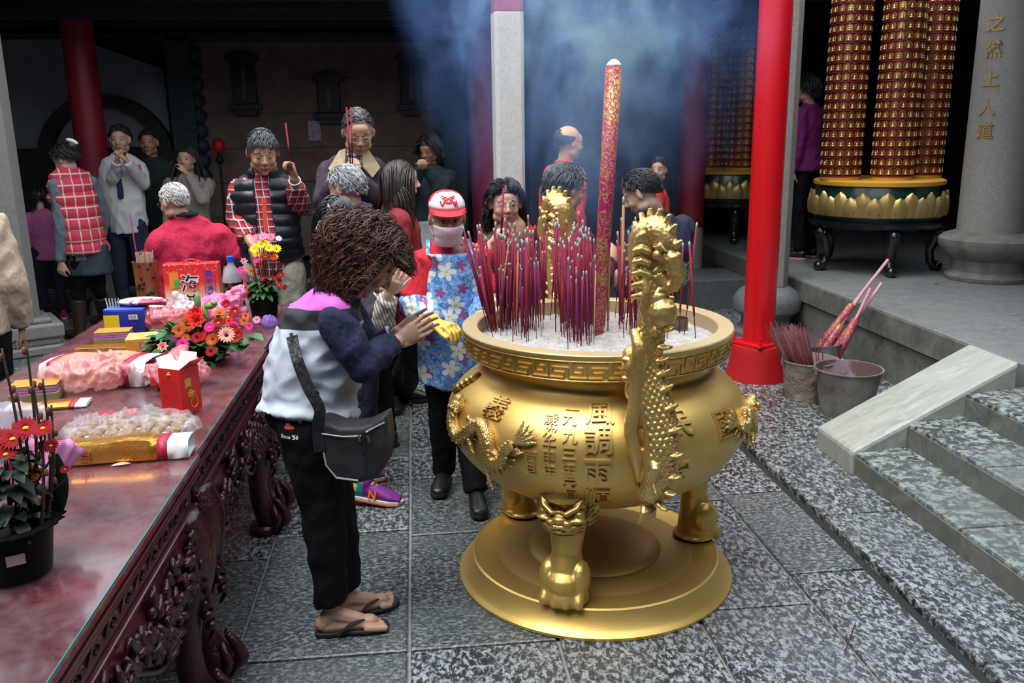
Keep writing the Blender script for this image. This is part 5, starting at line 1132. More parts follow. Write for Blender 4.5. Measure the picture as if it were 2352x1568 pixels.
def top(J, parent, m, name='shirt', hem=.10, sleeve=1.0, w=(.175, .165, .185, .19), dp=(.12, .115, .125, .11), ra=.066, rf=.050, cuff=.040, vox=.0095, amp=.010, seed=0, collar=.066, fn=None, sm=9, bellyf=0, flare=0, high=0):
    s = J['s']; xh, xs, up, f = axes(J); q = MB(); hip, wa, ch, nk = J['hip'], J['waist'], J['chest'], J['neck']
    upl = (wa-hip).normalized(); fh = upl.cross(xh).normalized()*1; fs = (nk-ch).normalized().cross(xs).normalized()
    if fh.dot(f) < 0 and abs(fh.dot(f)) > .05: fh = -fh
    if fs.dot(fh) < 0: fs = -fs
    low = hip-upl*hem*s
    q.loft([(low, xh*(w[0]+flare)*s, fh*(dp[0]+flare)*s), (hip.lerp(low, .5), xh*(w[0]+flare*.5)*s, fh*(dp[0]+flare*.5)*s), (hip, xh*w[0]*s, fh*dp[0]*s), (wa+fh*bellyf*.5, xh*w[1]*s, fh*(dp[1]+bellyf)*s), (ch, xs*w[2]*s, fs*dp[2]*s), (ch.lerp(nk, .5), xs*w[3]*s, fs*dp[3]*s), (nk-(nk-ch).normalized()*.022*s, xs*.155*s, fs*.082*s), (nk+(nk-ch).normalized()*.018*s, xs*.085*s, fs*.068*s), (nk+(nk-ch).normalized()*(.035+high)*s, xs*collar*s, fs*.062*s)], 28)
    for sd_ in 'LR':
        if sleeve is False: q.caps_(nk.lerp(ch, .12), nk.lerp(J['sh'+sd_], .80), .062*s, .062*s, 12); continue
        sh, el, wr = J['sh'+sd_], J['el'+sd_], J['wr'+sd_]; q.ell(sh, ra*s*.98); q.caps_(nk.lerp(ch, .12), sh-V((0, 0, .008)), .048*s, ra*.86*s, 12)
        if sleeve <= .5: e = sh.lerp(el, sleeve*2); q.tube([sh, e], [ra*s, ra*s*1.02], 16)
        else: t = (sleeve-.5)*2; e = el.lerp(wr, t); q.tube([sh, sh.lerp(el, .5), el], [ra*s, ra*.97*s, rf*1.08*s], 16); q.ell(el, rf*1.1*s); q.tube([el, el.lerp(e, .5), e], [rf*1.08*s, rf*s, cuff*s], 16)
    return remesh(q, name, m, vox, sm, parent, fn or fold_fn(seed, amp))
def trousers(J, parent, m, rt=.088, rk=.066, rh=.055, hem=.0, name='trousers', vox=.0105, seed=3, amp=.006, up_=.08, w=.155, dp=.105, length=1.0):
    s = J['s']; xh, xs, up, f = axes(J); q = MB(); hip = J['hip']; u = (J['waist']-hip).normalized(); fh = u.cross(xh).normalized()
    q.loft([(hip+u*up_*s, xh*w*.93*s, fh*dp*.92*s), (hip, xh*w*s, fh*dp*s), (hip-V((0, 0, .08*s)), xh*w*s, fh*dp*s), (hip-V((0, 0, .13*s)), xh*w*.7*s, fh*dp*.7*s)], 22)
    for sd_ in 'LR':
        h_, k_, a_ = J['hi'+sd_], J['kn'+sd_], J['an'+sd_]; e = k_.lerp(a_, 1-hem/.40) if length == 1 else h_.lerp(k_, length)
        if length == 1: q.tube([h_-V((0, 0, .02)), h_.lerp(k_, .5), k_, k_.lerp(e, .5), e], [rt*s, (rt+rk)/2*s*1.02, rk*s, (rk+rh)/2*s, rh*s], 16)
        else: q.tube([h_, e], [rt*s, rt*s*.98], 16)
        q.ell(h_, rt*s)
    return remesh(q, name, m, vox, 4, parent, fold_fn(seed, amp, (10, 10, 7)))
def shoes(J, parent, m, sole=None, L_=.255, name='shoe'):
    s = J['s']; f0 = J['M'].to_3x3() @ V((0, 1, 0))
    for sd_ in 'LR':
        a = J['an'+sd_]; t_ = J.get('toe'+sd_); d = (t_-a) if t_ else Matrix.Rotation(R(J['fo']*(1 if sd_ == 'L' else -1)), 3, 'Z') @ f0; gz = a.z-.085*s; d = V(d); d.z = 0; d.normalize(); g = V((a.x, a.y, gz)); x = d.cross(V((0, 0, 1)))
        q = MB(); q.loft([(g-d*.070*s+V((0, 0, .045)), x*.008, V((0, 0, .03))), (g-d*.055*s+V((0, 0, .048)), x*.034*s, V((0, 0, .044))), (g+V((0, 0, .052)), x*.038*s, V((0, 0, .050))), (g+d*.07*s+V((0, 0, .044)), x*.042*s, V((0, 0, .038))), (g+d*.13*s+V((0, 0, .034)), x*.046*s, V((0, 0, .026))), (g+d*.172*s+V((0, 0, .028)), x*.034*s, V((0, 0, .016))), (g+d*.186*s+V((0, 0, .024)), x*.006, V((0, 0, .004)))], 18)
        q.caps_(g+V((0, 0, .06)), a+V((0, 0, .01)), .034*s, .036*s, 10)
        o = remesh(q, name, m, .006, 2, parent)
        q = MB(); ol = [(-.078, 0), (-.066, .030), (0, .036), (.08, .044), (.13, .047), (.172, .036), (.190, 0), (.172, -.036), (.13, -.047), (.08, -.044), (0, -.036), (-.066, -.030)]
        A = Matrix((( d.x*s, x.x*s, 0, g.x), (d.y*s, x.y*s, 0, g.y), (0, 0, 1, gz), (0, 0, 0, 1))); q.prism(ol, 0.001, .020, A); q.build('sole', sole or mat('black_rubber', (.012, .012, .013), .6), o, False, .003)
def hair(J, parent, m, style='short', n=420, L_=.05, r=.004, seed=1, vol=1.0, part=.3, hairline=.06, curl=0.0, grav=.5, name='hair', segs=7, bald=0, jit=.05, lift=.25, cap=True, guard=None, shift=0):
    """scalp mass plus tapered locks: combed over the head, then taken by gravity, kept off the face and outside the shoulders"""
    HM, k = J['HM'], J['ks']; rnd = random.Random(seed); c0 = V((0, -.018-shift, .035)); S = HM @ Matrix.Scale(k, 4); inv = S.inverted(); R3 = HM.to_3x3()
    rad = V((.081, .103+shift, .096))*vol; locks = MB(); G = V((0, 0, -1)); nk = J['neck']; lng = style in ('long', 'curly'); cnt = 0
    def thr(d):
        h = math.hypot(d.x, d.y); t = (1-d.y/max(h, 1e-4))/2
        return .50+(hairline-.06)*6-(.52+(hairline-.06)*6)*min(1, t/.42)**1.3 if t < .42 else -.02-.66*min(1, (t-.42)/.4)
    while cnt < n:
        th = rnd.uniform(0, 2*PI); z = rnd.uniform(-.75, 1); h = math.sqrt(max(0, 1-z*z)); d = V((math.cos(th)*h, math.sin(th)*h, z))
        if d.z < thr(d) or (bald and d.z > bald and d.y > -.8): continue
        if guard is not None and d.y > .15 and d.z < .55: continue
        cnt += 1; sgn = 1 if d.x > part*.25 else -1
        fl = V((sgn*1.0, -.25-1.1*max(0, d.y), -.35)) if lng else (V((part*1.2+d.x*.4, .35, -.5)) if d.y > .1 and style == 'fringe' else V((d.x*.4+part*.5*max(0, d.y+.3), -1.0, -.55)))
        fl = (fl-d*fl.dot(d)).normalized(); dr = (R3 @ (fl+d*lift)).normalized(); p = S @ (c0+V((d.x*rad.x, d.y*rad.y, d.z*rad.z))*.95); LL = L_*rnd.uniform(.72, 1.12)*(.5 if guard is not None and d.y > .25 else 1); st = LL/segs; pts = [p.copy()]; raw = p.copy()
        ph = 11*noise.noise(d*2.3+V((seed, 0, 0)))+rnd.uniform(-.35, .35); sp_ = .82+.35*noise.noise(d*2.9); side = dr.cross(G); side = side.normalized() if side.length > .1 else V((1, 0, 0)); side2 = side.cross(dr).normalized()
        for i in range(segs):
            dr = (dr+G*grav*(.35+(i+1)/segs)*.5+V((rnd.gauss(0, 1), rnd.gauss(0, 1), rnd.gauss(0, 1)))*jit).normalized(); raw = raw+dr*st; l = inv @ raw; u = l-c0
            e = math.sqrt((u.x/rad.x)**2+(u.y/rad.y)**2+(u.z/rad.z)**2)
            if e < 1.02: l = c0+u*(1.02/max(e, .2))
            if lng and l.y > .035 and abs(l.x) < .070*vol and l.z < .075: l.x = sgn*.070*vol
            if guard is not None and l.y > guard and l.z < .085: l.y = guard
            raw = S @ l
            if lng and raw.z < nk.z+.03:
                hv = V((raw.x-nk.x, raw.y-nk.y, 0)); lim = min(.155, .075+(nk.z+.03-raw.z)*.75)
                if hv.length < lim and hv.length > 1e-4: raw += hv.normalized()*(lim-hv.length)
            f = curl*.011*min(1, (i+1)/3); pts.append(raw+side*math.sin(ph+i*sp_)*f+side2*math.cos(ph+i*sp_)*f)
        locks.tube(pts, lerpl([r*.9, r*1.15, r, r*.85, r*.2], len(pts)), 4, flat=.55)
    if cap:
        cpm = MB(); cpm.ell((0, 0, 0), (1, 1, 1), seg=28, rg=20); keep = []
        for f in cpm.f:
            d = (sum((cpm.v[i] for i in f), V())/len(f)).normalized()
            if d.z > thr(d)-.03 and not (bald and d.z > bald and d.y > -.8): keep.append(f)
        c2 = MB(); c2.add([S @ (c0+V((v.x*rad.x, v.y*rad.y, v.z*rad.z))*.965) for v in cpm.v], keep); locks.merge(c2)
    return locks.build(name, m, parent, 'all')
def glasses(J, parent, m=None, w=.021, h=.015):
    S = J['HM'] @ Matrix.Scale(J['ks'], 4); m = m or mat('thin_metal_frame', (.30, .28, .26), .25, .8); q = MB()
    for k in (-1, 1):
        q.tube([(k*.032+w*math.cos(t), .098-.006*abs(math.cos(t)*(1 if math.cos(t)*k > 0 else 0)), .008+h*math.sin(t)) for t in [2*PI*i/20 for i in range(21)]], .0013, 5, caps=False)
        q.tube([(k*(.032+w), .094, .012), (k*.080, .03, .014), (k*.084, -.02, .010), (k*.082, -.032, -.006)], .0014, 5)
    q.tube([(-.012, .099, .010), (0, .103, .013), (.012, .099, .010)], .0013, 5); q.xf(S); o = q.build('glasses', m, parent)
    return o
def person(base, label, name='person', group=None): o = empty(name, base, label, 'person', group); return o
def plaid(name, base, line, dark, sc_=(22, 22, 22), w=.16):
    m, nt, b = new_mat(name); co = coords(nt, sc_); s_ = nd(nt, 'ShaderNodeSeparateXYZ'); nt.links.new(co, s_.inputs[0]); c = base
    def stripe(ax, off, wd, add=None):
        v = s_.outputs[ax] if add is None else math_(nt, 'ADD', s_.outputs[ax], s_.outputs[add]); f = math_(nt, 'FRACT', math_(nt, 'ADD', v, off)); return math_(nt, 'LESS_THAN', f, wd)
    c = mix(nt, c, dark, math_(nt, 'MULTIPLY', stripe(2, 0, .42), .55)); c = mix(nt, c, dark, math_(nt, 'MULTIPLY', stripe(0, 0, .42, 1), .55))
    c = mix(nt, c, line, stripe(2, .8, w*.5)); c = mix(nt, c, line, stripe(0, .8, w*.5, 1)); nt.links.new(c, b.inputs['Base Color']); b.inputs['Roughness'].default_value = .85; return m
def puffer(spacing=.075, amp=.016, seed=0, z0=0):
    f0 = fold_fn(seed, .003)
    def fn(p, n): k = abs(math.sin(PI*(p.z-z0+.012*noise.noise(p*4))/spacing)); return f0(p+n*amp*(k**.55-.4), n)
    return fn
# ---------------------------------------------------------------- the bowing woman
def cloth(name, c, **k): return mat(name, c, k.pop('rough', .85), bmp=k.pop('bmp', .7), bs=k.pop('bs', 13), bd=.03, stretch=(1.3, 1.3, .7), **k)
navy = cloth('navy_knit', (.008, .012, .045)); blackc = cloth('black_trouser_cloth', (.004, .004, .0055), spec=.2, bmp=.4); blackl = mat('black_leather', (.012, .012, .014), .35); blackn = cloth('black_nylon', (.013, .014, .017), rough=.5)
yd = 2.88
HW = {'hip': Py(712, 925, yd), 'waist': Py(716, 850, yd), 'chest': Py(745, 750, yd+.01), 'neck': Py(785, 668, yd+.02), 'head': Py(848, 606, yd+.03), 'shR': Py(765, 738, yd-.15), 'shL': Py(795, 705, yd+.17),
      'elR': Py(838, 838, yd-.17), 'wrR': Py(912, 782, yd-.03), 'elL': Py(862, 812, yd+.20), 'wrL': Py(915, 762, yd+.10),
      'hiR': Py(704, 965, yd-.09), 'hiL': Py(722, 950, yd+.09), 'knR': Py(742, 1155, yd-.09), 'knL': Py(762, 1125, yd+.08), 'anR': Pz(762, 1402, .085), 'anL': Pz(798, 1368, .085)}
J = skeleton((HW['hip'].x, yd, 0), -84, 1.55, 0, W=HW); J['bare_feet'] = True; J['toeR'] = Pz(880, 1434, .01); J['toeL'] = Pz(878, 1388, .01); J['hyaw'] = -86; J['hpit'] = 46
P = person((HW['hip'].x, yd, 0), 'bowing curly-haired woman in grey and pink vest with palms pressed together')
tipR, tipL = Py(1002, 733, yd+.05), Py(1000, 722, yd+.09)
dR = (tipR-HW['wrR']).normalized(); dL = (tipL-HW['wrL']).normalized()
body(J, P, 'mid', {'R': dict(d=dR, n=V((-.25, 1, .1)), side=-1, curl=5, thumb=28, spread=3.5), 'L': dict(d=dL, n=V((-.1, -1, .1)), side=1, curl=8, thumb=28, spread=3.5)}, vox=.0032, fat=1.05, nails=True)
face_bits(J['HM'], P, J['ks'], closed=True)
hair(J, P, BROWNH, 'curly', n=5000, L_=.22, r=.0019, seed=4, vol=1.12, curl=1.7, grav=.62, hairline=.055, segs=18, jit=.06, lift=.6, guard=.008, shift=.03)
top(J, P, navy, 'sweater', hem=-.02, sleeve=.93, w=(.14, .14, .15, .14), dp=(.09, .09, .10, .08), ra=.059, rf=.052, cuff=.043, vox=.0075, amp=.012, seed=5, sm=5)
sp = (HW['neck']-HW['hip']).normalized()
def banded(name, axis, origin, stops, rough=.7):
    m, nt, b = new_mat(name); co = coords(nt); vm = nd(nt, 'ShaderNodeVectorMath', operation='DOT_PRODUCT'); nt.links.new(co, vm.inputs[0]); vm.inputs[1].default_value = tuple(axis)
    f = math_(nt, 'ADD', vm.outputs['Value'], -V(axis).dot(origin)); r = ramp(nt, f, stops); [n_ for n_ in nt.nodes if n_.type == 'VALTORGB'][0].color_ramp.interpolation = 'CONSTANT'
    nt.links.new(r, b.inputs['Base Color']); b.inputs['Roughness'].default_value = rough; bump(nt, b, tnoise(nt, co, 16, 4), .35, .01); return m
vestm = banded('tricolour_vest', (sp+V((-.35, 0, 0))).normalized(), HW['hip'], [(0, (.52, .57, .66)), (.27, (.018, .020, .024)), (.335, (.62, .13, .52))])
top(J, P, vestm, 'vest', hem=.035, sleeve=False, w=(.185, .178, .172, .178), dp=(.160, .165, .150, .118), vox=.0085, seed=9, flare=.034, fn=fold_fn(9, .012, (7, 7, 10)), high=.02, collar=.075, bellyf=.012)
for sd_, yy in (('R', -1), ('L', 1)):
    c_ = J['sh'+sd_]; 
trousers(J, P, blackc, rt=.112, rk=.084, rh=.063, hem=.03, w=.18, dp=.158, amp=.007)
# jade bangle
q = MB(); w0 = J['wrL']-dL*.03; x, y_, _ = frame(dL); q.tube([w0+(x*math.cos(t)+y_*math.sin(t))*.032 for t in [2*PI*i/24 for i in range(25)]], .0055, 8, caps=False); q.build('jade_bangle', mat('pale_jade', (.32, .42, .36), .2), P)
for sd_ in 'RL':                                     # flip-flops
    a, t_ = J['an'+sd_], J['toe'+sd_]; d = t_-a; d.z = 0; d.normalize(); x = d.cross(V((0, 0, 1))); g = V((a.x, a.y, 0)); A = Matrix(((d.x, x.x, 0, g.x), (d.y, x.y, 0, g.y), (0, 0, 1, 0), (0, 0, 0, 1)))
    q = MB(); q.prism([(-.062, -.012), (-.055, -.030), (-.02, -.036), (.05, -.034), (.11, -.044), (.16, -.042), (.190, -.022), (.196, 0), (.190, .022), (.16, .042), (.11, .044), (.05, .034), (-.02, .036), (-.055, .030), (-.062, .012)], .001, .017, A); sl = q.build('flip_flop', mat('black_rubber', (.012, .012, .013), .6), P, True, .004)
    q = MB()
    for k in (-1, 1): q.tube(spline([A @ V((.135, 0, .03)), A @ V((.105, k*.018, .048)), A @ V((.06, k*.036, .045)), A @ V((.02, k*.043, .012))], 4), .0065, 8, flat=.5)
    q.build('thong_strap', mat('black_rubber', 0), sl)
    if sd_ == 'R':
        q = MB(); p = A @ V((.098, -.026*(-1), .054)); p = A @ V((.10, .016, .056)); q.ell(p, (.008, .004, .007)); q.ell(p+V((-.006, 0, .008)), (.004, .003, .004)); q.ell(p+V((.006, 0, .008)), (.004, .003, .004)); 
# shoulder bag
BG = empty('shoulder_bag', Py(820, 1010, yd-.17), 'black nylon shoulder bag with grey piping hanging at the bowing woman\'s hip', 'bag')
bc_ = Py(822, 1012, yd-.20); bx_ = V((.95, -.22, 0)).normalized(); by_ = V((.22, .95, 0)).normalized()
def bagpt(u, v, w): return bc_+bx_*u+V((0, 0, 1))*v+by_*w
q = MB(); ol = [(-.105, .085), (-.110, .02), (-.098, -.07), (-.065, -.115), (.01, -.122), (.065, -.108), (.098, -.06), (.108, .02), (.106, .105), (.04, .065), (-.04, .060)]
q.rings([[bagpt(u*k, v*k-.002, w) for u, v in ol] for w, k in ((-.050, .90), (-.042, 1.0), (.0, 1.03), (.045, 1.0), (.052, .9))]); remesh(q, 'bag_body', mat('charcoal_nylon', (.018, .019, .021), .55, bmp=.3, bs=300), .006, 4, BG, fold_fn(3, .004))
q = MB(); q.tube([bagpt(u*.95, v*.95, -.049) for u, v in ol[:5]], .0035, 6); q.build('grey_piping', mat('grey_piping', (.35, .35, .36), .5), BG)
q = MB(); q.tube([bagpt(-.10, .040, -.053), bagpt(-.03, .034, -.058), bagpt(.03, .038, -.058)], .0028, 6); q.tube([bagpt(.045, .052, -.058), bagpt(.105, .082, -.050)], .0028, 6); q.build('zip', mat('grey_zip', (.42, .42, .43), .35, .5), BG)
q = MB(); 
for u in (.022, .052): q.tube([bagpt(u, .040, -.062), bagpt(u+.004, .022, -.062)], .005, 8)
q.build('zip_pull', mat('steel', (.45, .45, .46), .25, .9), BG)
q = MB(); q.tube([bagpt(.035, .05, -.060), bagpt(.040, -.11, -.050)], .005, 6, flat=.4); q.build('centre_seam_band', blackn, BG)
pth = spline([Py(670, 772, yd-.155), Py(684, 830, yd-.200), Py(708, 890, yd-.225), Py(734, 940, yd-.235), bagpt(-.108, .070, -.058), bagpt(-.110, -.02, -.056)], 6)
q = MB(); rg = []
for i, p in enumerate(pth): t = (pth[min(i+1, len(pth)-1)]-pth[max(0, i-1)]).normalized(); s_ = t.cross(V((0, 1, 0))).normalized(); rg.append([p-s_*.018, p+s_*.018, p+s_*.018+V((0, .004, 0)), p-s_*.018+V((0, .004, 0))])
q.rings(rg); st_ = q.build('strap', blackn, BG, True)
pth = spline([Py(670, 772, yd-.155), Py(664, 730, yd-.10), Py(690, 670, yd+.02), Py(740, 690, yd+.18)], 5)
q = MB(); q.tube([pth[0]+V((0, -.006, .012)), pth[0]+V((0, -.006, -.012))], .006, 8); q.build('buckle', mat('steel', 0), st_)
# writing on the back pocket
PK = {}
from mathutils.bvhtree import BVHTree
def decal(target, mb, name, m, centre_px, width_world, parent, dirn=None, lift=.002):
    """lay flat lettering on a garment: each point is dropped on the mesh along the local outward line"""
    me = target.data; bv = BVHTree.FromPolygons([v.co for v in me.vertices], [p.vertices[:] for p in me.polygons])
    d = (cf + cr*((centre_px[0]-1176)/FPX) - cu*((centre_px[1]-784)/FPX)).normalized(); h, n, _, _ = bv.ray_cast(CAM, d)
    if h is None: print('decal missed', name); return None
    n = n.normalized(); 
    if n.dot(d) > 0: n = -n
    x = n.cross(V((0, 0, 1)))*-1; x.normalize(); y = n.cross(x); 
    if y.z < 0: y = -y
    out = []
    for p in mb.v:
        o_ = h+x*p.x+y*p.y+n*.05; hh, nn, _, _ = bv.ray_cast(o_, -n, .12); out.append((hh if hh else h+x*p.x+y*p.y)+n*(lift+p.z))
    mb.v = out; return mb.build(name, m, parent, True)
q = MB(); gN = 12; q.rings([[V(((i/gN-.5)*.075, (j/gN-.5)*.12+(i/gN)*.02, 0)) for i in range(gN+1)] for j in range(gN+1)], 0, False, False)
decal([o for o in COL.objects if o.name == 'vest'][0], q, 'vest_pocket', mat('taupe_panel', (.27, .22, .21), .7), (838, 890), 0, P, lift=.003)
tr_ = [o for o in COL.objects if o.name.startswith('trousers')][-1]
wht = mat('white_embroidery', (.65, .65, .62), .7); redp = mat('red_embroidery', (.55, .09, .05), .7)
decal(tr_, text_mb('Vishing', .026, .001, .01), 'embroidered_word', wht, (668, 962), 0, P); decal(tr_, text_mb("Since '56", .018, .001, .02), 'embroidered_word', wht, (664, 1003), 0, P)
q = MB(); q.ell((0, 0, 0), (.018, .007, .001), seg=16, rg=4); q.ell((-.004, .008, 0), (.009, .008, .001), seg=10, rg=4); q.tube([(-.014, .004, 0), (-.006, .014, 0), (.0, .006, 0)], .0015, 4); decal(tr_, q, 'embroidered_emblem', redp, (665, 982), 0, P)

# ---------------------------------------------------------------- apron worker
m, nt, b = new_mat('blue_floral_cotton'); tc = nd(nt, 'ShaderNodeTexCoord'); sx = nd(nt, 'ShaderNodeSeparateXYZ'); nt.links.new(tc.outputs['Object'], sx.inputs[0])
def flower_layer(sc_, petals, off, rad):
    cb = nd(nt, 'ShaderNodeCombineXYZ'); nt.links.new(math_(nt, 'MULTIPLY_ADD', sx.outputs[0], sc_, off), cb.inputs[0]); nt.links.new(math_(nt, 'MULTIPLY_ADD', sx.outputs[2], sc_, off*1.7), cb.inputs[1])
    vo = nd(nt, 'ShaderNodeTexVoronoi', voronoi_dimensions='2D'); vo.inputs['Scale'].default_value = 1; vo.inputs['Randomness'].default_value = .75; nt.links.new(cb.outputs[0], vo.inputs['Vector'])
    df_ = nd(nt, 'ShaderNodeVectorMath', operation='SUBTRACT'); nt.links.new(cb.outputs[0], df_.inputs[0]); nt.links.new(vo.outputs['Position'], df_.inputs[1]); s2 = nd(nt, 'ShaderNodeSeparateXYZ'); nt.links.new(df_.outputs[0], s2.inputs[0])
    an = math_(nt, 'ARCTAN2', s2.outputs[1], s2.outputs[0]); cc = math_(nt, 'ABSOLUTE', math_(nt, 'COSINE', math_(nt, 'MULTIPLY', an, petals/2))); r = vo.outputs['Distance']
    return math_(nt, 'LESS_THAN', r, math_(nt, 'MULTIPLY_ADD', math_(nt, 'POWER', cc, .6), rad, .03)), math_(nt, 'LESS_THAN', r, .06)
base = ramp(nt, tnoise(nt, tc.outputs['Object'], 38, 4, .6, 1.5), [(.35, (.055, .17, .50)), (.5, (.12, .30, .66)), (.58, (.45, .62, .80)), (.62, (.10, .28, .62))])
f1, e1 = flower_layer(8.5, 5, .0, .34); f2, e2 = flower_layer(10, 5, 7.3, .22)
c = mix(nt, base, (.30, .06, .20), f2); c = mix(nt, c, (.72, .74, .68), f1); c = mix(nt, c, (.60, .55, .12), e1); nt.links.new(c, b.inputs['Base Color']); b.inputs['Roughness'].default_value = .8; floral = m
redpolo = cloth('red_polo', (.62, .018, .035)); yellowg = mat('yellow_rubber', (.80, .50, .07), .4)
yw = 3.98
W = {'head': Py(1027, 505, yw-.12), 'neck': Py(1030, 568, yw-.04), 'shR': Py(970, 608, yw-.02), 'shL': Py(1092, 600, yw+.02), 'elR': Py(950, 700, yw-.06), 'wrR': Py(1000, 742, yw-.47), 'elL': Py(1115, 690, yw+.02), 'wrL': Py(1105, 735, yw-.32),
     'anR': Pz(1020, 1078, .085), 'anL': Pz(1093, 1122, .085), 'knR': Py(1015, 960, 3.98), 'knL': Py(1068, 970, 3.95)}
J = skeleton((.155, yw, 0), 178, 1.56, 6, W=W); J['toeR'] = J['anR']+V((-.05, -.2, 0)); J['toeL'] = J['anL']+V((.01, -.2, 0)); J['hyaw'] = 184; J['hpit'] = 7
P = person((.155, yw, 0), 'temple worker in red cap, pink mask and blue floral apron behind the burner')
body(J, P, 'brown', {'R': False, 'L': False}, vox=.006, fat=1.03); face_bits(J['HM'], P, J['ks'])
hair(J, P, SALT, 'short', n=160, L_=.025, r=.004, seed=3)
top(J, P, redpolo, 'polo_shirt', hem=.05, sleeve=.42, ra=.076, rf=.06, w=(.165, .16, .175, .175), seed=2, amp=.008)
q = MB(); nk = J['neck']
for k in (-1, 1): q.add([nk+V((k*.012, -.090, -.035)), nk+V((k*.075, -.055, -.070)), nk+V((k*.085, -.02, -.008)), nk+V((k*.060, -.035, .020))], [(0, 1, 2, 3)])
o = q.build('collar', redpolo, P, False); md = o.modifiers.new('s', 'SOLIDIFY'); md.thickness = .008
# sleeve protectors, gloves
for sd_ in 'RL':
    el, wr = J['el'+sd_], J['wr'+sd_]; q = MB(); q.tube([J['sh'+sd_].lerp(el, .80), el, el.lerp(wr, .5), el.lerp(wr, .85)], [.060, .062, .060, .045], 18); q.ell(el, .062); remesh(q, 'sleeve_protector', floral, .007, 2, P, fold_fn(6, .012, (16, 16, 16)))
    q = MB(); d = (Py(1062, 756, yw-.58)-wr).normalized() if sd_ == 'R' else V((-.1, -.8, -.3)).normalized()
    q.caps_(el.lerp(wr, .75), wr, .040, .030, 12); add_hand(q, wr, d, V((.1, -.1, -1)) if sd_ == 'R' else V((0, 0, -1)), -1 if sd_ == 'R' else 1, 1.05, 32, 25, 3); remesh(q, 'rubber_glove', yellowg, .0042, 3, P)
trousers(J, P, blackc, rt=.082, rk=.066, rh=.060, hem=-.02); shoes(J, P, blackl)
zb_ = Py(1015, 893, yw-.15).z; q = MB(); cx_ = J['hip'].x; 
q.loft([(V((cx_+.005, yw-.03, zb_)), V((.172, 0, 0)), V((0, .155, 0))), (V((cx_, yw-.02, .72)), V((.168, 0, 0)), V((0, .150, 0))), (V((cx_, yw-.02, .88)), V((.170, 0, 0)), V((0, .148, 0))), (J['waist']+V((0, -.01, -.02)), V((.165, 0, 0)), V((0, .142, 0)))], 32)
c0_, c1_ = J['waist'], J['chest']; q.loft([(c0_+V((0, -.045, -.04)), V((.140, 0, 0)), V((0, .115, 0))), (c0_.lerp(c1_, .5)+V((0, -.06, 0)), V((.118, 0, 0)), V((0, .10, 0))), (c1_+V((0, -.065, .02)), V((.095, 0, 0)), V((0, .085, 0))), (c1_.lerp(J['neck'], .30)+V((0, -.080, 0)), V((.080, 0, 0)), V((0, .068, 0)))], 28)
remesh(q, 'apron', floral, .009, 3, P, fold_fn(15, .010, (8, 8, 3)))
q = MB()
for k in (-1, 1): q.tube([c1_.lerp(J['neck'], .42)+V((k*.075, -.135, 0)), J['neck']+V((k*.095, -.070, -.02)), J['neck']+V((k*.090, -.01, .035)), J['neck']+V((k*.08, .06, 0))], .009, 6, flat=.35)
q.build('apron_strap', floral, P)
# cap and mask
HMk = J['HM'] @ Matrix.Scale(J['ks'], 4); redcap = mat('red_cap_cloth', (.62, .02, .04), .7); whitef = mat('white_cap_foam', (.78, .76, .76), .7)
q = MB(); rg = []
for j in range(9):
    e = PI/2*j/8; rg.append([HMk @ V((.088*math.cos(t)*math.cos(e*.96), -.018+.108*math.sin(t)*math.cos(e*.96), .050+.085*math.sin(e)+.012*math.cos(e))) for t in [2*PI*k/40 for k in range(40)]])
q.rings(rg); q.m = [1 if (sum((J['HM'].inverted() @ q.v[i] for i in f), V())/len(f)).y > .004 else 0 for f in q.f]; cap_o = q.build('cap', [redcap, whitef], P, 'all')
q = MB(); rg = []
for i in range(15):
    a = PI*(i/14)*.82+PI*.09; inn = V((.086*math.cos(a), -.018+.104*math.sin(a), .062)); out = V((.092*math.cos(a), -.018+.104*math.sin(a)+.058*math.sin(a)**.7, .046)); rg.append([HMk @ inn, HMk @ (inn+out)*.5+HMk @ V((0, 0, 0))*0 if False else HMk @ ((inn+out)/2+V((0, 0, .006))), HMk @ out, HMk @ (out-V((0, 0, .004))), HMk @ (inn-V((0, 0, .004)))])
q.rings(rg); q.build('cap_brim', redcap, cap_o, True)
def cappt(u, v, h=.0015):                               # u across, v up on the white front panel
    t = PI/2-u/.095; e = v/.09; return HMk @ V(((.088+h)*math.cos(t)*math.cos(e*.96), -.018+(.108+h)*math.sin(t)*math.cos(e*.96), .050+(.085+h)*math.sin(e)+.012*math.cos(e)))
q = MB()
for cx_, cy_, r_ in ((-.018, .062, .012), (.020, .062, .012), (0, .050, .015)):
    for rr_ in (1, .55): q.tube([cappt(cx_+r_*rr_*math.cos(t), cy_+r_*rr_*math.sin(t)) for t in [2*PI*i/14 for i in range(15)]], .0017, 5)
for k in (-1, 1):
    q.tube([cappt(k*(.012+.006*i), .036+.012*math.sin(i*1.3)) for i in range(7)], .0032, 5); q.tube([cappt(k*(.040+.004*math.cos(t)*2), .070+.008*math.sin(t)) for t in [.7*i for i in range(8)]], .0022, 5)
q.build('cap_print', mat('red_print', 0) if 'red_print' in MATS else redcap, cap_o)
q = MB()
for k in range(2):
    for j in range(3): y0_ = .044-.012*j; x0_ = -.046+.012*k; q.tube([cappt(x0_-.004, y0_), cappt(x0_+.004, y0_+.001)], .0013, 4); q.tube([cappt(x0_, y0_+.004), cappt(x0_-.002, y0_-.005)], .0013, 4); q.tube([cappt(x0_, y0_-.001), cappt(x0_+.004, y0_-.006)], .0012, 4)
q.build('cap_lettering', redcap, cap_o)
q = MB(); rg = []
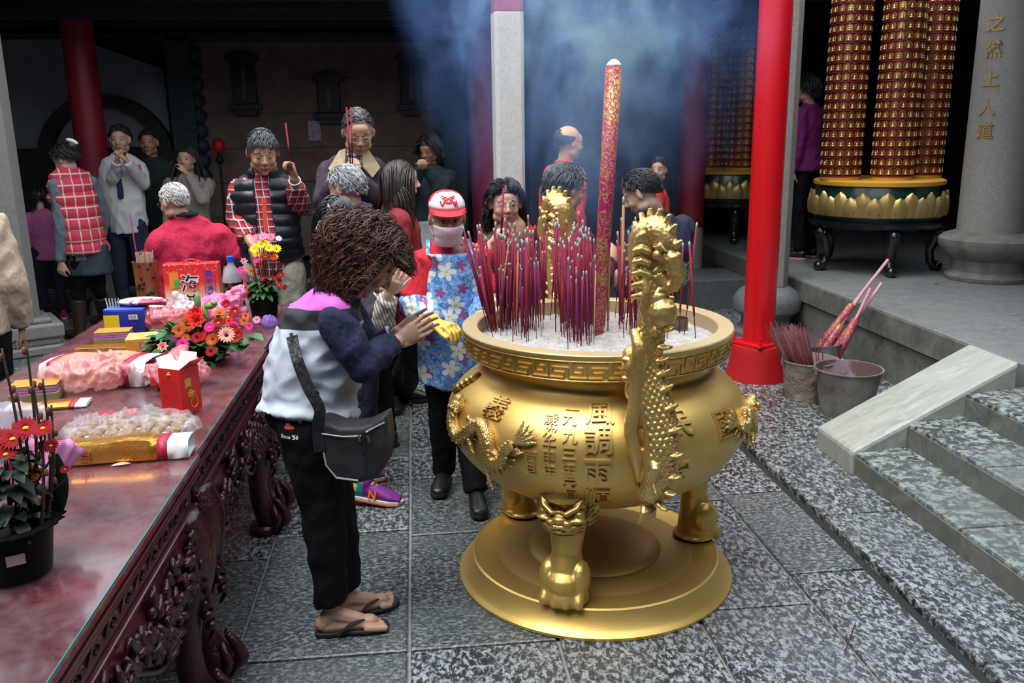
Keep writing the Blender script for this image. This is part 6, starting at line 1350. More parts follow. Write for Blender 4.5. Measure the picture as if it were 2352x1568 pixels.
for j in range(10):
    v = j/9; z = -.010-.100*v; ring = []
    for i in range(17):
        a = PI*(.12+.76*i/16); rr_ = .070-.010*v+.004*math.sin(v*PI*6)*.5; ring.append(HMk @ V((rr_*math.cos(a)*1.04, -.002+(rr_+.060-.045*abs(v-.22))*math.sin(a)**1.0, z)))
    rg.append(ring)
q.rings(rg, 0, False, False); o = q.build('face_mask', mat('pink_mask', (.68, .46, .54), .75), P, 'all'); md = o.modifiers.new('s', 'SOLIDIFY'); md.thickness = .003
q = MB()
for k in (-1, 1): q.tube([HMk @ V((k*.066, .025, .0)), HMk @ V((k*.080, -.01, .020)), HMk @ V((k*.084, -.025, .0))], .0016, 5); q.tube([HMk @ V((k*.060, .022, -.085)), HMk @ V((k*.080, -.01, -.045)), HMk @ V((k*.084, -.024, -.005))], .0016, 5)
q.build('ear_loop', mat('white_elastic', (.75, .72, .72), .8), o)

# ---------------------------------------------------------------- curly woman with glasses behind the burner
yy = 4.62
W = {'head': Py(1161, 470, yy-.05), 'neck': Py(1165, 545, yy), 'shR': Py(1102, 590, yy), 'shL': Py(1228, 590, yy+.02), 'wrR': Py(1128, 560, yy-.20), 'wrL': Py(1176, 575, yy-.20)}
J = skeleton((.50, yy, 0), 178, 1.60, 4, W=W); J['hyaw'] = 182; J['hpit'] = 6; P = person((.50, yy, 0), 'curly-haired woman with glasses, red jacket and brown fur collar behind the incense')
body(J, P, 'fair', {'R': dict(d=V((.5, -.1, .85)), n=V((.5, 0, -.4)), curl=45, side=-1), 'L': dict(d=V((-.5, -.1, .85)), n=V((-.5, 0, -.4)), curl=45, side=1)}, vox=.0058, fat=1.08)
face_bits(J['HM'], P, J['ks']); glasses(J, P); hair(J, P, BLACKH, 'curly', n=2000, L_=.19, r=.0024, seed=14, vol=1.10, curl=.9, grav=1.2, hairline=.05, segs=14, jit=.06, lift=.35, guard=.035)
top(J, P, cloth('red_jacket', (.55, .03, .03)), 'jacket', hem=.15, sleeve=.95, ra=.085, rf=.07, seed=7, w=(.19, .185, .19, .185))
q = MB(); q.tube([J['neck']+V((.105*math.cos(t), .085*math.sin(t)-.03, -.02+.03*math.sin(t))) for t in [2*PI*i/20 for i in range(21)]], .042, 10, caps=False); q.tube([J['neck']+V((-.08, -.10, -.03)), J['neck']+V((-.04, -.13, -.16)), J['neck']+V((-.03, -.13, -.30))], .042, 10); q.tube([J['neck']+V((.08, -.10, -.03)), J['neck']+V((.06, -.13, -.16)), J['neck']+V((.04, -.13, -.30))], .042, 10)
remesh(q, 'fur_collar', mat('brown_fur', (.10, .072, .055), .95, col2=(.20, .15, .12), vs=50, bmp=1, bs=110), .009, 2, P, fold_fn(2, .010, (50, 50, 50)))
fc = [o for o in COL.objects if o.name == 'fur_collar'][0]; q = MB(); rf_ = random.Random(5); vs_ = fc.data.vertices
for i in range(1100): v = vs_[rf_.randrange(len(vs_))]; n_ = (v.normal+V((rf_.gauss(0, .4), rf_.gauss(0, .4), rf_.gauss(0, .4)-.3))).normalized(); q.tube([v.co, v.co+n_*.010, v.co+n_*.016-V((0, 0, .006))], [.0022, .0016, .0004], 3)
q.build('fur_pile', MATS['brown_fur'], fc, True, kind='stuff')
trousers(J, P, blackc); shoes(J, P, blackl)
def held(a, b_, r, m, lab, grp=None): o = stickling('incense_stick', a, b_, r, m, lab, grp); o['category'] = 'incense stick'; return o
held(Py(1150, 560, yy-.25), Py(1157, 432, yy-.27), .0055, stick_r, 'bundle-thick magenta incense held up in front of the curly woman\'s face')

# ---------------------------------------------------------------- man with glasses in profile
yy = 4.3; W = {'head': Py(1300, 436, yy), 'neck': Py(1292, 515, yy), 'wrR': Py(1400, 600, yy-.1), 'wrL': Py(1410, 590, yy+.1)}
J = skeleton((.70, yy, 0), -76, 1.60, 5, W=W); J['hyaw'] = -72; J['hpit'] = 12; P = person((.70, yy, 0), 'dark-haired man in black glasses seen in profile behind the rear dragon handle')
body(J, P, 'mid', vox=.0065, fat=1.1); face_bits(J['HM'], P, J['ks']); glasses(J, P, mat('black_frame', (.01, .01, .012), .3), h=.012)
hair(J, P, mat('greying_hair', (.02, .022, .026), .45, col2=(.10, .11, .12), vs=50), 'short', n=900, L_=.06, r=.0042, seed=8, vol=1.08)
top(J, P, cloth('maroon_jacket', (.085, .010, .022)), 'jacket', hem=.12, ra=.085, rf=.07, seed=17, w=(.19, .18, .195, .19)); trousers(J, P, blackc); shoes(J, P, blackl)
# ---------------------------------------------------------------- youth in embroidered navy jacket
yy = 4.62; W = {'head': Py(1474, 446, yy-.05), 'neck': Py(1508, 500, yy), 'chest': Py(1530, 580, yy), 'waist': Py(1530, 680, yy), 'shL': Py(1470, 545, yy-.10), 'shR': Py(1562, 530, yy+.08), 'wrL': Py(1425, 640, yy-.1), 'elL': Py(1455, 660, yy-.15)}
J = skeleton((1.30, yy, 0), 55, 1.64, 0, W=W); J['hyaw'] = 62; J['hpit'] = 30; P = person((1.30, yy, 0), 'youth seen from behind in a navy jacket with coloured cuffs, right of the burner')
body(J, P, 'fair', {'R': None, 'L': None}, vox=.0065); face_bits(J['HM'], P, J['ks'], closed=True); hair(J, P, BLACKH, 'short', n=800, L_=.042, r=.004, seed=18, vol=1.0, curl=.1)
m, nt, b = new_mat('embroidered_navy'); co = coords(nt); s_ = nd(nt, 'ShaderNodeSeparateXYZ'); nt.links.new(co, s_.inputs[0]); z_ = s_.outputs[2]
bandf = ramp(nt, z_, [(0, 0.0), (.80, 0.0), (.81, 1.0), (1.0, 1.0), (1.02, 0.0)]); r_ = ramp(nt, tnoise(nt, co, 45, 2), [(.40, (.01, .02, .06)), (.46, (.05, .35, .32)), (.52, (.55, .42, .06)), (.58, (.45, .08, .05)), (.64, (.02, .03, .10))])
nt.links.new(mix(nt, (.010, .014, .045), r_, bandf), b.inputs['Base Color']); b.inputs['Roughness'].default_value = .85
top(J, P, m, 'jacket', hem=.14, ra=.088, rf=.078, cuff=.055, seed=27, w=(.19, .185, .19, .18), amp=.012); trousers(J, P, cloth('dark_blue_jeans', (.010, .014, .035))); shoes(J, P, blackl)
q = MB()
for i in range(26): t = 2*PI*i/26; q.ell(J['neck']+V((.072*math.cos(t), .062*math.sin(t), .012-.02*math.cos(t))), .0065, seg=8, rg=5)
q.build('bead_necklace', mat('brown_beads', (.10, .03, .02), .4), P)
# ---------------------------------------------------------------- bald man far behind
yy = 6.5; W = {'head': Py(1308, 330, yy), 'neck': Py(1296, 378, yy)}
J = skeleton((1.10, yy, 0), -70, 1.72, 4, W=W); J['hyaw'] = -72; J['hpit'] = 8; P = person((1.10, yy, 0), 'balding man in glasses and red jacket in the smoke behind the others')
body(J, P, 'fair', vox=.008); face_bits(J['HM'], P, J['ks']); glasses(J, P, mat('black_frame', 0)); hair(J, P, BLACKH, 'short', n=260, L_=.03, r=.004, seed=2, bald=.12); top(J, P, cloth('red_jacket', 0), 'jacket', seed=41); trousers(J, P, blackc); shoes(J, P, blackl)
# ---------------------------------------------------------------- man in plum jacket holding two long sticks
yy = 5.35; W = {'head': Py(823, 306, yy-.10), 'neck': Py(815, 362, yy-.03), 'shR': Py(757, 400, yy), 'shL': Py(866, 400, yy), 'wrR': Py(790, 398, yy-.30), 'elR': Py(748, 470, yy-.12), 'wrL': Py(828, 420, yy-.30), 'elL': Py(872, 470, yy-.12), 'chest': Py(812, 430, yy), 'waist': Py(812, 510, yy), 'hip': Py(812, 570, yy)}
J = skeleton((-.30, yy, 0), 176, 1.78, 0, W=W); J['hyaw'] = 190; J['hpit'] = 26; P = person((-.30, yy, 0), 'older man in plum jacket with beige collar holding two long incense sticks upright')
body(J, P, 'tan', {'R': dict(d=V((.6, -.3, .75)), n=V((.6, .3, -.5)), curl=60, side=-1), 'L': dict(d=V((-.7, -.3, .7)), n=V((-.6, .2, -.6)), curl=55, side=1)}, vox=.006, fat=1.05); face_bits(J['HM'], P, J['ks'], closed=True); glasses(J, P)
hair(J, P, SALT, 'short', n=700, L_=.038, r=.0034, seed=22, hairline=.085)
top(J, P, cloth('plum_jacket', (.042, .026, .042)), 'jacket', hem=.10, ra=.074, rf=.062, cuff=.05, seed=33, w=(.185, .20, .205, .20), dp=(.13, .14, .14, .12), amp=.011)
beige = cloth('beige_corduroy', (.42, .32, .19)); nk = J['neck']
q = MB()
for k in (-1, 1): q.add([nk+V((k*.045, -.075, .055)), nk+V((k*.085, -.03, .045)), nk+V((k*.150, -.085, -.055)), nk+V((k*.105, -.125, -.11)), nk+V((k*.055, -.115, -.05))], [(0, 1, 2, 3, 4)])
o = q.build('jacket_collar', beige, P, False); md = o.modifiers.new('s', 'SOLIDIFY'); md.thickness = .014
q = MB(); q.loft([(nk+V((0, -.100, -.48)), V((.035, 0, 0)), V((0, .05, 0))), (nk+V((0, -.095, -.2)), V((.05, 0, 0)), V((0, .055, 0))), (nk+V((0, -.070, -.05)), V((.055, 0, 0)), V((0, .05, 0))), (nk+V((0, -.035, .03)), V((.058, 0, 0)), V((0, .055, 0)))], 20); q.build('knitted_shirt', mat('checked_knit', (.03, .04, .05), .9, col2=(.45, .45, .46), vs=40, contrast=(.50, .54)), P, 'all')
trousers(J, P, blackc); shoes(J, P, blackl)
for k in (0, 1): held(Py(806+k*4, 395, yy-.36), Py(796+k*10, 246, yy-.36+.02*k), .0042, stick_r, ('left of the two long incense sticks the plum-jacket man holds', 'right of the two long incense sticks the plum-jacket man holds')[k])
# ---------------------------------------------------------------- man in plaid shirt and padded vest
yy = 5.25; W = {'head': Py(604, 352, yy-.10), 'neck': Py(606, 408, yy-.03), 'shR': Py(550, 435, yy), 'shL': Py(660, 430, yy+.02), 'chest': Py(610, 470, yy), 'waist': Py(620, 540, yy), 'hip': Py(628, 590, yy+.02), 'wrL': Py(676, 410, yy-.22), 'elL': Py(690, 470, yy-.02), 'elR': Py(545, 505, yy-.02), 'wrR': Py(580, 562, yy-.25)}
J = skeleton((-.85, yy, 0), 172, 1.70, 0, W=W); J['hyaw'] = 194; J['hpit'] = 22; P = person((-.85, yy, 0), 'man in red plaid shirt and black padded vest raising one incense stick')
body(J, P, 'tan', {'L': dict(d=V((-.15, -.1, 1)), n=V((-.8, -.5, 0)), curl=62, side=1, thumb=40), 'R': dict(d=V((.4, -.6, -.5)), n=V((.5, 0, -.6)), curl=35, side=-1)}, vox=.0058, fat=1.05); face_bits(J['HM'], P, J['ks'], closed=True)
hair(J, P, mat('greying_hair', 0), 'fringe', n=800, L_=.045, r=.0038, seed=31, hairline=.065, vol=1.01)
pl = plaid('red_plaid', (.55, .68, .72), (.18, .01, .015), (17, 17, 17)); 
MATS['red_plaid'].node_tree.nodes
m, nt, b = new_mat('x'); MATS.pop('x'); bpy.data.materials.remove(m)
def plaid2(name, base_c, dark, light, sc_=20):
    m, nt, b = new_mat(name); co = coords(nt, (sc_, sc_, sc_)); s_ = nd(nt, 'ShaderNodeSeparateXYZ'); nt.links.new(co, s_.inputs[0])
    def fr(v, off, w): return math_(nt, 'LESS_THAN', math_(nt, 'FRACT', math_(nt, 'ADD', v, off)), w)
    h, v = s_.outputs[2], math_(nt, 'ADD', s_.outputs[0], math_(nt, 'MULTIPLY', s_.outputs[1], .6))
    c = mix(nt, base_c, dark, math_(nt, 'MULTIPLY', fr(h, 0, .35), .6)); c = mix(nt, c, dark, math_(nt, 'MULTIPLY', fr(v, 0, .35), .6)); c = mix(nt, c, light, fr(h, .6, .13)); c = mix(nt, c, light, fr(v, .6, .13))
    nt.links.new(c, b.inputs['Base Color']); b.inputs['Roughness'].default_value = .85; return m
pl = plaid2('red_white_plaid', (.48, .018, .028), (.10, .01, .02), (.42, .58, .62), 24)
top(J, P, pl, 'plaid_shirt', hem=.14, ra=.070, rf=.058, cuff=.045, sleeve=.88, seed=35, w=(.165, .16, .165, .165), dp=(.125, .12, .12, .10), bellyf=.02)
# vest halves leave the shirt open down the front
mv = mat('black_padded_nylon', (.010, .012, .016), .38, coat=.1)
xs = (J['shR']-J['shL']).normalized(); ff = J['M'].to_3x3() @ V((0, 1, 0)); q = MB()
vest_o = top(J, P, mv, 'padded_vest', hem=.0, sleeve=False, w=(.178, .180, .188, .190), dp=(.130, .130, .130, .112), seed=4, fn=puffer(.066, .012, 4), bellyf=.018, high=.03, collar=.078)
b = bmesh.new(); b.from_mesh(vest_o.data); dl = [f for f in b.faces if (lambda c: abs((c-J['chest']).dot(xs)+.0) < (.045+.06*max(0, (J['chest'].z-c.z))) and (c-J['chest']).dot(ff) > 0)(f.calc_center_median())]; bmesh.ops.delete(b, geom=dl, context='FACES'); b.to_mesh(vest_o.data); b.free()
md = vest_o.modifiers.new('s', 'SOLIDIFY'); md.thickness = .018; md.offset = -.6
trousers(J, P, cloth('khaki_cotton', (.42, .38, .30))); shoes(J, P, blackl)
q = MB(); w0 = J['wrL']; d = (J['wrL']-J['elL']).normalized(); x, y_, _ = frame(d); q.tube([w0-d*.02+(x*math.cos(t)+y_*math.sin(t))*.030 for t in [2*PI*i/18 for i in range(19)]], .006, 6, caps=False); q.build('wristwatch', mat('steel', 0), P)
held(Py(670, 392, yy-.30), Py(656, 282, yy-.30), .0045, stick_r, 'single incense stick raised by the man in the plaid shirt')
# ---------------------------------------------------------------- grey-haired man seen from behind
yy = 4.6; W = {'head': Py(795, 436, yy), 'neck': Py(806, 492, yy)}
J = skeleton((-.28, yy, 0), 50, 1.58, 6, W=W); J['hyaw'] = 62; J['hpit'] = 14; P = person((-.28, yy, 0), 'grey-haired man seen from behind with a bright blue collar')
body(J, P, 'tan', vox=.0068, fat=1.05); hair(J, P, GREYH, 'short', n=1000, L_=.042, r=.0036, seed=61, vol=1.03); top(J, P, cloth('dark_navy_jacket', (.014, .018, .035)), 'jacket', seed=62, ra=.08, rf=.068); trousers(J, P, blackc); shoes(J, P, blackl)
q = MB(); q.tube([J['neck']+V((.072*math.cos(t), .070*math.sin(t), .038+.012*math.sin(t))) for t in [2*PI*i/20 for i in range(21)]], .019, 8, caps=False); q.build('blue_collar', cloth('bright_blue_cloth', (.02, .06, .50)), P)
# ---------------------------------------------------------------- woman with hair clip (hands raised beside the bowing woman)
yy = 4.10; W = {'head': Py(778, 512, yy-.02), 'neck': Py(770, 575, yy-.02), 'shR': Py(790, 640, yy-.14), 'shL': Py(745, 620, yy+.12), 'elR': Py(878, 742, yy-.28), 'wrR': Py(893, 672, yy-.36), 'elL': Py(850, 720, yy-.05), 'wrL': Py(882, 660, yy-.28), 'anR': Pz(832, 1108, .105), 'anL': Pz(800, 1075, .085), 'knR': Py(838, 985, yy-.05), 'chest': Py(782, 660, yy), 'waist': Py(800, 760, yy), 'hip': Py(812, 815, yy)}
J = skeleton((-.33, yy, 0), -50, 1.56, 10, W=W); J['hyaw'] = -28; J['hpit'] = 12; J['toeR'] = Pz(905, 1148, .02); J['toeL'] = J['anL']+V((.2, .05, 0)); P = person((-.33, yy, 0), 'woman with sleek clipped black hair and raised open hands behind the bowing woman')
body(J, P, 'fair', {'R': dict(d=Py(918, 632, yy-.42)-W['wrR'], n=V((-.2, 1, .2)), curl=22, spread=9, side=-1, thumb=45), 'L': dict(d=Py(910, 630, yy-.30)-W['wrL'], n=V((.1, -1, 0)), curl=15, spread=6, side=1)}, vox=.0052)
hair(J, P, mat('sleek_black_hair', (.008, .008, .009), .22, col2=(.016, .018, .020), vs=60, coat=.3), 'long', n=1200, L_=.15, r=.0042, seed=71, vol=1.06, curl=0, grav=.9, hairline=.05, jit=.012, lift=.05)
q = MB(); cpt = J['HM'] @ V((.01, -.128, -.035)); 
for k in (-1, 1): q.tube([cpt+V((k*.012, -.01, .03)), cpt+V((k*.03, -.024, 0)), cpt+V((k*.012, -.012, -.03))], .007, 8)
q.tube([cpt+V((-.02, -.018, .006)), cpt+V((.02, -.018, .006))], .006, 6); q.build('hair_clip', mat('amber_clip', (.55, .35, .18), .3), P)
strm, nt, b = new_mat('striped_sleeve'); co = coords(nt, (70, 70, 70)); s_ = nd(nt, 'ShaderNodeSeparateXYZ'); nt.links.new(co, s_.inputs[0]); nt.links.new(mix(nt, (.50, .46, .42), (.16, .11, .09), math_(nt, 'LESS_THAN', math_(nt, 'FRACT', math_(nt, 'ADD', s_.outputs[0], math_(nt, 'MULTIPLY', s_.outputs[2], .3))), .3)), b.inputs['Base Color']); b.inputs['Roughness'].default_value = .9
top(J, P, cloth('charcoal_jacket', (.035, .030, .042)), 'jacket', hem=.06, sleeve=.45, seed=72, ra=.075, w=(.17, .165, .17, .165))
q = MB()
for sd_ in 'RL': q.tube([J['sh'+sd_].lerp(J['el'+sd_], .6), J['el'+sd_], J['el'+sd_].lerp(J['wr'+sd_], .82)], [.06, .058, .046], 16); q.ell(J['el'+sd_], .058)
remesh(q, 'striped_sleeves', strm, .007, 2, P, fold_fn(8, .008, (14, 14, 14)))
trousers(J, P, cloth('dark_blue_jeans', 0), hem=-.01, rh=.055)
def sneaker(J, sd_, P):
    a = J['an'+sd_]; t_ = J['toe'+sd_]; d = t_-a; d.z = 0; d.normalize(); x = d.cross(V((0, 0, 1))); g = V((a.x, a.y, a.z-.085)); pit = R(8)
    A = Matrix(((d.x, x.x, 0, g.x), (d.y, x.y, 0, g.y), (0, 0, 1, g.z), (0, 0, 0, 1))) @ Matrix.Rotation(pit if sd_ == 'R' else 0, 4, 'Y')
    q = MB(); q.loft([(V((-.072, 0, .045)), V((0, .010, 0)), V((0, 0, .025))), (V((-.055, 0, .055)), V((0, .034, 0)), V((0, 0, .045))), (V((0, 0, .058)), V((0, .038, 0)), V((0, 0, .045))), (V((.07, 0, .048)), V((0, .043, 0)), V((0, 0, .034))), (V((.13, 0, .037)), V((0, .046, 0)), V((0, 0, .024))), (V((.178, 0, .030)), V((0, .032, 0)), V((0, 0, .013)))], 18); q.caps_(V((0, 0, .06)), V((0, 0, .09)), .038, .040); q.xf(A)
    o = remesh(q, 'sneaker', [mat('purple_mesh', (.20, .015, .22), .6), mat('teal_suede', (.01, .25, .28), .7), mat('yellow_heel', (.80, .50, .02), .6)], .005, 2, P); inv = A.inverted()
    for f in o.data.polygons:
        p = inv @ f.center; f.material_index = 2 if (p.x < -.03 and p.z > .055) else (1 if p.x < .0 else 0)
    ol = [(-.080, 0), (-.066, .032), (0, .038), (.08, .046), (.13, .048), (.172, .036), (.192, 0), (.172, -.036), (.13, -.048), (.08, -.046), (0, -.038), (-.066, -.032)]
    for nm, z0, z1, m in (('red_outsole', .001, .008, mat('red_sole', (.60, .02, .08), .6)), ('yellow_stripe', .008, .014, mat('yellow_heel', 0)), ('white_midsole', .014, .026, mat('white_foam', (.80, .80, .80), .6))): q = MB(); q.prism(ol, z0, z1, A); q.build(nm, m, o, True, .002)
    q = MB()
    for k in range(5): q.tube([A @ V((.035+.018*k, -.022, .088-.011*k)), A @ V((.04+.018*k, 0, .093-.011*k)), A @ V((.035+.018*k, .022, .088-.011*k))], .0045, 6)
    q.tube([A @ V((.02, 0, .098)), A @ V((.0, .01, .118)), A @ V((.015, .025, .105))], .003, 6); q.build('yellow_laces', mat('neon_yellow', (.75, .80, .05), .6), o)
    tm = text_mb('N', .052, .003, .03); tm.xf(A @ Matrix(((1, 0, 0, .048), (0, 0, 1, .0455), (0, 1, 0, .050), (0, 0, 0, 1))) if False else A @ Matrix(((1, 0, 0, .048), (0, -.25, 1, .0445), (0, 1, 0, .050), (0, 0, 0, 1)))); tm.build('letter_badge', mat('orange_badge', (.85, .16, .03), .5), o)
    tm = text_mb('N', .052, .003, .03); tm.xf(A @ Matrix(((1, 0, 0, .048), (0, .25, -1, -.0445), (0, 1, 0, .050), (0, 0, 0, 1)))); tm.build('letter_badge', mat('orange_badge', 0), o)
for sd_ in 'RL': sneaker(J, sd_, P)
# ---------------------------------------------------------------- long-haired girl in profile
yy = 4.80; W = {'head': Py(922, 418, yy), 'neck': Py(905, 475, yy), 'anL': Pz(905, 890, .085), 'anR': Pz(932, 895, .085)}
J = skeleton((-.06, yy, 0), -80, 1.54, 2, W=W); J['hyaw'] = -84; J['hpit'] = 4; P = person((-.06, yy, 0), 'long-haired young woman in a dark red coat seen in profile')
body(J, P, 'fair', vox=.0062, fat=.96); face_bits(J['HM'], P, J['ks']); hair(J, P, mat('dark_brown_hair', (.016, .011, .009), .35, col2=(.04, .028, .022), vs=40), 'long', n=1100, L_=.34, r=.0045, seed=81, vol=1.0, grav=1.6, hairline=.05, segs=11, jit=.02, lift=.03)
top(J, P, cloth('dark_red_coat', (.23, .014, .022)), 'coat', hem=.25, seed=82, w=(.17, .155, .17, .165), flare=.03); trousers(J, P, blackc); shoes(J, P, blackl)
# ---------------------------------------------------------------- elderly man in crimson jacket at the far table
yy = 5.75; W = {'head': Py(400, 466, yy), 'neck': Py(425, 505, yy+.02), 'shL': Py(372, 560, yy-.05), 'shR': Py(500, 545, yy+.05), 'chest': Py(440, 580, yy), 'waist': Py(445, 660, yy), 'hip': Py(447, 710, yy), 'elR': Py(542, 590, yy+.05), 'wrR': Py(520, 650, yy+.2), 'elL': Py(352, 640, yy+.05)}
J = skeleton((-1.25, yy, 0), 20, 1.62, 0, W=W); J['hyaw'] = 58; J['hpit'] = 14; P = person((-1.25, yy, 0), 'white-haired man in a crimson jacket seen from behind at the far table')
body(J, P, 'mid', vox=.007, fat=1.08); hair(J, P, WHITEH, 'short', n=700, L_=.03, r=.0036, seed=91, vol=.98); glasses(J, P)
top(J, P, cloth('crimson_jacket', (.52, .010, .055)), 'jacket', hem=.12, seed=92, w=(.21, .215, .23, .22), dp=(.14, .15, .15, .13), ra=.100, rf=.085, cuff=.06, fn=fold_fn(92, .012, (6, 6, 4))); trousers(J, P, blackc); shoes(J, P, blackl)
q = MB(); q.tube([J['neck']+V((.072*math.cos(t), .070*math.sin(t), .040)) for t in [2*PI*i/20 for i in range(21)]], .016, 8, caps=False); q.build('navy_collar', cloth('dark_navy_jacket', 0), P)
# ---------------------------------------------------------------- woman in red plaid quilted vest
yy = 7.7; b0 = Pz(185, 765, 0); W = {'head': Py(150, 368, yy), 'neck': Py(155, 395, yy), 'shL': Py(128, 425, yy-.1), 'shR': Py(205, 415, yy+.1), 'chest': Py(165, 450, yy), 'waist': Py(190, 530, yy), 'hip': Py(200, 575, yy), 'elL': Py(140, 520, yy-.15), 'wrL': Py(140, 600, yy-.15), 'hiL': Py(182, 590, yy-.08), 'hiR': Py(218, 590, yy+.08)}
W['anL'] = Py(182, 745, yy); W['anR'] = Py(240, 725, yy+.35); W['knL'] = Py(180, 670, yy); W['knR'] = Py(228, 665, yy+.12); W['anL'].z = .085
J = skeleton((W['hip'].x, yy, 0), 70, 1.66, 0, W=W); J['hyaw'] = 75; J['hpit'] = 24; P = person((W['hip'].x, yy, 0), 'woman in red and pink quilted vest and brown boots leaning by the red column')
body(J, P, 'fair', vox=.008); hair(J, P, BLACKH, 'short', n=500, L_=.06, r=.0055, seed=101, vol=1.05)
q = MB(); q.ell(J['HM'] @ V((0, -.115, .07)), (.055, .055, .055)); q.build('hair_bun', BLACKH, P); q = MB(); q.ell(J['HM'] @ V((-.02, -.15, .10)), (.05, .012, .02), Euler((0, .4, 0)).to_matrix()); q.build('hair_clip', mat('white_clip', (.8, .8, .8), .3), P)
top(J, P, cloth('grey_knit', (.14, .16, .19)), 'sweater', hem=.10, seed=102, w=(.17, .15, .155, .15), ra=.062)
pk = plaid2('pink_red_plaid', (.62, .035, .07), (.55, .05, .10), (.78, .48, .40), 11)
top(J, P, pk, 'quilted_vest', hem=.04, sleeve=False, w=(.20, .19, .19, .175), dp=(.155, .145, .14, .12), seed=103, fn=puffer(.105, .020, 6), high=.02)
q = MB(); q.loft([(J['hip']-V((0, 0, .20)), V((.19, 0, 0)), V((0, .15, 0))), (J['hip']+V((0, 0, .05)), V((.17, 0, 0)), V((0, .13, 0)))], 24); remesh(q, 'skirt', cloth('dark_grey_wool', (.035, .045, .055)), .012, 3, P, fold_fn(4, .006))
trousers(J, P, blackc, rt=.075, rk=.055, rh=.045, name='tights')
for sd_ in 'LR': q = MB(); q.tube([J['kn'+sd_].lerp(J['an'+sd_], .2), J['kn'+sd_].lerp(J['an'+sd_], .6), J['an'+sd_], J['an'+sd_]-V((0, 0, .075))], [.066, .062, .050, .052], 14); d = V((-.9, .3, 0)).normalized(); g = J['an'+sd_]-V((0, 0, .045)); q.caps_(g, g+d*.13, .042, .036); remesh(q, 'boot', mat('brown_leather', (.035, .018, .014), .4), .010, 3, P)
# child in pink
b0 = Pz(118, 700, 0); yy = 8.6; W = {'head': Py(88, 455, yy)}; hx = W['head'].x; J = skeleton((hx, yy, 0), 30, 1.25, 0, W=W); P = person((hx, yy, 0), 'child in a pink jacket between the stone column and the quilted vest')
body(J, P, 'fair', vox=.009); hair(J, P, BLACKH, 'long', n=220, L_=.14, r=.006, seed=111, grav=1.5, lift=.05); top(J, P, cloth('pink_fleece', (.62, .16, .36)), 'jacket', seed=112, w=(.17, .165, .17, .16), hem=.14, vox=.011); trousers(J, P, cloth('dark_blue_jeans', 0), vox=.012); shoes(J, P, mat('red_sneaker', (.5, .02, .03), .6), mat('white_foam', 0))
# white-jacket man photographing
yy = 8.2; W = {'head': Py(276, 322, yy), 'wrL': Py(268, 372, yy-.25), 'wrR': Py(292, 372, yy-.25), 'elR': Py(330, 420, yy-.05), 'elL': Py(258, 430, yy-.05)}; W['neck'] = Py(278, 362, yy); hx = Py(300, 600, yy).x
W['shL'] = Py(318, 385, yy); W['shR'] = Py(258, 385, yy); W['wrL'], W['wrR'] = W['wrR'], W['wrL']; W['elL'], W['elR'] = W['elR'], W['elL']
J = skeleton((hx, yy, 0), 176, 1.76, 0, W=W); J['hyaw'] = 184; J['hpit'] = 4; P = person((hx, yy, 0), 'man in white sports jacket with red stripes holding up a phone in the shade')
body(J, P, 'tan', {'R': dict(d=V((.3, 0, 1)), n=V((.6, 0, 0)), curl=40, side=-1), 'L': dict(d=V((-.4, 0, 1)), n=V((-.6, 0, 0)), curl=40, side=1)}, vox=.0085); face_bits(J['HM'], P, J['ks']); hair(J, P, BLACKH, 'short', n=300, L_=.05, r=.008, seed=121)
jk = top(J, P, mat('white_tracksuit', (.50, .49, .48), .7), 'jacket', seed=122, w=(.18, .175, .185, .18)); trousers(J, P, cloth('dark_blue_jeans', 0)); shoes(J, P, blackl)
q = MB(); q.tube([J['shL']+V((.03, -.07, .03)), J['shL'].lerp(J['elL'], .5)+V((.03, -.07, 0)), J['elL']+V((0, -.075, 0))], .012, 6, flat=.4); q.build('red_sleeve_stripe', redcap, P); q = MB(); q.bb(J['neck'].x-.025, J['neck'].x+.025, yy-.150, yy-.10, J['waist'].z+.05, J['neck'].z-.02); q.build('dark_shirt', navy, P, False, .02)
q = MB(); q.box(Py(279, 350, yy-.27), (.06, .02, .05)); o = q.build('phone', blackl, None, False, .004); tag(o, 'compact camera the man in the white jacket holds to his face', 'camera')
# dark man behind
yy = 8.8; W = {'head': Py(343, 330, yy)}; hx = W['head'].x; J = skeleton((hx, yy, 0), 178, 1.74, 0, W=W); P = person((hx, yy, 0), 'dark-clothed man standing in the shade right of the white jacket')
body(J, P, 'brown', vox=.0095); face_bits(J['HM'], P, J['ks']); hair(J, P, BLACKH, 'short', n=200, L_=.05, r=.009, seed=131); top(J, P, cloth('dark_green_coat', (.010, .022, .018)), 'jacket', seed=132, vox=.012); trousers(J, P, blackc, vox=.012); shoes(J, P, blackl)
# beige coat woman
yy = 8.3; W = {'head': Py(428, 368, yy)}; hx = W['head'].x; W['wrL'] = Py(432, 402, yy-.25); J = skeleton((hx, yy, 0), 176, 1.62, 0, W=W); P = person((hx, yy, 0), 'long-haired woman in a pale beige coat standing in the shade')
body(J, P, 'tan', vox=.0095); face_bits(J['HM'], P, J['ks']); hair(J, P, BLACKH, 'long', n=260, L_=.32, r=.006, seed=141, grav=1.6, lift=.05, jit=.02); top(J, P, cloth('beige_coat', (.26, .22, .19)), 'coat', seed=142, hem=.32, flare=.03, vox=.012); trousers(J, P, blackc, vox=.012); shoes(J, P, blackl)
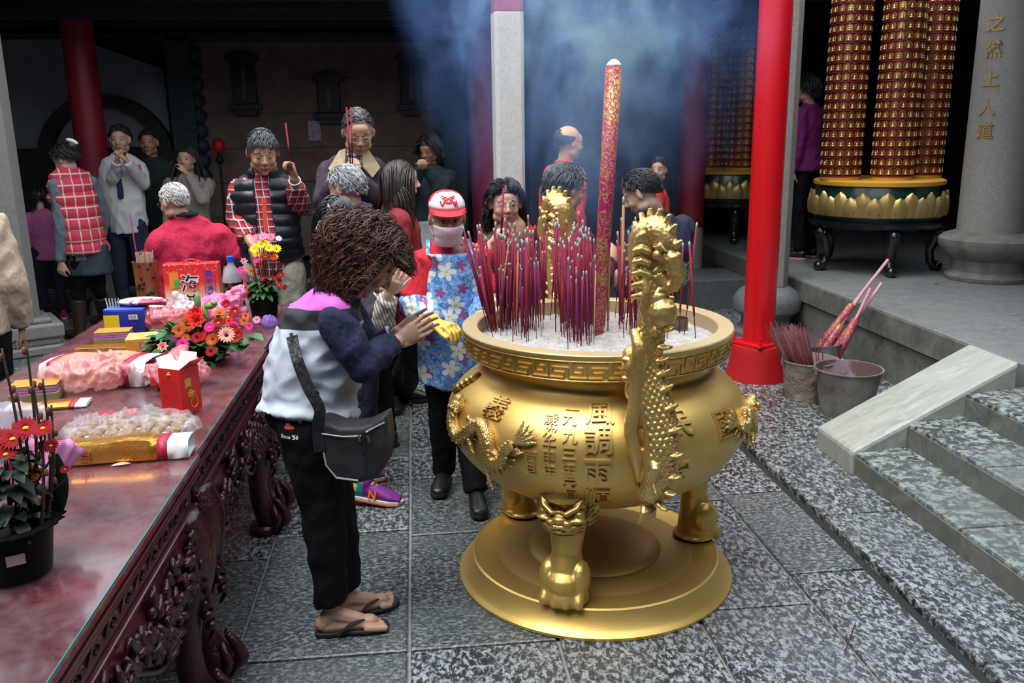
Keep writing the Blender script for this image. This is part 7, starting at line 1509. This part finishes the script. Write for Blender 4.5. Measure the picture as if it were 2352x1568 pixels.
# dark woman with phone near the screen
yy = 7.9; W = {'head': Py(985, 345, yy)}; hx = W['head'].x; W['wrR'] = Py(965, 385, yy-.3); W['wrL'] = Py(975, 385, yy-.3); J = skeleton((hx, yy, 0), 165, 1.66, 0, W=W); J['hyaw'] = 150; J['hpit'] = 22; P = person((hx, yy, 0), 'bushy-haired woman in dark top and pale skirt holding a phone in the shade')
body(J, P, 'brown', {'R': dict(d=V((.2, -1, .1)), n=V((0, 0, 1)), curl=40, side=-1), 'L': dict(d=V((-.2, -1, .1)), n=V((0, 0, 1)), curl=40, side=1)}, vox=.0095); face_bits(J['HM'], P, J['ks']); hair(J, P, BLACKH, 'curly', n=420, L_=.14, r=.006, seed=151, vol=1.12, curl=1, grav=1); top(J, P, cloth('teal_dark_jacket', (.010, .022, .032)), 'jacket', seed=152, vox=.012, hem=.0)
q = MB(); h_ = J['hip']; q.loft([(h_-V((0, 0, .45)), V((.20, 0, 0)), V((0, .17, 0))), (h_+V((0, 0, .02)), V((.165, 0, 0)), V((0, .125, 0)))], 24); remesh(q, 'skirt', cloth('pale_grey_skirt', (.32, .31, .31)), .012, 2, P, fold_fn(3, .01)); shoes(J, P, blackl)
# woman in purple in the right hall
yy = 8.0; b0 = V((Py(1845, 560, yy).x, yy, .468)); W = {'head': Py(1852, 208, yy)}; J = skeleton(b0, 35, 1.68, 10); dx_ = W['head']-J['head']; J['head'] = W['head']; P = person(b0, 'woman in a purple sweater, back turned, in the right hall behind the red pole')
J['neck'] = J['neck']+dx_*.8; J['shL'] += dx_*.7; J['shR'] += dx_*.7; J['chest'] += dx_*.5
body(J, P, 'tan', vox=.0095); hair(J, P, BLACKH, 'short', n=260, L_=.08, r=.010, seed=161, vol=1.1); top(J, P, cloth('purple_knit', (.20, .012, .15)), 'sweater', seed=162, w=(.20, .19, .20, .19), ra=.085, rf=.075, vox=.012, dp=(.15, .145, .145, .12)); trousers(J, P, blackc, vox=.012); shoes(J, P, blackl, mat('pink_sole', (.65, .25, .42), .6))
# red-jacket person deep in the smoke
yy = 7.4; W = {'head': Py(1512, 392, yy)}; hx = W['head'].x; J = skeleton((hx, yy, 0), -100, 1.50, 0, W=W); J['hyaw'] = 150; P = person((hx, yy, 0), 'person in a red waistcoat half lost in the smoke behind the youth')
body(J, P, 'tan', vox=.0095); face_bits(J['HM'], P, J['ks']); hair(J, P, BLACKH, 'short', n=200, L_=.06, r=.009, seed=171); top(J, P, cloth('red_jacket', 0), 'waistcoat', sleeve=.45, seed=172, vox=.012); trousers(J, P, blackc, vox=.012); shoes(J, P, blackl)
# beige jacket person at the left edge
yy = 4.35; hx = Py(-95, 620, yy).x; J = skeleton((hx, yy, 0), 30, 1.62, 4); P = person((hx, yy, 0), 'person in a beige jacket cut off by the left edge, beside the tables')
J['elR'] = J['shR']+V((.05, -.03, -.27)); J['wrR'] = J['elR']+V((-.02, .08, -.22))
body(J, P, 'mid', vox=.008); hair(J, P, BLACKH, 'short', n=200, L_=.06, r=.009, seed=181); top(J, P, cloth('beige_jacket', (.50, .38, .27)), 'jacket', hem=.12, seed=182, w=(.175, .17, .18, .18), ra=.078, rf=.07, cuff=.06, amp=.012); trousers(J, P, blackc); shoes(J, P, blackl)
# ================================================================ light towers with little niches
ypaint = mat('ochre_yellow_paint', (.62, .32, .035), .45); dgreen = mat('dark_green_lacquer', (.006, .035, .026), .3, coat=.3); lotus_m = gold('lotus_gilt', (.42, .28, .09), (.55, .40, .15), .38, .6, 0, .2); blk_l = mat('black_lacquer', (.008, .009, .011), .2, coat=.5)
nich_r = mat('red_tower_lacquer', (.24, .008, .025), .4); nich_g = mat('gilded_niche', (.62, .30, .06), .28, .75, col2=(.40, .20, .05), vs=12); nich_f = mat('pale_gilt_figure', (.78, .58, .34), .22, .7)
def niche_mb(r, z, th, c, h, w):
    """small arched niche with a seated figure on a ledge, facing outward"""
    q = MB(); d = V((math.cos(th), math.sin(th), 0)); s_ = V((-d.y, d.x, 0)); o = V(c)+d*r+V((0, 0, z)); u = V((0, 0, 1))
    arch = [(-w*.46, 0), (-w*.44, h*.38), (-w*.30, h*.62), (0, h*.80), (w*.30, h*.62), (w*.44, h*.38), (w*.46, 0)]
    q.tube([o+s_*x+u*(y+h*.06)+d*.004 for x, y in arch], h*.045, 4)
    q.add([o+s_*x+u*(y+h*.06)+d*.001 for x, y in arch], [tuple(range(7))])
    return q, (o, d, s_, u)
def figure_mb(q, f, h, w):
    o, d, s_, u = f; M = Matrix((s_, d, u)).transposed()
    q.ell(o+u*h*.18+d*h*.09, (w*.27, h*.13, h*.10), M, 6, 4); q.ell(o+u*h*.34+d*h*.09, (w*.16, h*.10, h*.15), M, 6, 4); q.ell(o+u*h*.52+d*h*.09, (h*.065, h*.065, h*.08), M, 6, 4)
def tower(base, R0, cyl_r, offs, zt, rows, lab, dim=False, first=0):
    L = empty('lantern_tower', base, lab, 'lantern tower'); T = Matrix.Translation(base)
    z0 = 0
    for k in range(5):
        a = -PI/2-.2+k*2*PI/5; x, y = math.cos(a)*R0*.86, math.sin(a)*R0*.86; d = V((math.cos(a), math.sin(a), 0)); q = MB(); b_ = V(base)+V((x, y, 0))
        q.tube([b_+V((0, 0, .40)), b_+d*.03+V((0, 0, .30)), b_-d*.02+V((0, 0, .18)), b_-d*.01+V((0, 0, .08)), b_+d*.04+V((0, 0, .03))], [.055, .060, .040, .036, .05], 12); q.ell(b_+d*.05+V((0, 0, .04)), .045); q.ell(b_+d*.05+V((0, 0, .33)), (.05, .05, .06)); q.build('leg', blk_l, L, 'all')
    q = MB(); q.lathe([(R0*.97, .38), (R0*1.02, .40), (R0*1.02, .43), (R0*.95, .45)], 48, T); q.lathe([(.001, .37), (R0*.95, .38)], 48, T, caps=False); q.build('stand_top', blk_l, L)
    q = MB(); q.lathe([(R0*.93, .45), (R0*.97, .49), (R0*.98, .60), (R0*.94, .70), (R0*.92, .735)], 64, T); q.build('drum', dgreen, L)
    q = MB(); q.lathe([(R0*.93, .735), (R0*.97, .745), (R0*.97, .775), (R0*.93, .785), (.001, .785)], 64, T); q.build('yellow_plinth', ypaint, L)
    for row in (0, 1):
        for k in range(18):
            a = 2*PI*(k+.5*row)/18
            q = MB(); rg = []; H_ = .165 if row == 0 else .205; wd = R0*.98*2*PI/18*.50
            for j in range(9):
                t = j/8; z = .49+H_*t; w = wd*(math.sin(PI*min(.97, t*.62+.33)))**.9 if t < .99 else .001; rr_ = R0*(.985 if row == 0 else .972)+.014*math.sin(PI*t)
                rg.append([V(base)+V((math.cos(a+s*w/R0)*(rr_+(.020*(1-abs(s)**1.5))), math.sin(a+s*w/R0)*(rr_+(.020*(1-abs(s)**1.5))), z)) for s in (-1, -.5, 0, .5, 1)])
            q.rings(rg, 0, False, False)
            if row == 0:
                for s in (-.35, 0, .35): q.tube([V(base)+V((math.cos(a+s*wd/R0)*(R0*1.005+.012), math.sin(a+s*wd/R0)*(R0*1.005+.012), z)) for z in (.51, .56, .60-abs(s)*.06)], [.006, .005, .001], 4)
            q.build('lotus_petal', lotus_m, L, 'all')
    n_ind = 0; rest = MB(); restf = MB(); camdir = (V((CAM.x, CAM.y, 0))-V((base[0], base[1], 0))).normalized(); hh = (zt-.80)/rows
    cand = []
    for ci, (ox, oy) in enumerate(offs):
        c = V(base)+V((ox, oy, 0)); Tc = Matrix.Translation(c); q = MB(); q.lathe([(cyl_r*1.04, .785), (cyl_r*1.04, .81), (cyl_r*1.0, .815)], 36, Tc); q.build('cylinder_foot', ypaint, L)
        q = MB(); prof = []
        for k in range(rows): z = .815+k*hh; prof += [(cyl_r+.012, z), (cyl_r+.012, z+.006), (cyl_r-.004, z+.009), (cyl_r-.004, z+hh*.98)]
        q.lathe(prof, 40, Tc, caps=False); q.build('cylinder', nich_r, L)
        N = 15; w = 2*PI*cyl_r/N*.92
        for k in range(rows):
            for j in range(N):
                th = 2*PI*(j+.5*(k % 2)*0)/N+ci*.3; d = V((math.cos(th), math.sin(th), 0))
                if d.dot(camdir) < -.15: continue
                cand.append((ci, c, k, th))
    # 100 nicest placed niches are parts of their own, the rest one part
    cand.sort(key=lambda t: (-(V((math.cos(t[3]), math.sin(t[3]), 0)).dot(camdir)) > -.75, t[2]))
    for i, (ci, c, k, th) in enumerate(cand):
        z = .825+k*hh; N = 15; w = 2*PI*cyl_r/N*.92; q, f = niche_mb(cyl_r, z, th, c, hh, w)
        if i < 96: o = q.build('niche', nich_g, L, 'all'); g = MB(); figure_mb(g, f, hh, w); g.build('seated_figure', nich_f, o, 'all')
        else: rest.merge(q); figure_mb(restf, f, hh, w)
    rest.build('niches', nich_g, L, 'all', kind='stuff'); restf.build('seated_figures', nich_f, L, 'all', kind='stuff')
    return L
tb = Py(2018, 600, 7.32); tb = V((tb.x-.065, 7.32, .468))
tower(tb, .555, .158, ((-.372, -.03), (.0, -.20), (.388, .0)), 2.262, 19, 'lit lantern tower of gilded niches on a lotus drum, beside the round stone column')
t2 = Py(1672, 520, 9.6); t2 = V((t2.x, 9.6, .468))
tower(t2, .50, .19, ((-.29, -.05), (.05, -.24), (.30, .05)), 2.235, 19, 'shaded lantern tower with gilded niches behind the red pole, deep in the hall')
# ================================================================ buckets
zinc = mat('bright_galvanised', (.42, .44, .46), .28, .85); dirty = mat('crumpled_tin', (.40, .34, .29), .45, .35, col2=(.24, .20, .17), vs=7, bmp=1, bs=9, bd=.04); sooty = mat('soot_stained_bucket', (.30, .30, .28), .5, .4, col2=(.14, .10, .08), vs=6)
def bucket(c, r0, r1, h, m, lab, inner, handle=0, dent=0, seed=1):
    L = empty('bucket', c, lab, 'bucket'); T = Matrix.Translation(c); q = MB(); rg = []
    P = [(r0*.2, .004), (r0*.98, .002), (r0, .012), (r0*1.01, .02), (r0+(r1-r0)*.35, h*.35), (r0+(r1-r0)*.7, h*.7), (r1, h-.012), (r1+.008, h-.006), (r1+.008, h), (r1-.002, h)]
    for r, z in P: rg.append([T @ V((math.cos(a)*(r+dent*noise.noise(V((math.cos(a)*3, math.sin(a)*3, z*14+seed)))*(1 if .03 < z < h-.02 else 0)), math.sin(a)*(r+dent*noise.noise(V((math.cos(a)*3, math.sin(a)*3, z*14+seed)))*(1 if .03 < z < h-.02 else 0)), z)) for a in [2*PI*k/56 for k in range(56)]])
    q.rings(rg, caps=False); q.build('pail', m, L)
    q = MB(); q.lathe([(r1-.002, h), (r1-.006, h-.02), (r0*.95, .02), (.001, .02)], 48, T, caps=False); q.build('pail_inside', inner, L)
    q = MB(); 
    for sg in (-1, 1): q.box(T @ V((sg*(r1+.010), 0, h-.015)), (.012, .03, .035))
    lug = q.build('handle_lugs', zinc, L)
    q = MB(); pts = [T @ V((-(r1+.012)*math.cos(t), (r1*1.0)*math.sin(t)*math.cos(R(handle)), h-.012+(r1)*math.sin(t)*math.sin(R(handle)))) for t in [PI*i/20 for i in range(21)]]; q.tube(pts, .0035, 6); q.build('wire_handle', zinc, L)
    return L
ca = V((2.45, 5.10, 0)); bucket(ca, .135, .170, .27, dirty, 'dented tin bucket crammed with spent red incense sticks', mat('pinkish_tin', (.42, .28, .27), .5, .3), 68, .014)
cb_ = V((2.53, 4.76, 0)); bucket(cb_, .140, .190, .30, sooty, 'empty rust-streaked bucket nearest the sloping stone coping', mat('sooty_inside', (.16, .09, .10), .4, .3, col2=(.34, .25, .30), vs=5, contrast=(.5, .56)), 3)
cc_ = V((2.66, 5.52, 0)); bucket(cc_, .140, .180, .28, zinc, 'bright galvanised bucket at the back holding used giant incense sticks', zinc, 2)
spent = mat('spent_red_stick', (.085, .012, .022), .8); spent2 = mat('dusty_pink_stick', (.15, .05, .065), .85); rr = random.Random(77)
for k in range(210):
    a = rr.uniform(0, 2*PI); r_ = .115*math.sqrt(rr.random()); x, y = r_*math.cos(a), r_*math.sin(a); b_ = ca+V((x*.5+.015, y*.6, .03)); lean = V((-.16-.06*rr.random(), .05+rr.gauss(0, .02), .5)); t_ = b_+V((x*.55, y*.5, 0))+lean.normalized()*rr.uniform(.40, .50)
    stickling('spent_stick', b_, t_, .0022, spent if k % 3 else spent2, 'spent red incense stick in the dented tin bucket', 'spent sticks in the dented bucket')
for k in range(5):
    b_ = ca+V((.05+.01*k, rr.uniform(-.05, .05), .05)); stickling('spent_stick', b_, b_+V((-.10+.02*k, .03, .42)), .0028, spent, 'loose spent stick standing apart at the right of the dented bucket', 'loose sticks at the right of the dented bucket')
gm = MATS['gilded_magenta_paper']; pinkw = mat('pale_pink_stick_core', (.62, .30, .36), .7)
for k, (bx, by, tx, ty, l1, lab) in enumerate(((1885, 800, 2040, 596, .62, 'longest used giant incense stick, its pink core end raised highest'), (1900, 800, 1985, 665, .60, 'used giant incense stick lying under the longest one'), (1915, 800, 2025, 650, .62, 'used giant incense stick resting lowest and rightmost in the bright bucket'), (1895, 800, 2000, 662, .66, 'used giant incense stick between the longest and the lowest ones'))):
    b_ = V((2.57+.058*k, 5.53-.03*k, .04)); t_ = Py(tx, ty, 5.62-.03*k); d = t_-b_; o = empty('used_giant_incense_stick', b_, lab, 'incense stick')
    q = MB(); q.tube([b_, b_+d*l1*.97, b_+d*l1], [.028, .028, .012], 16); q.build('gilded_shaft', gm, o, 'all'); q = MB(); q.tube([b_+d*l1, t_], .011, 12); q.build('bare_core', pinkw, o, True)
# small fallen leaf on the platform, twigs on the paving
q = MB(); p = Pz(2145, 650, .472); leaf(q, p, (1, .3, .1), .05, .03, .1); o = q.build('dry_leaf', mat('dry_leaf', (.30, .17, .06), .8), None, 'all'); md = o.modifiers.new('s', 'SOLIDIFY'); md.thickness = .002; tag(o, 'dry curled leaf on the platform left of the round stone column', 'leaf')
for k, (x0, y0, x1, y1, lab) in enumerate(((1890, 1195, 1888, 1218, 'short red stick fragment on the paving left of the drain groove'), (1942, 1492, 1965, 1430, 'red stick fragment on the paving at the bottom right'), (1865, 1358, 1908, 1353, 'brown twig on the paving right of the burner base'))):
    stickling('stick_fragment', Pz(x0, y0, .004), Pz(x1, y1, .004), .0016, spent, lab, None)
q = MB(); p = Pz(1802, 992, .016); q.ell(p+V((0, 0, .004)), (.018, .008, .004)); tag(q.build('charcoal_crumb', mat('black_ink', 0)), 'small black crumb on the paving below the empty bucket', 'crumb')
# ================================================================ smoke
def smoke(name, lab, x0, x1, y0, y1, z0, z1, dens, lo, hi, seed, sc_=2.2):
    m = bpy.data.materials.new(name+'_vapour'); m.use_nodes = True; nt = m.node_tree; nt.nodes.remove(nt.nodes['Principled BSDF']); out = nt.nodes['Material Output']
    tc = nd(nt, 'ShaderNodeTexCoord'); mp = nd(nt, 'ShaderNodeMapping'); mp.inputs['Scale'].default_value = (1, 1, .62); mp.inputs['Location'].default_value = (seed, seed*.7, 0); nt.links.new(tc.outputs['Object'], mp.inputs[0])
    n1 = tnoise(nt, mp.outputs[0], sc_, 5, .62, 1.4); d = ramp(nt, n1, [(lo, 0.0), (hi, 1.0)])
    n2 = tnoise(nt, mp.outputs[0], sc_*5, 4, .7, 2.2); d = math_(nt, 'MULTIPLY', d, ramp(nt, n2, [(.36, .25), (.62, 1.0)]))
    # plume envelope: soft ellipsoid that fades at the box walls
    g = nd(nt, 'ShaderNodeVectorMath', operation='SUBTRACT'); g.inputs[1].default_value = (0, 0, 0); nt.links.new(tc.outputs['Object'], g.inputs[0]); dv = nd(nt, 'ShaderNodeVectorMath', operation='DIVIDE'); dv.inputs[1].default_value = ((x1-x0)/2, (y1-y0)/2, (z1-z0)/2); nt.links.new(g.outputs[0], dv.inputs[0])
    ln = nd(nt, 'ShaderNodeVectorMath', operation='LENGTH'); nt.links.new(dv.outputs[0], ln.inputs[0]); env = ramp(nt, ln.outputs['Value'], [(.25, 1.0), (.98, 0.0)])
    d = math_(nt, 'MULTIPLY', math_(nt, 'MULTIPLY', d, env), dens)
    pv = nd(nt, 'ShaderNodeVolumeScatter'); pv.inputs['Color'].default_value = (.20, .38, 1.0, 1); pv.inputs['Anisotropy'].default_value = .25; nt.links.new(d, pv.inputs['Density']); nt.links.new(pv.outputs[0], out.inputs['Volume'])
    q = MB(); q.bb(-(x1-x0)/2, (x1-x0)/2, -(y1-y0)/2, (y1-y0)/2, -(z1-z0)/2, (z1-z0)/2); o = q.build(name, m, None, False); o.location = ((x0+x1)/2, (y0+y1)/2, (z0+z1)/2); tag(o, lab, 'smoke', None, 'stuff'); return o
smoke('incense_smoke', 'blue-grey incense smoke rising and drifting behind the burner', -.15, 1.98, 3.25, 6.4, .95, 4.3, 4.6, .50, .64, 3.1, 2.3)
